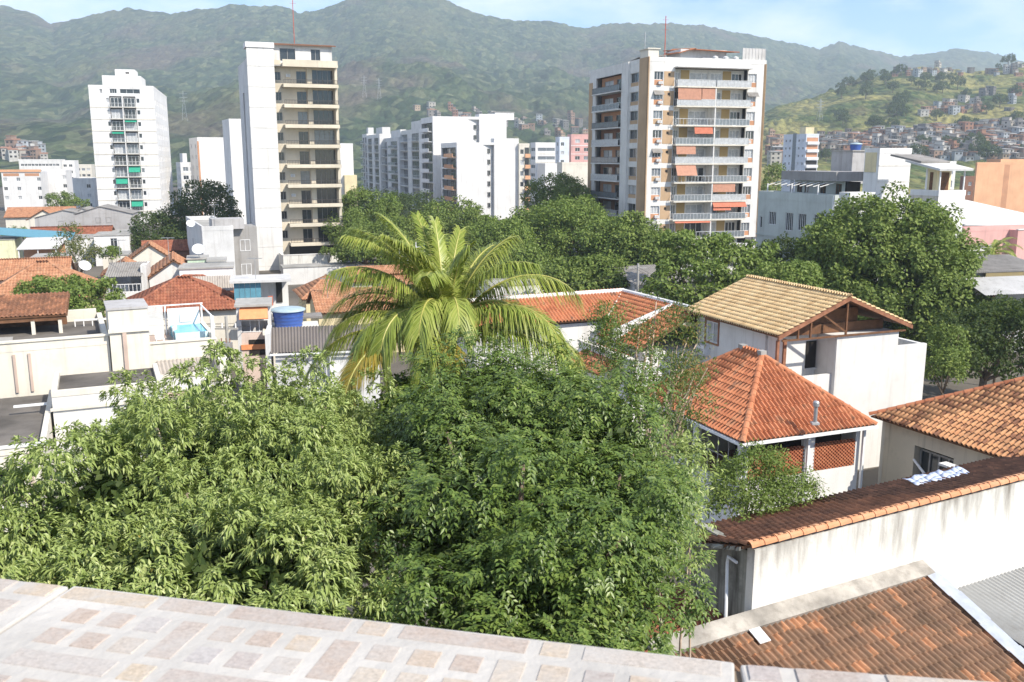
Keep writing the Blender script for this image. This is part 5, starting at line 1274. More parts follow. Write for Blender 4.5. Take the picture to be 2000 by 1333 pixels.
b0 = thing('stepped_parapet', 'dark sided stepped parapet with white coping below the tan tiled eave', 'wall', (O3.x, O3.y, 0), A3)
part('wall', b0, plaster('near_black_wall', (0.05, 0.048, 0.045), amt=0.3, streak=0.3), (-0.95, -0.7, L3 - 7.4, L3 - 4.9, 0, 4.2), (-0.9, -0.65, L3 - 10.5, L3 - 7.45, 0, 5.1))  # near-black render on both wall runs
part('coping', b0, WHITE, (-1.05, -0.6, L3 - 7.4, L3 - 4.85, 4.2, 4.3)); part('coping', b0, WHITE, (-1.0, -0.55, L3 - 10.5, L3 - 7.45, 5.1, 5.2))
ps = PZ(1850, 945, 6.42); ts = thing('tarpaulin_sheet', 'crumpled pale blue plastic sheet at the back of the dark tile roof', 'plastic sheet', (ps.x, ps.y, ps.z))
mb = MB(); n_ = 14
def shp(i, j):
    return (u3.x * (i / n_ * 2.6 - 1.4) - u3.y * j * 0.2, u3.y * (i / n_ * 2.6 - 1.4) + u3.x * j * 0.2, 0.14 + 0.05 * math.sin(i * 1.3 + j) + 0.03 * math.sin(i * 2.9) + 0.02 * j)
for i in range(n_):
    for j in range(3): mb.quad(shp(i, j), shp(i + 1, j), shp(i + 1, j + 1), shp(i, j + 1))
so = mb.build('sheet', plain('pale_blue_plastic', (0.50, 0.56, 0.72), 0.35), ts, True); md = so.modifiers.new('thick', 'SOLIDIFY'); md.thickness = 0.02

# ---- long stained wall with lean-to tile roof behind it
A4 = R(27.8); PW = PZ(1475, 1068, 7.0)
h = thing('lean_to', 'long stained white wall with terracotta coping and dark tile roof behind', 'outbuilding', (PW.x, PW.y, 0), A4)
L4 = 15.0
mb = MB(); nseg = 30
for i in range(nseg): mb.box(L4 * i / nseg, L4 * (i + 1) / nseg, 0, 0.28, 3.2, 6.93)
part('wall', h, rain_wall('sooty_white_wall', (0.68, 0.67, 0.63), (0.14, 0.12, 0.10), 6.9, 2.4), (0, L4, 0, 0.28, 0, 6.9))
part('end_wall', h, MOULDY, (0.03, 0.25, 0.28, 3.2, 0, 6.75)); part('rear_wall', h, MOULDY, (0.25, L4, 3.0, 3.2, 0, 5.9))
part('interior', h, DARK, (0.3, L4 - 0.2, 0.35, 2.9, 0, 5.8))
tiles(h, [(L4, 3.45, 5.98), (-0.25, 3.45, 5.98), (-0.25, 0.2, 7.0), (L4, 0.2, 7.0)], 0.215, 0.36, T_DARK2, 300, False, WOOD)
T_COP = tilemat('coping_tile', [(0, (0.46, 0.20, 0.10)), (0.5, (0.54, 0.26, 0.14)), (1, (0.50, 0.30, 0.18))], amt=0.3)
ridge(h, (-0.12, 0.1, 6.98), (L4, 0.1, 6.98), T_COP, 0.15, 0.45, 'coping_tile')
rt = MB(); r_ = random.Random(4)
for i in range(14):
    y = 0.25 + i * 0.22; a = r_.uniform(0.1, 0.28); z = 7.0 - (y - 0.2) * 0.314
    rt.hexa([(-0.3, y, z - 0.14), (0.15, y, z - 0.1), (0.15, y + a, z - 0.16), (-0.3 - r_.uniform(0, .15), y + a, z - 0.2), (-0.3, y, z - 0.03), (0.15, y, z - 0.03), (0.15, y + a, z - 0.08), (-0.28, y + a, z - 0.1)])
rt.build('eave_rubble', MOULDY, h)
pp = Vector((-0.12, 0.75, 0)); MB().tube([(-0.1, 0.55, 6.35), (-0.1, 0.9, 6.38), (-0.12, 0.9, 6.2), (-0.55, 0.35, 4.2)], 0.045, 8).build('vent_pipe', PVC, h)
pt_ = PZ(1436, 1108, 6.0)
# ---- lower tiled roof against the stained wall
h = thing('lower_house', 'mossy dark brown tile roof with bright orange replacement tiles against the stained wall', 'house', (PW.x, PW.y, 0), A4)
z5 = 5.0; s5 = 0.40; D5 = 6.0
xa = -3.2; xb5 = run_to(PW, A4, 1787, z5)
tiles(h, [(xa, -D5, z5 - D5 * s5), (xb5, -D5, z5 - D5 * s5), (xb5, -0.35, z5 - 0.35 * s5), (xa, -0.35, z5 - 0.35 * s5)], 0.205, 0.36, T_DARK, 300, False, WOOD)
MB().slab([(xa - 0.2, -0.48, z5 + 0.0), (xb5 + 0.3, -0.48, z5 + 0.0), (xb5 + 0.3, -0.01, z5 + 0.22), (xa - 0.2, -0.01, z5 + 0.22)], 0.2).build('mortar_flashing', plaster('rough_mortar', (0.40, 0.37, 0.33), amt=0.6, streak=0.3, var=0.3, sc_=3), h)
part('wall', h, MOULDY, (xa + 0.2, xb5 - 0.3, -D5 + 0.4, -0.6, 0, z5 - D5 * s5 - 0.3)); part('gable_wall', h, MOULDY, (xa + 0.2, xa + 0.4, -D5 + 0.5, -0.1, 0, z5 - 2.2))
part('pale_ledge', h, CONC, (xa - 0.05, 0.0, -0.15, 0.15, z5 - 0.3, z5 + 0.02)); 
q0 = PZ(1480, 1258, 4.62); iq = h.matrix_basis.inverted() if False else (Matrix.Translation(h.location) @ Matrix.Rotation(A4, 4, 'Z')).inverted(); lq = iq @ q0
MB().slab([(lq.x - 0.18, lq.y - 0.28, z5 + lq.y * s5 + 0.07), (lq.x + 0.18, lq.y - 0.28, z5 + lq.y * s5 + 0.07), (lq.x + 0.18, lq.y + 0.28, z5 + lq.y * s5 + 0.29), (lq.x - 0.18, lq.y + 0.28, z5 + lq.y * s5 + 0.29)], 0.03).build('patch_sheet', PVC, h)
# metal flashing down its right verge and the grey corrugated roof beyond
mt = thing('metal_flashing', 'shiny galvanised flashing sheets along the edge of the mossy roof', 'roof flashing', (PW.x, PW.y, 0), A4)
for i in range(6):
    y0 = -0.3 - i * 0.95; y1 = y0 - 1.0; dz = 0.03 * (i % 2)
    MB().slab([(xb5 - 0.05, y0, z5 + y0 * s5 + 0.17 + dz), (xb5 + 0.42, y0, z5 + y0 * s5 + 0.20 + dz), (xb5 + 0.42, y1, z5 + y1 * s5 + 0.20 + dz), (xb5 - 0.05, y1, z5 + y1 * s5 + 0.17 + dz)], 0.015).build('sheet', ZINC, mt)
cr = thing('corrugated_roof', 'pale grey corrugated roof in the bottom right corner below the stained wall', 'roof', (PW.x, PW.y, 0), A4)
zc = 4.15
MB().corr((xb5 + 0.9, -6.5, zc - 1.0), (xb5 + 9, -6.5, zc - 1.0), (xb5 + 9, -0.35, zc), (xb5 + 0.9, -0.35, zc), 0.18, 0.035).build('sheet', plaster('pale_grey_sheet', (0.36, 0.36, 0.35), amt=0.3, streak=0.2), cr)
part('upstand', cr, WHITE, (xb5 + 0.5, xb5 + 9, -0.34, -0.02, 0, zc + 0.55)); part('wall', cr, CONC, (xb5 + 1.1, xb5 + 8.8, -6.2, -0.6, 0, zc - 1.3)); part('verge', cr, WHITE, (xb5 + 0.5, xb5 + 0.88, -6.5, -0.35, 0, zc - 0.9))
# small dark roof in the gap left of the stained wall's end
gp = thing('side_roof', 'narrow dark tile roof in the shaded gap left of the stained wall end', 'roof', (PW.x, PW.y, 0), A4)
tiles(gp, [(-2.3, 3.5, 3.6), (-2.3, -0.2, 3.6), (-0.1, -0.2, 4.4), (-0.1, 3.5, 4.4)], 0.215, 0.36, T_BROWN, 0, False, WOOD)
part('wall', gp, MOULDY, (-2.1, -0.2, 0, 3.3, 0, 3.5))

# ---- L-shaped house with red roofs and white ridge caps
A7 = R(24); K = PZ(1216, 570, 8.0)
h = thing('ridge_house', 'L shaped house with red tile roofs, white ridge caps and white parapets', 'house', (K.x, K.y, 0), A7)
zk = 8.0; hw = 4.2; dz = 2.0; La = 12.0; Lb = 9.0
# frame: x along 24 deg, y away. first ridge runs -x from the corner, second ridge runs -y
tiles(h, [(-La, -2.6, zk - 1.25), (-2.6, -2.6, zk - 1.25), (0, 0, zk), (-La, 0, zk)], 0.24, 0.40, T_RED, 0, False, WOOD)
tiles(h, [(-hw, -hw, zk - dz), (-hw, -Lb, zk - dz), (0, -Lb, zk), (0, 0, zk)], 0.24, 0.40, T_RED, 0, False, WOOD)
tiles(h, [(hw, -Lb, zk - dz), (hw, hw, zk - dz), (0, 0, zk), (0, -Lb, zk)], 0.24, 0.40, T_RED, 0, True, WOOD)
tiles(h, [(hw, hw, zk - dz), (-La, hw, zk - dz), (-La, 0, zk), (0, 0, zk)], 0.24, 0.40, T_RED, 0, True, WOOD)
for i, (A, B, r) in enumerate((((-La, 0, zk), (0.1, 0, zk), 0.17), ((0, 0.1, zk), (0, -Lb, zk), 0.17))):
    mb = MB(); mb.tube([Vector(A) + Vector((0, 0, 0.06)), Vector(B) + Vector((0, 0, 0.06))], r, 8); mb.build('ridge_cap', WHITE2, h)
MB().tube([(0, 0, zk + 0.02), (-2.6, -2.6, zk - 1.15)], 0.09, 6).build('valley_cap', CREAM, h)
part('wall', h, WHITE, (-La + 0.2, -2.9, -2.2, hw - 0.5, 0, zk - 1.5), (-3.6, hw - 0.4, -Lb + 0.3, hw - 0.6, 0, zk - dz - 0.3))
yq = -6.4
MB().slab([(-0.1, yq, zk + 0.12), (-hw - 0.2, yq, zk - dz + 0.75), (-hw - 0.2, yq + 0.22, zk - dz + 0.75), (-0.1, yq + 0.22, zk + 0.12)], 1.1, None, (0, 0, 1)).build('fire_parapet', WHITE2, h)
part('courtyard_wall', h, WHITE2, (-hw - 1.6, -hw - 1.35, -Lb - 2, -4.6, 0, zk - dz - 0.15)); part('courtyard_coping', h, CREAM, (-hw - 1.7, -hw - 1.25, -Lb - 2, -4.6, zk - dz - 0.15, zk - dz - 0.03))
part('lower_roof', h, WHITE, (-hw - 1.3, -hw + 0.3, -Lb - 2, -Lb + 1.5, 0, zk - dz - 0.8))
tiles(h, [(-7.2, -5.4, zk - 3.1), (-7.2, -9.5, zk - 3.1), (-5.0, -9.5, zk - 2.2), (-5.0, -5.4, zk - 2.2)], 0.24, 0.40, T_RED, 0, True, WOOD)
# small grey pitched roof just behind
p = PX(1242, 556, 88); g = thing('small_house', 'small white house with grey sheet roof behind the red ridge house', 'house', (p.x, p.y, 0), R(24))
part('wall', g, WHITE2, (0, 6, 0.2, 5, 0, p.z)); MB().corr((-0.4, -0.3, p.z), (6.4, -0.3, p.z), (6.4, 4, p.z + 1.3), (-0.4, 4, p.z + 1.3), 0.25, 0.03).build('roof', FIBRO, g)
pl = PX(1245, 571, 80); g = thing('utility_pole', 'grey utility pole behind the corner of the red ridge house', 'pole', (pl.x, pl.y, 0)); MB().tube([(0, 0, 0), (0, 0, zat(515, 80))], [0.14, 0.1], 8).build('post', CONC, g)
part('cross_arm', g, CONC, (-0.8, 0.8, -0.05, 0.05, zat(525, 80), zat(525, 80) + 0.12))
p = PX(1052, 560, 95); g = thing('small_house', 'low white flat roofed house in front of the central tree trunk', 'house', (p.x - 5, p.y, 0), R(20)); part('wall', g, WHITE2, (0, 6.2, 0, 5, 0, p.z)); part('roof', g, CONC, (-0.1, 6.3, -0.1, 5.1, p.z, p.z + 0.15))

# ================================================================== left side
PINKTAN = plaster('faded_pink_tan', (0.50, 0.39, 0.33), amt=0.2, streak=0.2)
A6 = R(26); O = PZ(212, 656, 7.0)
h = thing('flat_roof_building', 'cream flat roofed building with dark roof and stair tower at the left edge', 'building', (O.x, O.y, 0), A6)
xw = run_to(O, A6, 289, 7.5)
part('wall', h, CREAM, (-17, 0, 0, 9, 0, 6.5))
part('parapet', h, CREAM, (-17, 0, -0.02, 0.3, 6.5, 7.0), (-0.3, 0, 0.31, 9, 6.5, 7.0), (-17, -0.31, 8.7, 9, 6.5, 7.3))
part('coping', h, CREAM, (-17, 0.06, -0.1, 0.36, 7.0, 7.09))
part('roof', h, SCREED, (-17, -0.3, 0.3, 8.7, 6.5, 6.56))
mb = MB(); mb.slab([(-9, 3, 6.6), (-5, 2.2, 6.6), (-5, 4.2, 6.63), (-9, 5, 6.63)], 0.03); mb.build('screed_patch', CONC, h)
part('roof_curb', h, CREAM, (-12, -8, 5.5, 8.6, 6.56, 7.7)); MB().tube([(-13, 4.6, 6.75), (-9.5, 5.0, 6.9), (-6, 6.5, 7.3), (-4, 8.4, 7.6)], 0.08).build('roof_pipe', PVC, h)
for px in (28, 58): x = -abs(run_to(O, A6 + math.pi, px, 6.0)); part('pilaster', h, PINKTAN, (x - 0.07, x + 0.07, -0.1, 0.0, 4.2, 6.35))
part('stair_tower', h, CREAM, (0.05, xw, -0.35, 2.8, 0, 8.5)); part('stair_tower_cap', h, GREY, (-0.02, xw + 0.07, -0.42, 2.87, 8.5, 8.62))
part('pilaster', h, PINKTAN, (xw * 0.33, xw * 0.43, -0.48, -0.36, 0, 7.2)); part('tower_ledge', h, CREAM, (-0.02, xw + 0.07, -0.5, -0.36, 7.2, 7.4))
x2 = run_to(O, A6, 421, 6.5)
te = thing('pool_terrace', 'roof terrace with white bar fence and small blue plunge pool', 'terrace', (O.x, O.y, 0), A6)
part('wall', te, CREAM, (xw + 0.02, x2, 0, 0.3, 0, 6.3), (x2 - 0.25, x2, 0.31, 5.2, 0, 6.6), (xw + 0.02, x2, 5.0, 5.2, 0, 6.2)); part('floor', te, plaster('terrace_floor_tile', (0.42, 0.33, 0.28)), (xw + 0.02, x2 - 0.25, 0.3, 5.0, 5.8, 5.92))
part('coping', te, CREAM, (xw + 0.02, x2 + 0.05, -0.08, 0.35, 6.3, 6.38))
fe = MB(); zf = 7.75
for i in range(26): x = xw + 0.15 + (x2 - xw - 2.6) * i / 25; fe.box(x - 0.015, x + 0.015, 4.9, 4.94, 5.95, zf)
fe.box(xw, x2, 4.88, 4.96, zf, zf + 0.07); fe.box(xw, x2 - 2.4, 4.88, 4.96, 6.6, 6.66); fe.build('bar_fence', FRAMEW, te)
for x in (xw + 0.1, x2 - 2.35, x2 - 0.15): part('fence_post', te, FRAMEW, (x, x + 0.1, 4.86, 4.96, 5.9, zf + 0.05))
part('white_screen', te, WHITE2, (x2 - 2.2, x2 - 0.26, 4.6, 4.75, 5.92, 7.6)); part('screen_window', te, PALEGREY, (x2 - 1.5, x2 - 0.8, 4.55, 4.59, 6.7, 7.25))
part('pool', te, POOLBLUE, (x2 - 2.1, x2 - 0.3, 1.2, 4.5, 5.93, 6.55)); part('pool_rim', te, plain('pale_pool_rim', (0.55, 0.72, 0.75), 0.3), (x2 - 2.15, x2 - 0.27, 1.1, 1.2, 5.93, 6.62))
part('side_post', te, WHITE, (x2 - 0.22, x2 - 0.02, 0.05, 0.28, 6.38, 7.7)); part('top_rail', te, FRAMEW, (x2 - 0.16, x2 - 0.08, 0.3, 4.9, 7.66, 7.72))
for i, (x, y) in enumerate(((xw + 0.7, 1.4), (xw + 1.9, 2.6))):
    ch = thing('terrace_chair', ['white plastic chair on the pool terrace near the stair tower', 'white plastic table chair in the middle of the pool terrace'][i], 'chair', tuple(Matrix.Translation(te.location) @ Matrix.Rotation(A6, 4, 'Z') @ Vector((x, y, 5.92))), A6 + i)
    part('seat', ch, PVC, (-0.25, 0.25, -0.25, 0.25, 0.40, 0.45)); part('backrest', ch, PVC, (-0.25, 0.25, 0.2, 0.25, 0.45, 0.9))
    for sx in (-0.24, 0.20):
        for sy in (-0.24, 0.20): part('leg', ch, PVC, (sx, sx + 0.04, sy, sy + 0.04, 0, 0.4))
lt = thing('corrugated_lean_to', 'grey corrugated lean-to roof under the pool terrace', 'roof', (O.x, O.y, 0), A6)
MB().corr((xw + 0.3, -2.6, 4.35), (x2 - 0.3, -2.6, 4.35), (x2 - 0.3, -0.1, 5.3), (xw + 0.3, -0.1, 5.3), 0.22, 0.04).build('sheet', FIBROL if False else plaster('brownish_fibre_cement', (0.40, 0.36, 0.32), amt=0.4, streak=0.4), lt)
part('side_wall', lt, PINK if False else CREAM, (x2 - 0.28, x2 + 0.25, -3.0, 0.0, 0, 5.6)); part('gutter', lt, CONC, (xw, x2 - 0.3, -2.9, -2.65, 4.1, 4.3)); part('wall', lt, CREAM, (xw + 0.3, x2 - 0.3, -2.5, -2.3, 0, 4.2))
# lower building at the left edge
A5 = R(24); Q = PZ(88, 868, 4.5)
h = thing('flat_roof_annex', 'lower cream building with dark flat roof at the left edge', 'building', (Q.x, Q.y, 0), A5)
F_ = Face((-16, 0), (1, 0), (0, -1)); xq = 16 - abs(run_to(Q, A5 + math.pi, 40, 3.5)) 
mb = MB(); wall(mb, F_, 0, 16, 0, 4.2, [(xq - 2.6, xq, 1.9, 3.55)], 0.4); mb.build('wall', CREAM, h)
part('side_wall', h, CREAM, (-0.25, 0, 0.02, 10.8, 0, 4.2)); part('interior', h, DARK, (-15.8, -0.3, 0.6, 10, 0, 4.1)); part('window_shelf', h, plaster('mauve_wall', (0.35, 0.28, 0.30)), (-16 + xq - 2.5, -16 + xq - 0.1, 0.45, 0.55, 1.9, 2.9))
part('roof', h, SCREED, (-16, -0.2, 0.2, 10.8, 4.2, 4.26)); part('parapet', h, CREAM, (-16, 0, -0.05, 0.25, 4.2, 4.5), (-0.25, 0, 0.26, 10.8, 4.2, 4.5)); part('coping', h, WHITE, (-16, 0.05, -0.1, 0.3, 4.5, 4.56))
part('pilaster', h, PINKTAN, (-16 + xq + 0.35, -16 + xq + 0.5, -0.12, 0, 0, 4.2)); part('sill', h, WHITE, (-16 + xq - 2.8, -16 + xq + 0.1, -0.1, 0.05, 1.8, 1.9))
C5 = PZ(100, 769, 5.5)
h = thing('white_roof_block', 'white block with parapet rising beside the lower dark flat roof', 'building', (C5.x, C5.y, 0), A5)
part('wall', h, WHITE, (0, 5.2, 0, 4.8, 0, 5.3)); part('parapet', h, CREAM, (0, 5.2, -0.03, 0.25, 5.3, 5.6), (0, 0.25, 0.26, 4.8, 5.3, 5.6), (4.95, 5.2, 0.26, 4.8, 5.3, 5.6)); part('roof', h, SCREED, (0.25, 4.95, 0.25, 4.8, 5.3, 5.34)); part('ledge', h, CREAM, (-0.1, 5.3, -0.12, -0.04, 4.6, 4.75))
part('loose_board', h, PVC, (-1.8, -0.3, 1.0, 1.15, 4.7, 4.8))
D5_ = PZ(225, 746, 5.0)
h = thing('white_parapet_house', 'white walled house with long parapet and grey corrugated roofs above the mango tree', 'house', (D5_.x, D5_.y, 0), R(20)); lx = run_to(D5_, R(20), 412, 5.0)
part('wall', h, WHITE, (0, lx, 0, 0.3, 0, 5.0), (lx - 0.3, lx, 0.3, 7, 0, 4.9)); part('coping', h, CREAM, (-0.1, lx + 0.1, -0.06, 0.36, 5.0, 5.12))
MB().corr((0.2, -3.0, 3.1), (lx, -3.0, 3.1), (lx, -0.05, 4.0), (0.2, -0.05, 4.0), 0.2, 0.035).build('front_sheet', MATS['brownish_fibre_cement'], h); part('ledge', h, PINKTAN, (0.1, lx, -0.2, -0.02, 3.95, 4.15)); part('front_wall', h, WHITE, (0.3, lx, -2.8, -2.6, 0, 3.0))
# covered terrace behind the dark roof
p = PZ(0, 622, 7.6); h = thing('tiled_pergola', 'open terrace with thin dark tile roof and white walls at the left edge', 'pergola', (p.x, p.y, 0), R(22)); lx = run_to(p, R(22), 132, 8.0)
tiles(h, [(-6, -0.6, 7.7), (lx, -0.6, 7.7), (lx, 3.2, 8.5), (-6, 3.2, 8.5)], 0.24, 0.4, T_DARK2, 0, True, WOOD); part('beam', h, WOOD, (-6, lx - 0.1, -0.5, -0.35, 7.35, 7.6))
for x in (lx * 0.45, lx * 0.85): part('post', h, CREAM, (x, x + 0.2, -0.5, -0.3, 5, 7.4))
part('wall', h, WHITE, (-6, lx, 0.6, 0.8, 0, 6.5), (-6, lx, 3.0, 3.2, 0, 6.3)); part('dark_room', h, WOOD, (-6, lx - 0.3, 2.7, 2.9, 6.3, 7.9))
rl = MB(); q0 = lx + 0.2
for i in range(9): rl.box(q0 + i * 0.5, q0 + i * 0.5 + 0.06, 1.5, 1.56, 5.9, 6.9)
rl.box(q0, q0 + 4.1, 1.48, 1.58, 6.9, 7.0); rl.build('railing', FRAMEW, h); part('white_ledge', h, WHITE, (-2, q0 + 4.5, 0.85, 1.3, 5.2, 6.1))

# ---- houses behind
def at(px, py, Y): p = PX(px, py, Y); return p
def H(label, px, py, Y, a, Lx, Ly, rise, mat, tmat, roof='hip', axis='x', wins=(), over=0.45):
    p = PX(px, py, Y); return house('tiled_house', label, (p.x, p.y), a, Lx, Ly, p.z, p.z + rise, mat, tmat, roof, over, 0.26, 0.42, wins, axis=axis)
H('brown hip roofed house behind the pool terrace', 245, 607, 71, 18, 8.6, 7.5, 1.9, CREAM, T_BROWN)
H('orange tiled hip roof house at the left edge behind the leafy tree', -40, 585, 80, 20, 9.5, 8.5, 2.6, YELLOWP, T_ORANGE)
H('low house with orange tile ridge at the far left', -30, 545, 98, 20, 8, 7, 1.6, CREAM, T_ORANGE, 'gable')
H('small house with orange gable roof and bare white gable wall', 291, 542, 84, 20, 4.4, 7, 1.5, WHITE, T_ORANGE, 'gable', 'y')
H('brown roofed strip behind the white gable house', 300, 575, 79, 18, 6.5, 5, 1.2, WHITE, T_BROWN)
H('orange hip roofed house right of the teal panel shack', 597, 580, 92, 20, 5.2, 6, 1.6, YELLOWP, T_ORANGE)
H('long yellow walled house with orange roof left of the palm', 622, 607, 78, 19, 7.5, 6, 1.3, YELLOWP, T_ORANGE, 'gable')
H('tiny red gabled roof by the white low houses on the left', 205, 535, 100, 20, 4, 5, 1.2, CREAM, T_ORANGE, 'gable', 'y')
H('orange roofed cottage under the far left white block', 10, 424, 210, 17, 14, 9, 1.8, CREAM, T_ORANGE, 'gable')
H('small orange roofed house left of the grey gable house', 55, 428, 195, 17, 6, 8, 1.8, CREAM, T_ORANGE, 'gable', 'y')
H('brown gabled roof in front of the grey gable houses', 55, 462, 160, 17, 13, 8, 1.2, BROWNWALL, T_BROWN, 'gable')
H('small orange topped house near the dark trees on the left', 255, 505, 112, 20, 4.5, 5, 1.6, CREAM, T_ORANGE, 'gable', 'y')
H('brown roof behind the satellite dish on the left', 280, 490, 135, 20, 11, 6, 1.1, BROWNWALL, T_BROWN, 'gable')
H('orange roofed house seen through the palm fronds', 760, 575, 86, 20, 8, 6, 1.4, WHITE, T_ORANGE, 'gable')
H('low orange tiled house beneath the central mango trees', 690, 548, 110, 20, 9, 6, 1.2, CREAM, T_ORANGE, 'gable')
# grey gabled sheds far left
for i, (px, py, Y, lx, lab) in enumerate(((70, 452, 178, 11.5, 'grey rendered gable house with two small windows'), (140, 447, 182, 5, 'narrow grey house between two grey gables'), (148, 446, 172, 10, 'grey gable house right beside the white tower'))):
    p = PX(px, py, Y); g = thing('grey_house', lab, 'house', (p.x, p.y, 0), R(14)); mb = MB(); zt = p.z + 2.6
    mb.box(0, lx, 0, 8, 0, zt); mb.build('wall', GREY, g); mb = MB(); mb.tri((0, -0.01, zt), (lx, -0.01, zt), (lx * 0.45, -0.01, zt + 1.4)); mb.build('gable', GREY, g)
    MB().slab([(-0.2, -0.2, zt - 0.02), (lx * 0.45, -0.2, zt + 1.42), (lx * 0.45, 8, zt + 1.42), (-0.2, 8, zt - 0.02)], 0.1).build('roof', FIBRO, g); MB().slab([(lx + 0.2, -0.2, zt - 0.02), (lx * 0.45, -0.2, zt + 1.42), (lx * 0.45, 8, zt + 1.42), (lx + 0.2, 8, zt - 0.02)], 0.1).build('roof', FIBRO, g)
    F_ = Face((0, 0), (1, 0), (0, -1)); window(g, F_, lx * 0.4, zt - 1.7, 0.9, 1.0, -0.03, 0, GLASS, FRAMEG, 1); window(g, F_, lx * 0.58, zt - 1.7, 0.9, 1.0, -0.03, 0, GLASS, FRAMEG, 1)
# white low houses and sheds
def box_house(label, px, py, Y, px2, d, mat, a=18, roofm=CONC, wins=(), ov=0.1, name='flat_house'):
    p = PX(px, py, Y); L = run_to(p, R(a), px2, p.z); g = thing(name, label, 'house', (p.x, p.y, 0), R(a)); F_ = Face((0, 0), (1, 0), (0, -1))
    mb = MB(); wall(mb, F_, 0, L, 0, p.z, [(L * f - w / 2, L * f + w / 2, p.z - dz, p.z - dz + hh) for f, w, dz, hh in wins]); mb.build('wall', mat, g)
    part('side_walls', g, mat, (0, 0.2, 0.02, d, 0, p.z), (L - 0.2, L, 0.02, d, 0, p.z), (0.2, L - 0.2, d - 0.2, d, 0, p.z)); part('interior', g, DARK, (0.25, L - 0.25, 0.3, d - 0.3, 0, p.z - 0.05)); part('roof', g, roofm, (-ov, L + ov, -ov, d + ov, p.z, p.z + 0.14))
    for f, w, dz, hh in wins: window(g, F_, L * f, p.z - dz, w, hh, 0.1)
    g['zt'] = p.z; g['len'] = L
    return g, p, L
g, p, L = box_house('pale yellow wall house at the far left edge', -30, 470, 140, 28, 6, plaster('lemon_paint', (0.72, 0.72, 0.48)))
MB().slab([(L - 3, -0.5, p.z + 1.0), (L + 8, -0.5, p.z - 0.2), (L + 8, 5, p.z + 0.6), (L - 3, 5, p.z + 1.6)], 0.1).build('teal_sheet_roof', TEAL, g)
g = thing('open_shed', 'open shed with white sheet roof on posts at the left', 'shed', tuple(PX(34, 500, 128))[:2] + (0,), R(18)); z_ = zat(487, 128)
MB().slab([(0, -0.5, z_), (5.2, -0.5, z_), (6.2, 4.5, z_ + 1.2), (0.6, 4.5, z_ + 1.2)], 0.1).build('roof', FIBROL, g); part('back_wall', g, TERRAC, (0.2, 5.6, 3.8, 4.0, 0, z_ + 0.5))
for x in (0.2, 2.6, 4.9): part('post', g, FRAMEW, (x, x + 0.12, -0.3, -0.18, 0, z_))
box_house('white house with flat roof behind the sparse olive tree', 108, 468, 150, 205, 8, WHITE2)
box_house('white house with small red awning left of the dark trees', 183, 462, 146, 252, 8, WHITE2, wins=((0.55, 1.0, 2.0, 1.6),))
box_house('low white house in front of the white tower', 205, 455, 165, 260, 6, WHITE2)
box_house('white washed wall house below the open shed', 60, 505, 118, 130, 5, WHITE)
box_house('pale house by the brown roof, left of the dark trees', 200, 500, 125, 250, 5, CREAM)
# terrace house with corrugated awning
p = PX(209, 560, 82); h = thing('awning_terrace_house', 'house with grey corrugated awning over a cluttered white terrace', 'house', (p.x, p.y, 0), R(14)); lx = run_to(p, R(14), 284, p.z); z_ = p.z + 0.0
MB().corr((-0.1, -0.4, z_ + 0.9), (lx - 0.2, -0.4, z_ + 0.9), (lx, 2.4, z_ + 1.9), (0, 2.4, z_ + 1.9), 0.2, 0.03).build('awning', FIBRO, h)
part('wall', h, WHITE, (0, lx, 0, 0.2, 0, z_ - 0.6), (lx - 0.35, lx + 0.1, 0.2, 3.5, 0, z_ + 1.8), (-0.1, 0.1, 0.2, 3.5, 0, z_ + 0.8)); part('back_wall', h, PALEGREY, (0.1, lx - 0.4, 3.2, 3.4, 0, z_ + 1.6)); part('floor', h, CONC, (0.1, lx - 0.4, 0.2, 3.2, z_ - 1.2, z_ - 1.1))
railing(h, Face((0, 0.1), (1, 0), (0, -1)), 0.1, lx - 0.4, -0.2, 0, z_ - 0.6, 0.7, FRAMEW, 0.3); part('washing_sink', h, PVC, (0.3, 1.5, 1.5, 2.2, z_ - 1.1, z_ - 0.1)); part('round_niche', h, GREY, (1.6, 2.9, 3.1, 3.19, z_ - 0.4, z_ + 0.7))
# gray building behind, with dish
b = Block('grey_building', 'plain grey rendered building beside the tall blank tower wall', 394, 444, 118, 24, 363, 455)
aL = b.onL(374, 9)
b.shell(GREY if False else PALEGREY, [], [(aL - 0.6, aL + 0.6, b.zL(483, aL), b.zL(466, aL))]); window(b.t, b.L, aL, b.zL(483, aL), 1.2, 1.3, 0.12, cols=2)
part('roof_shed', b.t, GREY, (b.Lr * 0.35, b.Lr + 1.5, 0.5, 4, b.z1 - 0.4, b.z1 + 0.9)); part('side_wing', b.t, plaster('dim_wing', (0.32, 0.31, 0.30)), (b.Lr, b.Lr + 3.2, 1.5, 6, 0, b.z1 - 0.2))
F_ = Face((b.Lr, 1.5), (1, 0), (0, -1))
for z in (b.z1 - 3.4, b.z1 - 6.6): window(b.t, F_, 1.6, z, 1.3, 1.5, -0.03, 0, GLASS, FRAMEW, 2)
q0 = PX(372, 437, 119); dish('white satellite dish on the grey rendered building', (q0.x, q0.y, b.z1 - 0.5), 0.55, 0.5)
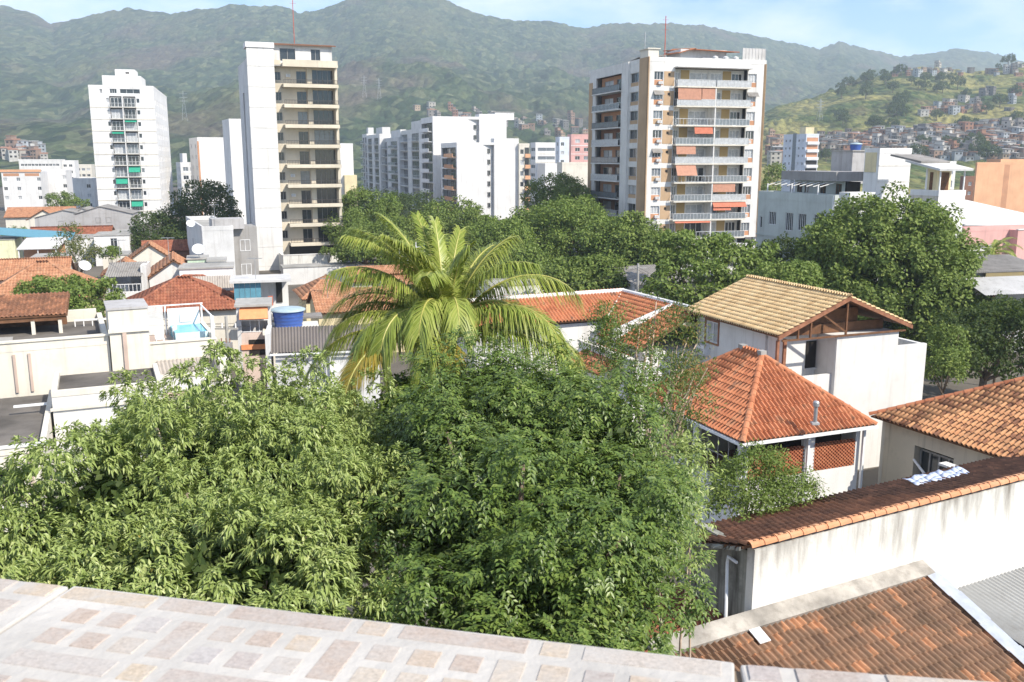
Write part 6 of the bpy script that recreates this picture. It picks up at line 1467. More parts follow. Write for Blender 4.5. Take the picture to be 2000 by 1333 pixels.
# green wall, white parapets
box_house('small pale green roof room with a satellite dish on top', 366, 508, 88, 406, 3, plaster('mint_paint', (0.50, 0.66, 0.52)), 18)
box_house('long white roof parapet in front of the grey building', 350, 527, 82, 455, 4, WHITE2, 16)
box_house('white roof room beside the orange gable house', 405, 512, 86, 440, 3, WHITE, 16)
q0 = PX(389, 505, 88.6); dish('white satellite dish on the pale green roof room', (q0.x, q0.y, q0.z), 0.6, 0.3)
q0 = PX(165, 525, 92); dish('white satellite dish near the sparse olive tree', (q0.x, q0.y, q0.z - 0.6), 0.6, 0.8)
q0 = PX(292, 492, 118); dish('white satellite dish on the orange ridge left of the grey building', (q0.x, q0.y, q0.z - 0.4), 0.65, 0.4)
p = PX(362, 571, 77); h = thing('corrugated_terrace', 'grey corrugated wall under the long white parapet', 'shed', (p.x, p.y, 0), R(16)); lx = run_to(p, R(16), 456, p.z)
MB().corr((0, 0, p.z), (lx, 0, p.z), (lx, 1.2, p.z + 1.15), (0, 1.2, p.z + 1.15), 0.2, 0.03).build('sheet', MATS['brownish_fibre_cement'], h); part('wall', h, BROWNWALL, (0.1, lx, 1.0, 1.3, 0, p.z)); part('platform', h, CONC, (2.0, lx + 0.6, -1.9, 0.9, p.z - 1.6, p.z - 1.4)); part('platform_wall', h, BROWNWALL, (2.0, lx + 0.5, -1.5, 0.8, 0, p.z - 1.6))
q0 = PX(418, 590, 75.6); tank('blue water tank, left of the pair by the teal panels', (q0.x, q0.y, p.z - 1.4), 0.75, 0.75, None, TANKBLUE)
q1 = PX(441, 589, 75.8); tank('dark blue water tank, right of the pair by the teal panels', (q1.x, q1.y, p.z - 1.4), 0.75, 0.75, None, TANKBLUE)
# teal panel shack
p = PX(459, 604, 74); h = thing('teal_shack', 'rooftop shack with teal blue panels and flat grey roof', 'shack', (p.x, p.y, 0), R(15)); lx = run_to(p, R(15), 512, p.z); l2 = run_to(p, R(15), 566, p.z); zt = zat(553, 74)
for i in range(5): part('teal_panel', h, TEAL, (lx * i / 5 + 0.01, lx * (i + 1) / 5 - 0.02, 0, 0.06, p.z - 1, zt))
part('roof', h, FIBROL, (-0.3, l2 + 0.2, -0.4, 3.5, zt, zt + 0.18)); part('wall', h, WHITE, (0.1, l2, 2.8, 3.0, 0, zt)); part('base_wall', h, GREY, (0, l2, 0.0, 2.8, 0, p.z - 1)); part('hanging_red_cloth', h, REDAWN, (lx + 0.5, lx + 0.9, -0.2, -0.16, p.z + 0.2, p.z + 1.0)); part('opening', h, DARK, (lx + 1.2, l2 - 0.5, 2.7, 2.79, p.z, zt - 0.4)); part('sheet_roof', h, FIBRO, (0.3, l2 + 2.5, -2.0, -0.05, p.z - 0.7, p.z - 0.55))
# narrow house with orange awning
p = PX(469, 690, 62); h = thing('orange_awning_house', 'narrow house with orange awning over its upper balcony', 'house', (p.x, p.y, 0), R(14)); lx = run_to(p, R(14), 530, p.z); zt = zat(600, 62); zb = zat(642, 62)
part('wall', h, PALEGREY, (-0.1, 0.15, 0, 3, 0, zt), (lx - 0.1, lx + 0.1, 0.1, 3, 0, zt), (0.15, lx - 0.1, 1.2, 1.4, 0, zt)); part('front_wall', h, plaster('pinkish_wall', (0.62, 0.50, 0.44)), (0.15, lx - 0.1, 0, 0.2, 0, zb - 0.3)); part('roof', h, CONC, (-0.2, lx + 0.2, -0.2, 3.1, zt, zt + 0.15))
MB().slab([(0.1, 0.1, zt - 0.05), (lx - 0.1, 0.1, zt - 0.05), (lx - 0.1, -0.75, zt - 0.75), (0.1, -0.75, zt - 0.75)], 0.04).build('awning', ORANGEAWN, h); part('orange_band', h, ORANGEAWN, (0.1, lx - 0.1, -0.1, -0.01, zb - 1.5, zb - 1.15)); railing(h, Face((0, 0), (1, 0), (0, -1)), 0.15, lx - 0.1, -0.3, 0.02, zb - 0.3, 0.8, FRAMEW, 0.5); part('barred_window', h, DARK, (lx * 0.3, lx * 0.8, -0.05, -0.005, p.z - 0.2, p.z + 0.9))
# blue tank on its slab
p = PX(560, 640, 63); sl = thing('tank_slab', 'concrete slab roof carrying the big blue water tank', 'roof structure', (p.x, p.y, 0), R(14)); part('slab', sl, CREAM, (-1.6, 2.2, -1.3, 2.5, p.z - 0.25, p.z - 0.05)); part('wall', sl, CREAM, (-1.3, 2.0, -1.0, 2.2, 0, p.z - 0.25)); part('red_edge', sl, REDMAST, (0.4, 4.8, -1.6, -1.4, p.z - 0.35, p.z - 0.2))
tank('big round blue water tank with grey lid beside the orange awning house', (p.x, p.y + 0.6, p.z - 0.05), 1.12, 1.2)
# house with dark corrugated roof
p = PZ(527, 690, 5.0); h = thing('corrugated_roof_house', 'pale house with dark grey corrugated roof left of the palm', 'house', (p.x, p.y, 0), R(12)); lx = 7.0
MB().corr((0, 0, 5.0), (lx, 0, 5.0), (lx + 0.2, 2.6, 6.15), (-0.1, 2.6, 6.15), 0.19, 0.04).build('roof', plaster('dark_fibre_cement', (0.17, 0.15, 0.14), amt=0.4, streak=0.5), h)
F_ = Face((0.3, 0.35), (1, 0), (0, -1)); mb = MB(); wall(mb, F_, 0, lx - 0.5, 0, 4.85, [(2.0, 3.1, 2.2, 3.9)]); mb.build('wall', PALEGREY, h); window(h, F_, 2.55, 2.2, 1.1, 1.7, 0.1, 0, GREYGLASS, FRAMEW, 2, 0.09); part('door_panel', h, FRAMEW, (3.6, 4.3, 0.25, 0.33, 1.2, 4.0))
part('side_wall', h, PALEGREY, (-0.25, 0.05, 0.1, 3.2, 0, 6.2)); part('inside', h, DARK, (0.4, lx - 0.6, 0.8, 3, 0, 4.7)); part('fascia', h, FRAMEW, (0, lx, -0.08, -0.02, 4.82, 4.94)); part('drain_pipe', h, PVC, (lx * 0.52, lx * 0.52 + 0.1, 0.15, 0.25, 0, 4.8))
for i in range(7): part('rafter_end', h, FRAMEG, (1.0 + i * 0.35, 1.12 + i * 0.35, 0.1, 0.34, 4.45, 4.6))
# pole with transformer
p = PX(447, 712, 60); h = thing('utility_pole', 'concrete utility pole with grey transformer by the orange awning house', 'pole', (p.x, p.y, 0)); zt = zat(618, 60)
MB().tube([(0, 0, 0), (0, 0, zt)], [0.15, 0.1], 8).build('post', CONC, h); z_ = zat(644, 60); part('cross_arm', h, CONC, (-0.95, 0.75, -0.06, 0.06, z_, z_ + 0.12)); part('transformer', h, METALG, (-0.35, 0.4, -0.75, -0.2, z_ - 1.7, z_ - 0.8)); part('bracket', h, METALG, (-0.2, 0.2, -0.2, -0.08, z_ - 1.5, z_ - 1.3))
for x in (-0.8, -0.3, 0.6): MB().tube([(x, 0, z_ + 0.12), (x, 0, z_ + 0.42)], 0.05, 6).build('insulator', FRAMEW, h)
for x in (-0.25, 0.05, 0.3): MB().tube([(x, -0.45, z_ - 0.8), (x, -0.45, z_ - 0.5)], 0.04, 6).build('bushing', BROWNWALL, h)
# power lines towards the right
wi = thing('power_lines', 'thin power cables running from the transformer pole', 'cable', (p.x, p.y, 0))
for k, x in enumerate((-0.8, -0.3, 0.6)):
    pts = []
    for i in range(13): s_ = i / 12; pts.append((x - 22 * s_, 9 * s_, z_ + 0.42 - 4 * 0.9 * s_ * (1 - s_) + 0.4 * s_))
    MB().tube(pts, 0.015, 4).build('cable', RAILD, wi)
# scaffolding seen between palm fronds and small plants on podiums handled with trees
p = PX(780, 520, 118); h = thing('scaffold', 'pale metal frame structure seen behind the palm fronds', 'scaffold', (p.x, p.y, 0), R(20)); z0 = p.z - 1; 
for i in range(5): part('upright', h, PVC, (i * 1.1, i * 1.1 + 0.1, 0, 0.1, 0, z0 + 4.0))
for j in range(4): part('rail', h, PVC, (0, 4.5, -0.06, -0.01, z0 + j * 1.1, z0 + j * 1.1 + 0.09))

box_house('lower white yard wall in front of the stained podium wall', 553, 524, 124, 700, 3, WHITE, 20)
# ---- more cables and aerials over the low roofs
def cable(label, A, B, sag, n=3, gap=0.35):
    A, B = Vector(A), Vector(B); t = thing('overhead_cables', label, 'cable', (A.x, A.y, 0))
    S = (B - A).cross(Vector((0, 0, 1))).normalized()
    for k in range(n):
        pts = [tuple(A.lerp(B, i / 14) - Vector((A.x, A.y, 0)) + S * gap * k - Vector((0, 0, 4 * (sag + 0.15 * k) * (i / 14) * (1 - i / 14)))) for i in range(15)]
        MB().tube(pts, 0.014, 4).build('cable', RAILD, t)
cable('cables crossing in front of the brown hip roof on the left', PX(447, 640, 60), PX(160, 560, 90), 0.9)
cable('cables running from the transformer pole towards the podium wall', PX(450, 640, 60), PX(640, 540, 118), 1.2)
cable('cables crossing above the red ridge house towards the almond tree', PX(1245, 522, 80), PX(1480, 560, 62), 0.8, 2)
cable('cables leaving the utility pole behind the red ridge house to the left', PX(1245, 522, 80), PX(1010, 545, 92), 0.9, 2)
for i, (px, py, Y, h_) in enumerate(((235, 508, 83, 2.4), (330, 498, 86, 2.2), (420, 437, 119, 3.0), (500, 552, 75, 2.6), (640, 575, 80, 2.0), (150, 446, 175, 3.5), (60, 455, 160, 3.0))):
    p = PX(px, py, Y); t = thing('tv_aerial', ['thin tv aerial above the corrugated awning terrace', 'tv aerial on the orange gable ridge', 'tv aerial on the grey rendered building', 'tv aerial on the teal panel shack', 'tv aerial on the long orange roof left of the palm', 'tv aerial by the grey gable houses', 'tv aerial on the brown gabled roof at the left'][i], 'aerial', (p.x, p.y, p.z - 0.6))
    MB().tube([(0, 0, 0), (0, 0, h_)], 0.025, 5).build('mast', METALG, t); part('boom', t, METALG, (-0.6, 0.6, -0.015, 0.015, h_ - 0.05, h_))
    for k in range(5): part('element', t, METALG, (-0.5 + k * 0.25, -0.48 + k * 0.25, -0.4, 0.4, h_ - 0.04, h_ - 0.02))

# ================================================================== trees and plants
def E(px, py, Y, rw, rh, rd=None):
    p = PX(px, py, Y); s = Y / FPX * 1.0
    return (p.x, p.y, p.z, rw * s, (rd if rd is not None else rw * s), rh * s)
def base_of(bl): return (float(np.mean([b[0] for b in bl])), float(np.mean([b[1] for b in bl])), 0.0)
# ---- big mango tree in front, left
bl = [E(460, 945, 15.5, 220, 155, 2.4), E(190, 1050, 13.0, 180, 150, 2.0), E(590, 920, 17.0, 110, 135, 2.2), E(320, 860, 17.5, 100, 60, 1.4), E(545, 1150, 11.5, 190, 120, 2.0), E(300, 1150, 11.0, 200, 110, 1.8), E(20, 1130, 12.0, 160, 90, 1.8), E(640, 1060, 13.5, 100, 150, 1.8), E(690, 950, 18.0, 55, 120, 1.2)]
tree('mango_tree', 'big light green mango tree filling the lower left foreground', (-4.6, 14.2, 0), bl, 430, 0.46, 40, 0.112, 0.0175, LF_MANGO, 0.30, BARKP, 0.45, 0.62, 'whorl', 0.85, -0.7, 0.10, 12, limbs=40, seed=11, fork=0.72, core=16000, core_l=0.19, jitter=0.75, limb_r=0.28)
# ---- dark glossy tree in the middle foreground
bl = [E(1010, 885, 16.0, 195, 125, 2.4), E(900, 815, 17.0, 85, 90, 1.6), E(1170, 905, 15.5, 125, 140, 2.2), E(890, 1030, 13.5, 120, 150, 1.8), E(1090, 1080, 13.0, 150, 150, 2.0), E(1230, 1080, 13.5, 75, 140, 1.4), E(950, 1200, 11.5, 150, 80, 1.5), E(1110, 1200, 11.5, 150, 80, 1.5), E(965, 760, 18.0, 60, 55, 1.0), E(1070, 780, 17.5, 65, 60, 1.0), E(800, 960, 16.0, 60, 120, 1.2)]
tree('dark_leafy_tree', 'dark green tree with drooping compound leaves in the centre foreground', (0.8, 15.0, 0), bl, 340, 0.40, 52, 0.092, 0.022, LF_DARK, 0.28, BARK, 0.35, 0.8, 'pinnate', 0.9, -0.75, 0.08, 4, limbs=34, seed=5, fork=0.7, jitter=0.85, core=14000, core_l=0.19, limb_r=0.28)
# ---- russet tinted slender trees between the palm and the red roof
bl = [E(1290, 690, 24, 75, 70, 1.0), E(1330, 760, 22.5, 60, 60, 0.9), E(1260, 800, 22, 90, 70, 1.0), E(1290, 620, 25, 30, 40, 0.5), E(1345, 640, 25, 28, 36, 0.4)]
tree('russet_tree', 'sparse slender tree with russet tinged leaves beside the red hip roof', (3.2, 23.2, 0), bl, 190, 0.34, 34, 0.11, 0.018, LF_RED, 0.12, BARKP, 0.25, 0.9, 'leaf', 0.9, -0.8, 0.4, limbs=20, seed=21, fork=0.7, jitter=0.5)
bl = [E(1190, 630, 25, 34, 42, 0.5), E(1185, 680, 25, 40, 26, 0.5), E(1200, 720, 24.5, 34, 30, 0.5), E(1235, 660, 25, 26, 22, 0.4)]
tree('slender_tree', 'slender young tree with tufted crown in front of the L shaped house', (2.65, 24.8, 0), bl, 70, 0.30, 46, 0.12, 0.017, LF_DARK, 0.07, BARKP, 0.3, 0.9, 'leaf', 0.9, -0.8, 0.4, limbs=10, seed=22, fork=0.8)
bl = [E(1345, 960, 17.5, 34, 80, 0.6), E(1355, 900, 18, 26, 40, 0.5), E(1330, 1050, 16.5, 36, 70, 0.6)]
tree('side_shrub_tree', 'light green shrub tree at the right side of the dark leafy tree', (3.5, 17.5, 0), bl, 75, 0.32, 40, 0.12, 0.02, LF_MANGO, 0.08, BARKP, 0.4, 0.8, 'leaf', 0.9, -0.8, 0.35, limbs=3, seed=23)
bl = [E(1480, 950, 28, 85, 50, 1.2), E(1545, 960, 28.5, 60, 34, 0.9), E(1440, 985, 27, 55, 36, 0.9), E(1490, 905, 29, 45, 28, 0.6)]
tree('garden_shrub', 'sparse light green shrub in front of the brick lattice house', (7.6, 28.2, 0), bl, 260, 0.34, 44, 0.12, 0.024, LF_LIGHT, 0.09, BARKP, 0.15, 1.0, 'leaf', 0.9, -0.8, 0.4, limbs=14, seed=24, cat='shrub')
# ---- middle distance
def far(label, bl, n, rad, per, L, W, mat, seed, name='broadleaf_tree', tr=0.35, low=-0.5, inner=0.15, squash=0.85, limbs=6, fork=0.5, **k):
    return tree(name, label, base_of(bl), bl, n, rad, per, L, W, mat, tr, BARK, 0.2, 0.9, 'leaf', squash, low, inner, limbs=limbs, seed=seed, fork=fork, **k)
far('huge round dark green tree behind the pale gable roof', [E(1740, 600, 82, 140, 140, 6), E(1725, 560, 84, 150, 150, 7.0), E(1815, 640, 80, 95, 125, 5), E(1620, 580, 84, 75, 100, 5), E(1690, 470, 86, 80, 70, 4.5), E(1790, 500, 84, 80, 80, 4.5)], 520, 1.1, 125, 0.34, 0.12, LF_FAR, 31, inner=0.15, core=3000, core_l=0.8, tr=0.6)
far('layered almond tree left of the pale gable roof', [E(1385, 520, 82, 85, 26, 3.5), E(1350, 560, 80, 72, 30, 3.2), E(1420, 490, 84, 70, 16, 3), E(1360, 470, 85, 60, 12, 2.6), E(1330, 590, 79, 40, 16, 2)], 150, 0.85, 75, 0.36, 0.12, LF_LIGHT, 32, name='almond_tree', squash=0.45)
far('pale green rounded bush behind the tan gable ridge', [E(1525, 545, 72, 62, 26, 2.5), E(1570, 540, 73, 25, 22, 1.2)], 75, 0.6, 70, 0.26, 0.09, LF_LIGHT, 33, tr=0.2)
far('small dark tree left of the huge round tree', [E(1530, 500, 92, 40, 32, 2.2), E(1500, 520, 92, 30, 20, 1.6)], 55, 0.7, 70, 0.28, 0.09, LF_DEEP, 34, tr=0.2)
cen = [('tall bushy mango tree just left of the tan pier building', [E(1110, 460, 118, 80, 62, 6), E(1160, 500, 112, 85, 65, 6), E(1040, 480, 120, 65, 55, 5)], 190, 41),
       ('rounded mango tree in front of the tan pier building', [E(1235, 490, 108, 62, 55, 4.5), E(1270, 520, 104, 36, 40, 3)], 120, 42),
       ('mango tree rising behind the central grove, darkest trunk gap below', [E(1085, 388, 165, 52, 36, 5), E(1120, 400, 160, 35, 28, 4), E(1120, 425, 150, 45, 30, 4)], 110, 43),
       ('rounded mango tree right of the palm crown', [E(985, 490, 112, 50, 45, 4), E(1010, 530, 105, 55, 40, 4), E(960, 470, 116, 40, 30, 3.5)], 120, 44),
       ('low pale mango tree in front of the central grove', [E(1140, 550, 92, 68, 28, 3.5), E(1185, 540, 93, 30, 22, 2)], 95, 45),
       ('round mango tree in front of the white complex slot', [E(880, 445, 150, 62, 48, 6), E(835, 465, 145, 50, 40, 5), E(920, 470, 140, 40, 45, 4)], 140, 46),
       ('round mango tree right of the beige balcony tower', [E(712, 420, 150, 58, 36, 5.5), E(685, 450, 146, 38, 34, 4), E(740, 445, 150, 30, 30, 4)], 120, 47),
       ('lower mango tree behind the podium wall', [E(735, 480, 132, 58, 34, 4.5), E(700, 490, 128, 32, 26, 3), E(790, 470, 136, 40, 36, 4)], 110, 48),
       ('mango tree behind the palm crown top', [E(860, 520, 122, 80, 45, 5), E(930, 540, 116, 50, 40, 4)], 110, 49)]
for i, (lab, bl, n, sd) in enumerate(cen): far(lab, bl, n, 1.3, 130, 0.36, 0.12, LF_FAR if i % 3 else LF_LIGHT, sd, name='mango_tree', core=900, core_l=0.9)
far('dark tree mass behind the grey row of balcony blocks', [E(740, 395, 235, 60, 16, 5), E(790, 410, 225, 60, 22, 5), E(830, 410, 215, 35, 25, 4)], 90, 1.7, 60, 0.6, 0.2, LF_DEEP, 50)
far('dark evergreen tree behind the tan pier building podium', [E(1340, 500, 118, 40, 22, 3), E(1300, 520, 112, 30, 30, 3)], 50, 0.9, 60, 0.36, 0.12, LF_DEEP, 51)
far('large dark tree beside the blank tower wall on the left', [E(395, 430, 160, 55, 62, 5.5), E(425, 400, 162, 26, 32, 3), E(350, 450, 158, 45, 42, 5)], 130, 1.3, 75, 0.45, 0.15, LF_DEEP, 52)
far('dark tree sloping down to the left of the large dark tree', [E(300, 460, 155, 45, 36, 4.5), E(262, 475, 152, 26, 24, 3), E(330, 480, 150, 40, 26, 4)], 95, 1.1, 75, 0.42, 0.14, LF_DEEP, 53)
far('small umbrella shaped tree in front of the white far left block', [E(122, 388, 226, 24, 10, 3), E(145, 398, 224, 24, 8, 3), E(112, 402, 225, 14, 10, 2)], 55, 0.9, 55, 0.42, 0.14, LF_LIGHT, 54, limbs=9, squash=0.6)
far('sparse olive coloured tree among the white low houses', [E(145, 470, 112, 24, 26, 1.6), E(135, 505, 108, 34, 20, 2), E(165, 495, 110, 28, 18, 1.6)], 62, 0.7, 34, 0.32, 0.07, LF_OLIVE, 55, tr=0.16, limbs=14, inner=0.4)
far('leafy spreading tree behind the tiled pergola on the left', [E(110, 570, 74, 70, 24, 2.6), E(170, 575, 72, 55, 24, 2.4), E(60, 590, 73, 45, 16, 2), E(180, 600, 70, 40, 14, 1.8)], 135, 0.62, 62, 0.26, 0.085, LF_LIGHT, 56, tr=0.2, limbs=12, inner=0.3, squash=0.6)
far('little green bush between white houses on the left', [E(214, 495, 120, 14, 9, 0.9)], 18, 0.5, 60, 0.25, 0.09, LF_LIGHT, 57, name='bush', tr=0.08)
far('small green bush by the long brown gabled roof', [E(35, 455, 165, 26, 7, 1.5)], 22, 0.6, 50, 0.3, 0.1, LF_LIGHT, 58, name='bush', tr=0.1)
far('shaded dark tree at the right edge below the sheds', [E(1930, 680, 62, 95, 70, 3), E(1860, 700, 60, 40, 60, 2), E(1990, 650, 62, 60, 60, 3)], 190, 0.7, 75, 0.24, 0.08, LF_DEEP, 59, tr=0.3)
far('light shrub beside the white terrace wall of the gable house', [E(1845, 720, 56, 28, 36, 1.2), E(1850, 670, 58, 26, 30, 1.2)], 50, 0.45, 60, 0.2, 0.06, LF_FAR, 60, tr=0.1)
far('bush in front of the sheds at the right edge', [E(1975, 615, 68, 50, 16, 1.8), E(1935, 620, 67, 30, 12, 1.2)], 60, 0.5, 55, 0.22, 0.07, LF_LIGHT, 61, name='bush', tr=0.1)
far('small tree at the hill foot beside the tan pier building', [E(1512, 340, 220, 14, 20, 2.5), E(1505, 365, 210, 12, 16, 2)], 40, 0.9, 50, 0.45, 0.15, LF_FAR, 62)
far('green bush growing on the podium of the beige tower', [E(640, 494, 137, 14, 7, 0.8)], 16, 0.4, 55, 0.25, 0.08, LF_LIGHT, 63, name='bush', tr=0.06, low=-0.2)
for i, (px, py, Y) in enumerate(((560, 470, 139.5), (642, 465, 143), (566, 210, 140), (630, 232, 143))):
    pass
# ---- coconut palm
pc = PX(872, 668, 22.5)
pt = thing('coconut_palm', 'large coconut palm with arching yellow green fronds in the centre', 'palm tree', (pc.x, pc.y, 0))
mb = MB(); mb.tube([(0.3, 0.3, 0), (0.15, 0.1, pc.z * 0.5), (0.02, 0, pc.z - 0.9), (0, 0, pc.z + 0.15)], [0.24, 0.18, 0.17, 0.14], 12); mb.build('trunk', BARKP, pt, True)
mb = MB(); mb.lathe([(0.12, -0.7), (0.24, -0.35), (0.26, 0.1), (0.12, 0.5), (0.02, 0.7)], 12); o = mb.build('crownshaft', BARK, pt, True); o.location = (0, 0, pc.z)
FR = [  # azimuth (deg from +x, 90 = away), start elevation, length, droop, material
    (110, 82, 3.6, 30, LF_PALM), (150, 76, 3.9, 60, LF_PALM), (60, 74, 3.7, 70, LF_PALM), (20, 76, 3.8, 62, LF_PALM), (180, 74, 3.9, 66, LF_PALM), (240, 80, 3.7, 70, LF_PALM), (300, 80, 3.7, 66, LF_PALM), (200, 70, 4.0, 75, LF_PALM), (340, 70, 4.0, 80, LF_PALM), (270, 74, 3.6, 90, LF_PALM), (130, 78, 3.9, 48, LF_PALM), (220, 74, 4.0, 60, LF_PALM), (75, 80, 3.7, 45, LF_PALM), (205, 64, 4.1, 100, LF_PALM), (185, 56, 4.3, 120, LF_PALM), (170, 46, 4.2, 130, LF_PALM),
    (222, 44, 4.5, 150, LF_PALM), (215, 26, 4.2, 135, LF_PALM), (255, 62, 4.0, 155, LF_PALM), (285, 68, 3.9, 155, LF_PALM), (338, 46, 4.3, 128, LF_PALM),
    (5, 60, 4.3, 122, LF_PALM), (350, 24, 4.5, 90, LF_PALM), (332, 18, 4.5, 82, LF_PALM), (120, 45, 4.1, 112, LF_PALM), (236, 34, 4.6, 150, LF_PALMY), (275, 0, 3.2, 85, LF_PALMY),
    (192, 20, 4.2, 110, LF_PALM), (160, 62, 4.0, 95, LF_PALM), (228, 22, 4.7, 128, LF_PALMY), (240, 52, 4.4, 158, LF_PALM), (198, 40, 4.4, 135, LF_PALM), (265, 40, 3.9, 150, LF_PALM), (325, 62, 4.0, 150, LF_PALM)]
STALK = plain('palm_stalk', (0.36, 0.34, 0.09), 0.5)
rp_ = random.Random(9)
for i, (az, el, ln, dr, m_) in enumerate(FR):
    az += rp_.uniform(-9, 9); ln *= rp_.uniform(0.88, 1.1); dr *= rp_.uniform(0.85, 1.12)
    f_ = frond(pt, R(az), R(el), ln * 0.86, R(dr), m_, 175, 0.82, rp_.uniform(-0.2, 0.6), STALK, 100 + i, rp_.uniform(0.8, 1.5), 0.0145); f_.location = (0.08 * math.cos(R(az)), 0.08 * math.sin(R(az)), pc.z + 0.1)
    if m_ is LF_PALMY: f_['label'] = 'yellowing drooping frond'
far('dark shrub in the gap between the mango tree and the dark leafy tree', [E(745, 890, 20, 45, 85, 1.0), E(800, 810, 20.5, 40, 50, 0.8)], 90, 0.42, 60, 0.15, 0.05, LF_DARK, 25, name='shrub', tr=0.1)
# small palm at the right
ps = PX(1938, 494, 108); sp = thing('small_palm', 'small palm in front of the pink wall at the right edge', 'palm tree', (ps.x, ps.y, 0))
MB().tube([(0, 0, 0), (0, 0, ps.z)], [0.2, 0.15], 8).build('trunk', BARK, sp)
for i in range(17):
    f_ = frond(sp, R(i * 137.5), R(65 - i * 4), 3.4, R(95), LF_PALM, 40, 0.75, 0.2, STALK, 300 + i, 0.6, 0.045); f_.location = (0, 0, ps.z)

# ================================================================== houses on the hills
def on_land(px, py, hf, y0, y1, n=500):
    w = w_of(px, py); Ys = np.linspace(y0, y1, n); hh = hf(np.full(n, w), Ys, False); line = HC + t_of(py) * Ys
    k = np.nonzero(hh >= line)[0]
    if not len(k): return None
    Y = Ys[k[0]]; return Vector((w * Y, Y, float(hh[k[0]])))
PAINTS = [('cream', (0.62, 0.58, 0.52)), ('brick red', (0.42, 0.22, 0.14)), ('grey', (0.36, 0.33, 0.31)), ('white', (0.70, 0.68, 0.64)), ('brown', (0.40, 0.27, 0.20)), ('dark grey', (0.22, 0.21, 0.20)), ('pale blue', (0.48, 0.52, 0.56)), ('tan', (0.56, 0.42, 0.30))]
FAVP = [plaster('hill_house_' + n_.replace(' ', '_'), tuple(v_ * 0.72 for v_ in c_), amt=0.4, streak=0.4, bump=0) for n_, c_ in PAINTS]
ROOFS = [FIBRO, plaster('hill_clay_roof', (0.36, 0.18, 0.11), amt=0.4, bump=0), CONC]
fav = {}
def fav_mesh(k, c):
    if (k, c) in fav: return fav[(k, c)]
    FAV, FAVR = FAVP[c], ROOFS[(k + c) % 3]
    r = random.Random(k); mb = MB(); w_, d_, h_ = r.uniform(4.5, 8), r.uniform(5, 8), [3.2, 5.6, 6.0, 8.2, 5.6, 3.2, 8.0][k]
    mb.box(-w_ / 2, w_ / 2, -d_ / 2, d_ / 2, -9, h_, FAV)
    if k % 2: mb.box(-w_ / 2, w_ * 0.1, -d_ / 2 + 1, d_ / 2, h_, h_ + 2.6, FAV); mb.box(-w_ / 2 - 0.3, w_ * 0.1 + 0.3, -d_ / 2 + 0.7, d_ / 2, h_ + 2.6, h_ + 2.8, FAVR)
    mb.hexa([(-w_ / 2 - 0.3, -d_ / 2 - 0.4, h_), (w_ / 2 + 0.3, -d_ / 2 - 0.4, h_), (w_ / 2 + 0.3, d_ / 2, h_ + 0.05), (-w_ / 2 - 0.3, d_ / 2, h_ + 0.05)] + [(-w_ / 2 - 0.3, -d_ / 2 - 0.4, h_ + 0.2), (w_ / 2 + 0.3, -d_ / 2 - 0.4, h_ + 0.2), (w_ / 2 + 0.3, d_ / 2, h_ + 1.0), (-w_ / 2 - 0.3, d_ / 2, h_ + 1.0)], FAVR)
    for z in np.arange(0.9, h_ - 1, 2.7):
        for x in (-w_ * 0.28, w_ * 0.2): mb.box(x - 0.65, x + 0.65, -d_ / 2 - 0.05, -d_ / 2 + 0.2, z, z + 1.2, DARK)
        mb.box(-w_ / 2 - 0.05, -w_ / 2 + 0.2, -0.6, 0.6, z, z + 1.2, DARK)
    fav[(k, c)] = mb.mesh('hillside_house'); return fav[(k, c)]
def sprinkle(n, reg, hf, y0, y1, where, group, sc_=1.0, seed=1, name='hillside_house'):
    r = random.Random(seed); placed = []; tries = 0
    while len(placed) < n and tries < n * 60:
        tries += 1
        px = r.uniform(reg[0], reg[2]); f = (px - reg[0]) / (reg[2] - reg[0]); g_ = r.random()
        py = (reg[1] + (reg[4] - reg[1]) * f) * (1 - g_) + (reg[3] + (reg[5] - reg[3]) * f) * g_
        p = on_land(px, py, hf, y0, y1)
        if p is None or any((p - q).length < 6.2 * sc_ for q in placed): continue
        placed.append(p); k, c = r.randrange(7), r.randrange(8)
        o = link(name, fav_mesh(k, c), None, p, (0, 0, R(17) + r.uniform(-0.5, 0.5))); o.scale = (sc_ * r.uniform(0.85, 1.25),) * 3
        lab = '%s %s house%s, %s %s' % (PAINTS[c][0], ['low', 'two storey', 'two storey', 'tall', 'two storey', 'low', 'tall'][k], ' with roof room' if k % 2 else '', (['upper', 'lower'][g_ > 0.5] + ' ' + ['left', 'middle', 'right'][min(2, int(f * 3))]) + ' of', where)
        tag(o, lab, 'house', group)
# regions: x0, top y at x0, x1, bottom y at x0, top y at x1, bottom y at x1
sprinkle(185, (1640, 272, 2000, 300, 243, 322), hill_h, 440, 1050, 'dense right hill houses', 'dense houses low on the right hill', 0.8, 1)
sprinkle(34, (1745, 140, 2000, 152, 128, 150), hill_h, 600, 1049, 'green hill crest', 'houses along the crest of the right hill', 0.75, 2)
sprinkle(30, (1800, 210, 2000, 232, 165, 215), hill_h, 500, 1049, 'green hill midslope', 'houses halfway up the right hill', 0.75, 3)
sprinkle(14, (1500, 265, 1530, 325, 270, 330), hill_h, 435, 1049, 'right hill foot', 'houses at the foot of the right hill', 0.9, 4)
sprinkle(44, (790, 205, 1150, 225, 240, 285), mountain_h, 600, 2200, 'forest slope above white complex', 'houses on the far forest slope', 0.9, 5)
sprinkle(16, (0, 290, 90, 312, 300, 318), mountain_h, 565, 2000, 'left mountain foot', 'houses at the left mountain foot', 1.0, 6)
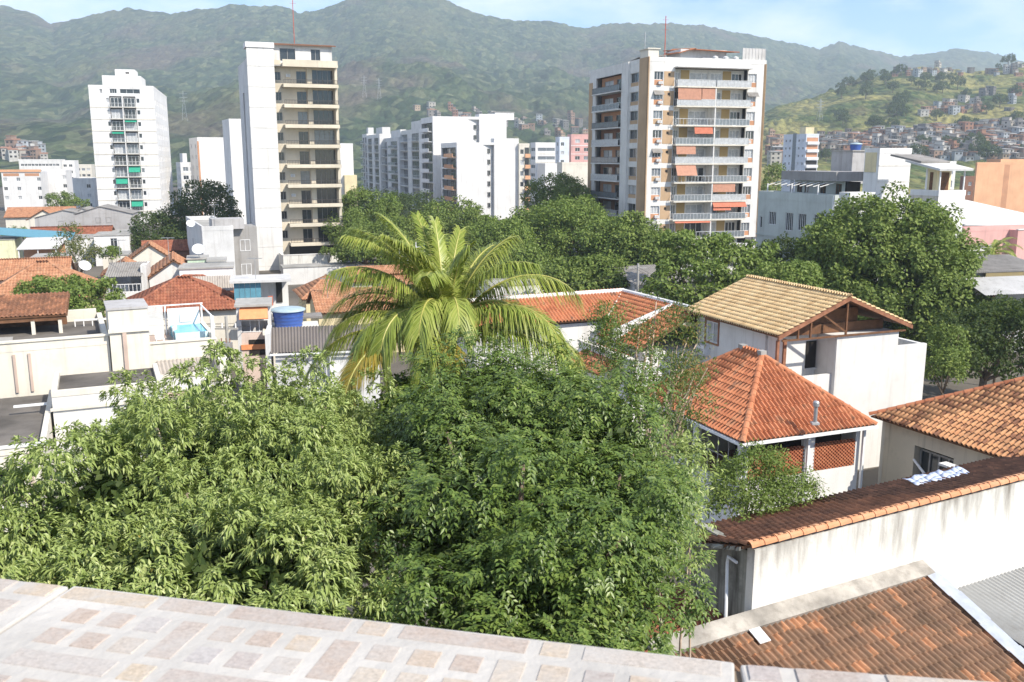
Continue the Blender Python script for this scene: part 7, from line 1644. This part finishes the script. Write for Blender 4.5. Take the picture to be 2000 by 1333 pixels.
# the rest of the dense quarter, too many to tell apart
mb = MB(); r_ = random.Random(31); taken = []
for _ in range(2600):
    px = r_.uniform(1600, 2040); f = (px - 1640) / 360; py = r_.uniform(268 - 26 * f, 302 + 22 * f); p = on_land(px, py, hill_h, 440, 1050, 160)
    if p is None: continue
    if any(abs(p.x - q.x) + abs(p.y - q.y) < 7 for q in taken): continue
    taken.append(p); w_, d_, h_ = r_.uniform(3.5, 6), r_.uniform(4, 7), r_.choice([2.8, 3.2, 5.2, 5.6])
    m_ = r_.choice(FAVP); mb.box(p.x - w_ / 2, p.x + w_ / 2, p.y - d_ / 2, p.y + d_ / 2, p.z - 7, p.z + h_, m_); mb.box(p.x - w_ / 2 - 0.3, p.x + w_ / 2 + 0.3, p.y - d_ / 2 - 0.4, p.y + d_ / 2, p.z + h_, p.z + h_ + 0.25, r_.choice(ROOFS))
    for x in (-w_ * 0.25, w_ * 0.25): mb.box(p.x + x - 0.5, p.x + x + 0.5, p.y - d_ / 2 - 0.05, p.y - d_ / 2 + 0.1, p.z + h_ - 1.9, p.z + h_ - 0.8, DARK)
    if len(taken) > 420: break
tag(mb.build('hillside_houses'), 'dense mass of small houses covering the foot of the green hill', 'houses', kind='stuff')
# ---- trees on the hill
r = np.random.default_rng(77); hb = [(0, 0, 4.2, 3.2, 3.2, 2.6), (1.4, 0.6, 5.0, 2.2, 2.2, 1.8)]
pf = puffs_on(hb, 46, 0.8, 0.3, -0.6, 0.15, r); V, Fc = crown(pf, 34, 0.55, 0.2, 0.2, 0.9, 'leaf', 0.85, r)
proto = np_mesh('crown', V, Fc, LF_DEEP); cm_ = proto.data; bpy.data.objects.remove(proto)
tm_ = MB().tube([(0, 0, -2), (0.2, 0, 3.6)], [0.3, 0.18], 6).mesh('trunk', BARK)
rr = random.Random(5)
spots = [(1804, 128), (1925, 135), (1938, 133), (1950, 136), (1968, 131), (1745, 150), (1700, 160), (1690, 163), (1725, 152), (1760, 148), (1640, 178), (1655, 172)] + [(rr.uniform(1690, 1880), rr.uniform(160, 185)) for _ in range(15)] + [(rr.uniform(1640, 1990), rr.uniform(190, 260)) for _ in range(22)] + [(rr.uniform(1540, 1660), rr.uniform(290, 320)) for _ in range(8)] + [(rr.uniform(1780, 2000), rr.uniform(285, 320)) for _ in range(10)]
for px, py in spots:
    p = on_land(px, py, hill_h, 440, 1050)
    if p is None: continue
    s_ = rr.uniform(0.8, 1.7) if py > 132 else 1.8; big = 'large' if s_ > 1.4 else 'middling' if s_ > 1.1 else 'small'
    g = thing('hill_tree', '%s tree %s of the green hill, above the %s' % (big, 'on the crest' if py < 160 else 'on the upper slope' if py < 190 else 'halfway down' if py < 225 else 'low down' if py < 270 else 'at the foot', ['blue white tower', 'grey terrace building', 'white stair block', 'covered roof terrace', 'brown block', 'orange block'][sum(px > q_ for q_ in (1610, 1680, 1760, 1850, 1920))]), 'tree', p, rr.uniform(0, 6), 'trees scattered over the right hill'); g.scale = (s_, s_, s_)
    tag(link('crown', cm_, g), kind='stuff'); link('trunk', tm_, g)
# ---- lattice pylons
def pylon(label, px, py, Y, h, hf):
    p = on_land(px, py, hf, Y[0], Y[1])
    if p is None: return
    t = thing('transmission_tower', label, 'pylon', (p.x, p.y, p.z - 1), 0.3)
    for sx in (-1, 1):
        for sy in (-1, 1): MB().tube([(sx * 2.4, sy * 2.4, 0), (sx * 0.7, sy * 0.7, h * 0.65), (sx * 0.25, sy * 0.25, h)], 0.09, 4).build('leg', METALG, t)
    for z in (0.66, 0.78, 0.9): MB().box(-3.6, 3.6, -0.12, 0.12, h * z, h * z + 0.25).build('cross_arm', METALG, t)
    for i in range(6):
        z0, z1 = h * i / 6.0, h * (i + 1) / 6.0; w0, w1 = 2.4 * (1 - i / 6) + 0.25, 2.4 * (1 - (i + 1) / 6) + 0.25
        MB().tube([(-w0, -w0, z0), (w1, -w1, z1)], 0.05, 4).build('brace', METALG, t); MB().tube([(w0, -w0, z0), (-w1, -w1, z1)], 0.05, 4).build('brace', METALG, t)
pylon('lattice pylon on the green hill right of the tan pier building', 1600, 243, (440, 1049), 22, hill_h)
pylon('lattice pylon on the slope between the white tower and the blank wall', 361, 235, (600, 2200), 28, mountain_h)
pylon('left lattice pylon on the slope right of the beige tower', 712, 190, (600, 2200), 26, mountain_h)
pylon('right lattice pylon on the slope right of the beige tower', 741, 198, (600, 2200), 26, mountain_h)

# ================================================================== mosaic parapet in front of the viewer
ZP = 15.9; pa = PZ(140, 1140, ZP); pb = PZ(1440, 1290, ZP); AP = math.atan2(pb.y - pa.y, pb.x - pa.x)
pr = thing('parapet', 'pale parapet coping inlaid with beige and grey stone squares', 'parapet', (pa.x, pa.y, 0), AP)
Lsl = (pb - pa).length
pq0, pq1 = PZ(1462, 1289, ZP), PZ(2000, 1326, ZP); DA = math.atan2(pq1.y - pq0.y, pq1.x - pq0.x) - AP
def turn(x, y):                                           # slabs beyond the right joint sit at a slightly different angle
    if x < Lsl - 1e-6: return x, y, 0.0
    dx = x - Lsl; return Lsl + dx * math.cos(DA) - y * math.sin(DA), dx * math.sin(DA) + y * math.cos(DA), DA
GROUT = plaster('pale_mortar', (0.47, 0.45, 0.425), amt=0.25, streak=0.0, var=0.12, grime=(0.30, 0.28, 0.26), sc_=9, bump=0.6)
for i in range(-2, 4):
    mb = MB(); x0, x1 = i * Lsl + 0.006, (i + 1) * Lsl - 0.006; dy = 0.004 if i % 2 else 0.0
    mb.box(x0, x1, -0.95, 0.0 - dy, ZP - 0.09, ZP - 0.004 - dy * 0.4); o = mb.build('coping_slab', GROUT, pr)
    if i >= 1: tx, ty, ta = turn(Lsl, 0); o.location = (Lsl - Lsl * math.cos(DA), -Lsl * math.sin(DA), 0); o.rotation_euler = (0, 0, DA)
    bv = o.modifiers.new('bevel', 'BEVEL'); bv.width = 0.006; bv.segments = 2
part('wall', pr, WHITE, (-6, 9, -0.85, -0.06, 0, ZP - 0.095))
part('joint_mortar', pr, plaster('brown_joint', (0.22, 0.17, 0.12), amt=0.4), (-6, 9, -0.93, -0.012, ZP - 0.10, ZP - 0.02))
def stone(name, stops):
    m, n, l, b = nmat(name); rnd, pos = rand01(n, l); rp = ramp(n, stops); l.new(rnd, rp.inputs['Fac'])
    t1 = noise(n, l, pos, 90, 5, 0.7); r1 = ramp(n, [(0.3, (0.72, 0.72, 0.72)), (0.7, (1.15, 1.15, 1.15))]); l.new(t1.outputs['Fac'], r1.inputs['Fac'])
    t2 = noise(n, l, pos, 13, 6, 0.7); r2 = ramp(n, [(0.42, (0, 0, 0)), (0.75, (0.75, 0.75, 0.75))]); l.new(t2.outputs['Fac'], r2.inputs['Fac'])
    m1 = mixc(n, l, 1.0, rp.outputs['Color'], r1.outputs['Color'], 'MULTIPLY'); m2 = mixc(n, l, r2.outputs['Color'], m1.outputs['Color'], (0.42, 0.405, 0.39))
    l.new(m2.outputs['Color'], b.inputs['Base Color']); b.inputs['Roughness'].default_value = 0.75
    bp = n.new('ShaderNodeBump'); bp.inputs['Strength'].default_value = 0.4; bp.inputs['Distance'].default_value = 0.003; l.new(t1.outputs['Fac'], bp.inputs['Height']); l.new(bp.outputs['Normal'], b.inputs['Normal'])
    return m
STONE = stone('inlaid_stone', [(0.0, (0.35, 0.305, 0.28)), (0.3, (0.42, 0.34, 0.285)), (0.5, (0.46, 0.385, 0.30)), (0.7, (0.38, 0.335, 0.32)), (0.85, (0.46, 0.40, 0.335)), (1.0, (0.40, 0.37, 0.36))])
_st = {}
def sett(x0, x1, y0, y1):
    k = (round(x1 - x0, 3), round(y1 - y0, 3))
    if k not in _st:
        w, d = k; mb = MB(); e = 0.006
        mb.hexa([(0, 0, -0.01), (w, 0, -0.01), (w, d, -0.01), (0, d, -0.01), (e, e, 0.0022), (w - e, e, 0.0022), (w - e, d - e, 0.0022), (e, d - e, 0.0022)]); _st[k] = mb.mesh('inlaid_stone', STONE)
    tx, ty, ta = turn(x0, y0)
    o = link('inlaid_stone', _st[k], pr, (tx, ty, ZP - 0.0035), (0, 0, ta + random.gauss(0, 0.006)))
q = 0.098; gp_ = 0.024
x = -1.75; rs = random.Random(12)
while x < 2.6:                                            # border row along the outer edge
    ln = rs.choice([q * 0.75, q * 0.8, q * 2.6, q * 1.7, q * 3.2])
    lo = math.floor((x) / Lsl); nxt = (lo + 1) * Lsl
    if x + ln > nxt - 0.012: ln = max(0.05, nxt - 0.02 - x)
    sett(x, x + ln, -0.075, -0.008); x += ln + gp_
    if abs(x - nxt) < 0.06: x = nxt + 0.015
for i in range(-2, 3):                                    # field: three squares by two, then a bar
    x0 = i * Lsl + 0.10; c = 0
    while x0 < (i + 1) * Lsl - 0.12:
        for row in range(2):
            for blk in range(3):
                yb = -0.105 - row * (q + 0.0) - blk * 0.30
                if c % 4 != 3:
                    sett(x0, x0 + q - gp_, yb - (q - gp_), yb)
                elif row == 0: sett(x0, x0 + q - gp_, yb - 2 * q + gp_, yb)
        if c % 4 != 3:
            pass
        x0 += q; c += 1
    xx = i * Lsl + 0.10
    for blk in range(3):
        x0 = xx + (0.03 if blk % 2 else 0)
        while x0 < (i + 1) * Lsl - 0.15:
            ln = rs.choice([q * 1.7, q * 2.7, q * 0.72]); ln = min(ln, (i + 1) * Lsl - 0.05 - x0)
            yb = -0.105 - 2 * q - blk * 0.30; sett(x0, x0 + ln, yb - 0.072, yb); x0 += ln + gp_
# the flat roof the viewer stands on
part('roof_terrace', pr, CONC, (-6, 9, -9, -0.86, ZP - 1.2, ZP - 1.05))

# ------------------------------------------------------------------ the air between
HZ = MB(); HZ.box(-2900, 2900, -40, 3800, -12, 530)
hz = HZ.build('haze'); tag(hz, kind='stuff')
hm = bpy.data.materials.new('haze'); hm.use_nodes = True
hn, hl = hm.node_tree.nodes, hm.node_tree.links
hn.clear()
ho = hn.new('ShaderNodeOutputMaterial'); hv = hn.new('ShaderNodeVolumePrincipled')
hv.inputs['Color'].default_value = (0.74, 0.86, 1.0, 1)
hv.inputs['Density'].default_value = 0.00022
hv.inputs['Anisotropy'].default_value = 0.1
hl.new(hv.outputs['Volume'], ho.inputs['Volume'])
hz.data.materials.append(hm)
